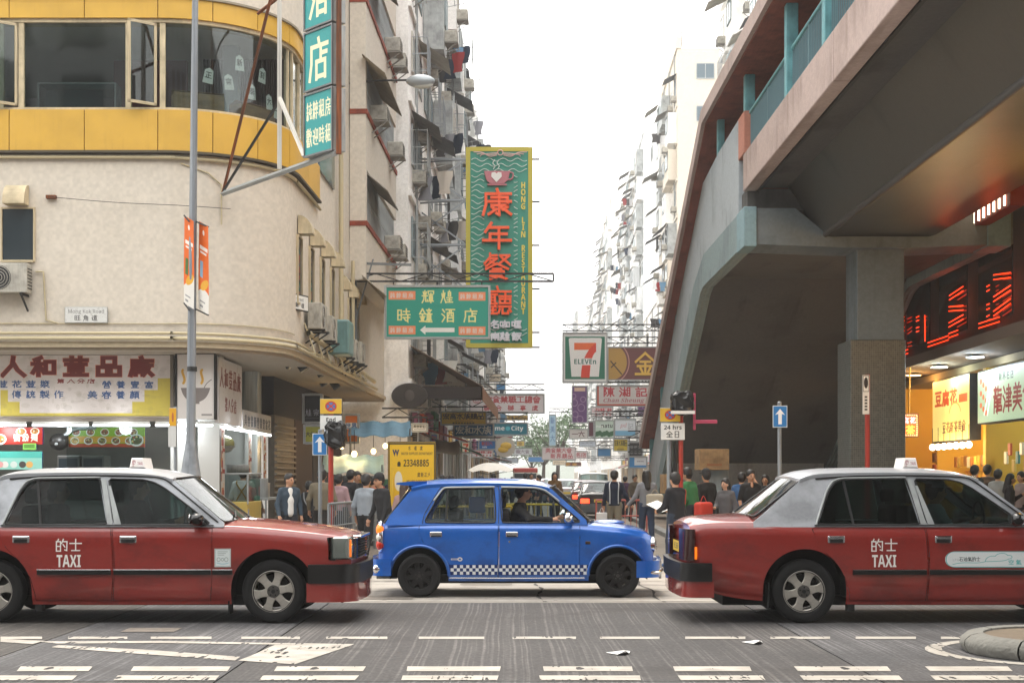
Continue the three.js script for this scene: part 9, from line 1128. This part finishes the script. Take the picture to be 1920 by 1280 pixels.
{ // yellow works notice
  const d = 30, t = thing('works_notice', 'large yellow works notice with a telephone number on the pavement', 'notice board', [wx(772, d), -DIP, -d], -0.06), m = canvasTex(352, 448, (c, W, H) => { c.fillStyle = '#d3a912'; c.fillRect(0, 0, W, H); c.strokeStyle = '#2b2410'; c.lineWidth = 8; c.strokeRect(6, 6, W - 12, H - 12); c.fillStyle = '#2b2a4a'; c.beginPath(); c.moveTo(30, 34); c.lineTo(46, 66); c.lineTo(56, 44); c.lineTo(66, 66); c.lineTo(82, 34); c.lineTo(70, 34); c.lineTo(66, 46); c.lineTo(60, 34); c.lineTo(50, 34); c.lineTo(46, 48); c.lineTo(42, 34); c.fill(); latin(c, 'WATER SUPPLIES DEPARTMENT', 96, 58, 16, '#4a3a10'); han(c, '水道處', 150, 18, 18, 18, '#4a3a10', 0.12, 44); latin(c, '23348885', 112, 112, 44, '#2a220c'); c.fillStyle = '#2a220c'; c.beginPath(); c.arc(80, 102, 13, 3.14, 0); c.fill(); c.fillRect(68, 102, 24, 10); han(c, '不便之處新正大', 140, 140, 20, 20, '#5a4612', 0.12, 26); latin(c, 'WE APOLOGISE FOR ANY', 136, 188, 17, '#4a3a10', 'bold', 'sans-serif', 'left', 0.95); latin(c, 'INCONVENIENCE CAUSED', 136, 208, 17, '#4a3a10', 'bold', 'sans-serif', 'left', 0.95); c.fillStyle = '#cfc8b4'; c.beginPath(); c.ellipse(76, 180, 30, 46, 0, 0, 7); c.fill(); latin(c, '06/WSD/09', 210, 250, 20, '#5a4612'); c.fillStyle = '#6a5416'; for (let i = 0; i < 7; i++) c.fillRect(26, 286 + i * 18, i % 2 ? 120 : 150, 5); latin(c, '24.11.2010', 196, 300, 20, '#4a3a10'); });
  part(t, 'board', rbox(-0.5, 0.5, 0.4, 2.42, -0.03, 0, 0.03, 1), M.black); part(t, 'print', surf((u, v) => [(u - 0.5) * 0.97, 0.42 + v * 1.98, 0.004], 1, 1), S(0xffffff, 0.55, 0, { map: m })); for (const x of [-0.4, 0.4]) part(t, 'leg', bar(V(x, 0, 0.15), V(x, 2.2, -0.05), 0.05), S(0xc9a21a, 0.6));
}
const barrier = (lab, x, d, turn, w, col, y = PAVE, grp) => { const t = thing('barrier', lab, 'barrier', [x, y, -d], turn, grp), m = col; part(t, 'frame', [rod(V(-w / 2, 0, 0), V(-w / 2, 1.05, 0), 0.025, 8), rod(V(w / 2, 0, 0), V(w / 2, 1.05, 0), 0.025, 8), rod(V(-w / 2, 1.05, 0), V(w / 2, 1.05, 0), 0.025, 8), rod(V(-w / 2, 0.2, 0), V(w / 2, 0.2, 0), 0.02, 8), rod(V(-w / 2, 0.62, 0), V(w / 2, 0.62, 0), 0.018, 8)], m); for (let i = 1; i < w / 0.16; i++) part(t, 'bar', rod(V(-w / 2 + i * 0.16, 0.2, 0), V(-w / 2 + i * 0.16, 1.05, 0), 0.009, 5), m); };
for (let i = 0; i < 4; i++) barrier('grey tube railing along the left kerb', -3.35 + i * 0.25, 28.6 + i * 2.05, Math.PI / 2 - 0.12, 2, M.galv, PAVE, 'railing panels along the left kerb');
for (let i = 0; i < 6; i++) barrier('dark tube railing along the right kerb', 4.25 + i * 0.045, 31 + i * 2.05, Math.PI / 2 - 0.02, 2, M.darkSteel, PAVE, 'railing panels along the right kerb');
barrier('yellow works barrier seen through the hatchback windows', -1.1, 31.5, 0.1, 2.2, S(0xc9a21a, 0.6), -DIP); barrier('second yellow works barrier beside the notice board', 0.4, 34, -0.2, 2, S(0xb8a020, 0.6), -DIP); barrier('red and white mesh barrier by the kerb railing', 3.0, 40, 0.1, 1.4, S(0xb05a50, 0.7), -DIP);
const carton = (lab, px, py0, py1, d, w, y, tag2) => { const t = thing('cardboard_box', lab, 'box', [wx(px, d), wy(py1, d), -d], 0.1), h = wy(py0, d) - wy(py1, d); part(t, 'carton', rbox(-w / 2, w / 2, 0, h, -0.25, 0.25, 0.01, 1), M.cardboard); part(t, 'seam', [box(-w / 2 + 0.02, w / 2 - 0.02, h * 0.5, h * 0.5 + 0.006, 0.25, 0.254), box(-w * 0.25, w * 0.25, h * 0.2, h * 0.3, 0.25, 0.253)], S(0x8a5a38, 0.9)); void tag2; void y; };
carton('large cardboard carton held high above the crowd', 1335, 842, 881, 33, 0.68); carton('plain cardboard carton beside the railing', 1254, 889, 925, 33, 0.3);
solo('notice_panel', 'pale blue cabinet panel under the high cardboard carton', 'cabinet', [rbox(-0.2, 0.2, 0, 2.0, -0.15, 0.15, 0.01, 1)], S(0xa9b8c0, 0.6, 0, { map: T.grey }), [wx(1348, 33.2), PAVE, -33.2]);
{ const t = thing('street_umbrella', 'white parasol over the distant crowd', 'umbrella', [wx(920, 45), -DIP, -45]); part(t, 'canopy', smooth(join(surf((u, v) => { const a = u * 6.283, r = v * 0.75; return [r * Math.cos(a), 2.12 - 0.26 * v * v - 0.03 * v * Math.cos(a * 8), r * Math.sin(a)]; }, 32, 6))), S(0xd6d3cc, 0.8, 0, { side: THREE.DoubleSide })); part(t, 'pole', rod(V(0, 0, 0), V(0, 2.1, 0), 0.02, 6), M.paleSteel); for (let i = 0; i < 8; i++) part(t, 'rib', rod(V(0, 1.75, 0), V(0.7 * Math.cos(i * 0.785), 1.87, 0.7 * Math.sin(i * 0.785)), 0.006, 4), M.darkSteel); }
// stalls and canopies under the left row
const stall = (lab, px, d, w, col, y, goods) => { const t = thing('market_stall', lab, 'stall', [wx(px, d), PAVE, -d], 0.1); part(t, 'canopy', smooth(join(surf((u, v) => [(u - 0.5) * w, y + 0.35 - v * 0.45 + 0.03 * Math.sin(u * 20), (v - 0.5) * 1.8], 20, 3), surf((u, v) => [(u - 0.5) * w, y + 0.34 - v * 0.45 + 0.03 * Math.sin(u * 20), (v - 0.5) * 1.8], 20, 3, true)), 0.5), S(col, 0.7, 0, { side: THREE.DoubleSide, map: T.grey })); for (const [x, z] of [[-1, -1], [1, -1], [-1, 1], [1, 1]]) part(t, 'post', rod(V(x * w * 0.47, 0, z * 0.8), V(x * w * 0.47, y + 0.1, z * 0.8), 0.025, 6), M.steel); part(t, 'table', rbox(-w / 2, w / 2, 0.75, 0.82, -0.6, 0.6, 0.02, 1), S(0x8a7a60, 0.8)); goods.forEach((c, i) => part(t, 'crate', rbox(-w / 2 + 0.1 + i * 0.4, -w / 2 + 0.44 + i * 0.4, 0.82, 1.1 + (i % 3) * 0.2, 0.05, 0.5, 0.02, 1), S(c, 0.7))); };
stall('stall under clear green tinted plastic sheeting', 662, 36, 1.5, 0x9fb8ac, 1.75, [0x2f7a5a, 0xb84a2a, 0xc9a030]); stall('stall with a sagging blue awning', 712, 40, 1.7, 0x6f9fb8, 2.75, [0xc9b040, 0x8a3a2a, 0x3a6a50, 0xd8d0c0]); stall('stall with a cream canopy further along', 800, 48, 2.2, 0xb0a890, 2.4, [0x8a3a2a, 0xb8a040, 0x3a5a80, 0xd0c8b8]);
{ const gl = S(0xffffff, 0.5, 0, { emissive: 0xffd890, emissiveIntensity: 4 }); for (const [px, py, d] of [[664, 851, 36], [640, 836, 37], [700, 846, 40], [722, 836, 42], [750, 840, 44]]) { const t = thing('light_bulb', 'warm bare bulb hung over the left pavement stalls', 'lamp', [wx(px, d), wy(py, d), -d], 0, 'bulbs over the left stalls'); part(t, 'globe', ball(0, 0, 0, 0.07, 0.08, 0.07), gl); part(t, 'cord', rod(V(0, 0.07, 0), V(0, 0.6, 0), 0.008, 4), M.black); const l = new THREE.PointLight(0xffd8a0, 1); l.shadow.radius = 3; l.castShadow = true; t.add(l); } }
{ // arcade under the corner building: shutters, spotlights, hoardings
  const t = thing('arcade_front', 'dark shuttered shop fronts in the arcade under the cream building', 'shop front'), x = (d) => -6.35 + SL * d; for (let i = 0; i < 4; i++) { const a = 34.4 + i * 2.9, b = a + 2.7; part(t, 'shutter', uvm(prism([[x(a), -a], [x(b), -b], [x(b) - 0.15, -b], [x(a) - 0.15, -a]], -0.1, 2.9)), i === 0 ? S(0x6f675c, 0.7, 0.3, { map: T.metal }) : S([0x2a2321, 0x3a2a22, 0x241f1e, 0x30241f][i], 0.8)); for (let k = 0; k < (i === 0 ? 18 : 0); k++) part(t, 'shutter_slat', rod(V(x(a) + 0.03, 0.2 + k * 0.145, -a), V(x(b) + 0.03, 0.2 + k * 0.145, -b), 0.035, 5), S(0x7d7468, 0.7, 0.3)); } part(t, 'bulkhead', prism([[x(34.3), -34.3], [x(46), -46], [x(46) - 0.3, -46], [x(34.3) - 0.3, -34.3]], 2.9, 3.8), S(0x221d1b, 0.9));
  for (const [px, py, d] of [[548, 676, 31.5], [583, 688, 34], [612, 712, 37]]) { const s = thing('spotlight', 'black flood lamp hung from the arcade soffit', 'lamp', [wx(px, d), wy(py, d), -d], 0, 'flood lamps under the soffit'); part(s, 'housing', at(rbox(-0.2, 0.2, -0.1, 0.1, -0.12, 0.12, 0.02, 1), 0, 0, 0, 0, 0, 0.6), M.blackGloss); part(s, 'hood', at(box(-0.02, 0.16, -0.13, 0.13, -0.14, 0.14), 0.14, -0.14, 0, 0, 0, 0.6), M.darkSteel); part(s, 'bracket', rod(V(0, 0.05, 0), V(-0.02, 0.32, 0), 0.015, 5), M.steel); }
  const can = thing('shop_canopy', 'wide brown corrugated canopy on the pale tenement beyond the corner', 'canopy'), fx = (d, o) => LB + 0.75 + SL * d + o; part(can, 'sheet', smooth(join(surf((u, v) => { const d = lerp(46.3, 62, u); return [fx(d, 0.05 + v * 2.3), 5.6 - v * 1.3 + 0.03 * Math.sin(u * 160), -d]; }, 90, 2)), 0.5), S(0x7a6248, 0.85, 0, { map: T.grey, side: THREE.DoubleSide })); part(can, 'valance', surf((u, v) => { const d = lerp(46.3, 62, u); return [fx(d, 2.35), 4.3 - v * 0.45, -d]; }, 20, 1), S(0x8a5a30, 0.8, 0, { side: THREE.DoubleSide })); part(can, 'gable', prism([[fx(46.3, 0), -46.3], [fx(46.3, 2.3), -46.3], [fx(46.3, 2.3), -46.36], [fx(46.3, 0), -46.36]], 3.9, 4.3), S(0x2a2320, 0.9));
  const disc = thing('hanging_sign', 'dark oval sign with faint relief under the brown canopy', 'sign', [wx(768, 46), wy(742, 46), -45.9]); part(disc, 'disc', new THREE.CylinderGeometry(0.55, 0.55, 0.1, 28).scale(1, 1, 0.7).rotateX(Math.PI / 2), S(0x2c2724, 0.6)); part(disc, 'rim', new THREE.TorusGeometry(0.54, 0.03, 6, 28).scale(1, 0.7, 1), S(0x3c3632, 0.6)); part(disc, 'relief', ball(0, 0, 0.05, 0.16, 0.18, 0.03, 12), S(0x4a4440, 0.7));
  solo('plastic_sack', 'crumpled red plastic sack on the pavement by the signal post', 'sack', (() => { const g = new THREE.IcosahedronGeometry(1, 3), p = g.attributes.position; for (let i = 0; i < p.count; i++) { const k = 1 + 0.16 * Math.sin(p.getX(i) * 7 + p.getZ(i) * 5) * Math.cos(p.getY(i) * 6); p.setXYZ(i, p.getX(i) * 0.22 * k, p.getY(i) * 0.3 * k, p.getZ(i) * 0.18 * k); } g.computeVertexNormals(); return prep(g); })(), S(0xb83a24, 0.45), [wx(615, 22.5), 0.28 - 0.12, -22.5]);
}
// ---------- traffic in the side street, seen from behind ----------
{
  const grey = S(0x55585c, 0.4), P = { ...taxiP, detail: false, stations: 40, paint: Ph(0x8a8c90, { roughness: 0.35, clearcoat: 0.8 }), trim: M.black, wheelKind: 'alloy', glass: M.darkGlass, bands: taxiP.bands.map((b) => [...b.slice(0, 6), grey]) }; P.roofMat = P.paint; P.pillarMat = P.paint;
  const lampOn = S(0xd0281a, 0.3, 0, { emissive: 0xff3018, emissiveIntensity: 4 }), lampOff = S(0x9a1c18, 0.3);
  const proto = thing('parked_car', 'x', 'car', [0, -80, 0]); makeCar(P, proto); for (const s of [1, -1]) part(proto, 'tail_lamp', rbox(-1.15, -1.05, 0.62, 0.8, s > 0 ? 0.45 : -0.8, s > 0 ? 0.8 : -0.45, 0.02, 1), lampOff); part(proto, 'number_plate', box(-1.2, -1.18, 0.66, 0.78, -0.26, 0.26), S(0xd8b830, 0.6)); scene.remove(proto); used.set('parked_car', 0);
  const sedan = (lab, px, d, color, lit, turn = Math.PI / 2) => { const c = proto.clone(); c.name = numbered('saloon_car'); c.position.set(wx(px, d), gy(60), -d); c.rotation.y = turn - SL; const m = Ph(color, { roughness: 0.35, clearcoat: 0.8 }); c.traverse((o) => { if (o.isMesh) { if (Array.isArray(o.material)) o.material = o.material.map((q) => (q === P.paint ? m : q)); else if (o.material === P.paint) o.material = m; if (o.name === 'tail_lamp' && lit) o.material = lampOn; } }); scene.add(c); tag(c, lab, 'car'); };
  sedan('black saloon with lit brake lamps behind the navy jacketed man', 1124, 60, 0x1a1a1d, true); sedan('dark red saloon with brake lamps beside the van', 1103, 72, 0x4a1a1c, true); sedan('silver saloon in the middle of the far queue', 1062, 88, 0xb8babc, false); sedan('white saloon coming along the far lane', 1046, 100, 0xd0d0cc, false, -Math.PI / 2); sedan('dark grey saloon far up the queue', 1084, 96, 0x3a3c40, true); sedan('red taxi like saloon far left in the traffic', 1000, 92, 0x9a2c22, false, -Math.PI / 2); sedan('pale blue saloon far off in the traffic', 1022, 118, 0x8fa4b4, false, -Math.PI / 2);
  const VP = { ...P, paint: Ph(0xc9ccca, { roughness: 0.4, clearcoat: 0.6 }), span: [-0.95, 3.4], wb: 2.5, shoulder: [[-0.95, 1.02], [2.6, 1.02], [3.2, 0.95], [3.4, 0.8]], top: [[-0.95, 1.03], [2.6, 1.05], [3.2, 0.98], [3.4, 0.82]], half: [[-0.95, 0.8], [-0.85, 0.84], [3, 0.84], [3.4, 0.76]], gz: [0.83, 0.72], gy: [1.0, 1.85], frame: [[-0.92, 1.0], [-0.8, 1.75], [-0.7, 1.83], [2.2, 1.83], [2.35, 1.78], [3.0, 1.0]], windows: [[[-0.6, 1.08], [-0.55, 1.65], [0.9, 1.68], [0.9, 1.08]], [[1.1, 1.08], [1.1, 1.68], [2.2, 1.66], [2.7, 1.08]]], roofSpan: [-0.82, 2.35], roofEdge: [[-0.82, 1.8], [0, 1.85], [2, 1.85], [2.35, 1.8]], crown: 0.07, ws: [[2.36, 1.8, 0.7], [3.05, 1.03, 0.78]], rw: [[-0.84, 1.78, 0.7], [-0.94, 1.1, 0.78]], cab: [-0.6, 2.6], wheelAt: [2.2, 1.1, 0.4], bands: [['bumper', roundNose(-1.05, -0.8, 0.85, 0.1, 0.03, -1), 0.35, 0.55, 0.05, 0.02, grey]] }; VP.roofMat = VP.paint; VP.pillarMat = VP.paint;
  const van = thing('minivan', 'white minivan with green tinted rear window in the far queue', 'van', [wx(1113, 80), gy(60), -80], Math.PI / 2 - SL); makeCar(VP, van); for (const s of [1, -1]) part(van, 'tail_lamp', rbox(-0.97, -0.9, 0.75, 1.15, s * 0.78 - 0.05, s * 0.78 + 0.05, 0.02, 1), s > 0 ? lampOff : lampOn); part(van, 'rear_sticker', box(-0.95, -0.94, 1.12, 1.3, -0.6, -0.3), S(0xc9d070, 0.6));
  const bus = thing('minibus', 'cream minibus with red roof far up the street', 'minibus', [wx(985, 120), gy(60), -120]); part(bus, 'body', rbox(-1, 1, 0.35, 2.15, -5.5, 0, 0.12), S(0xc4bcb0, 0.5)); part(bus, 'roof', rbox(-1.02, 1.02, 2.0, 2.4, -5.5, 0.02, 0.1), S(0xa8322a, 0.5)); part(bus, 'windscreen', rbox(-0.9, 0.9, 1.2, 1.95, -0.05, 0.03, 0.03, 1), M.pane); for (const x of [-0.85, 0.85]) part(bus, 'wheel', new THREE.CylinderGeometry(0.36, 0.36, 0.25, 16).rotateZ(Math.PI / 2).translate(x, 0.36, -1), M.rubber);
}

renderer.render(scene, camera);
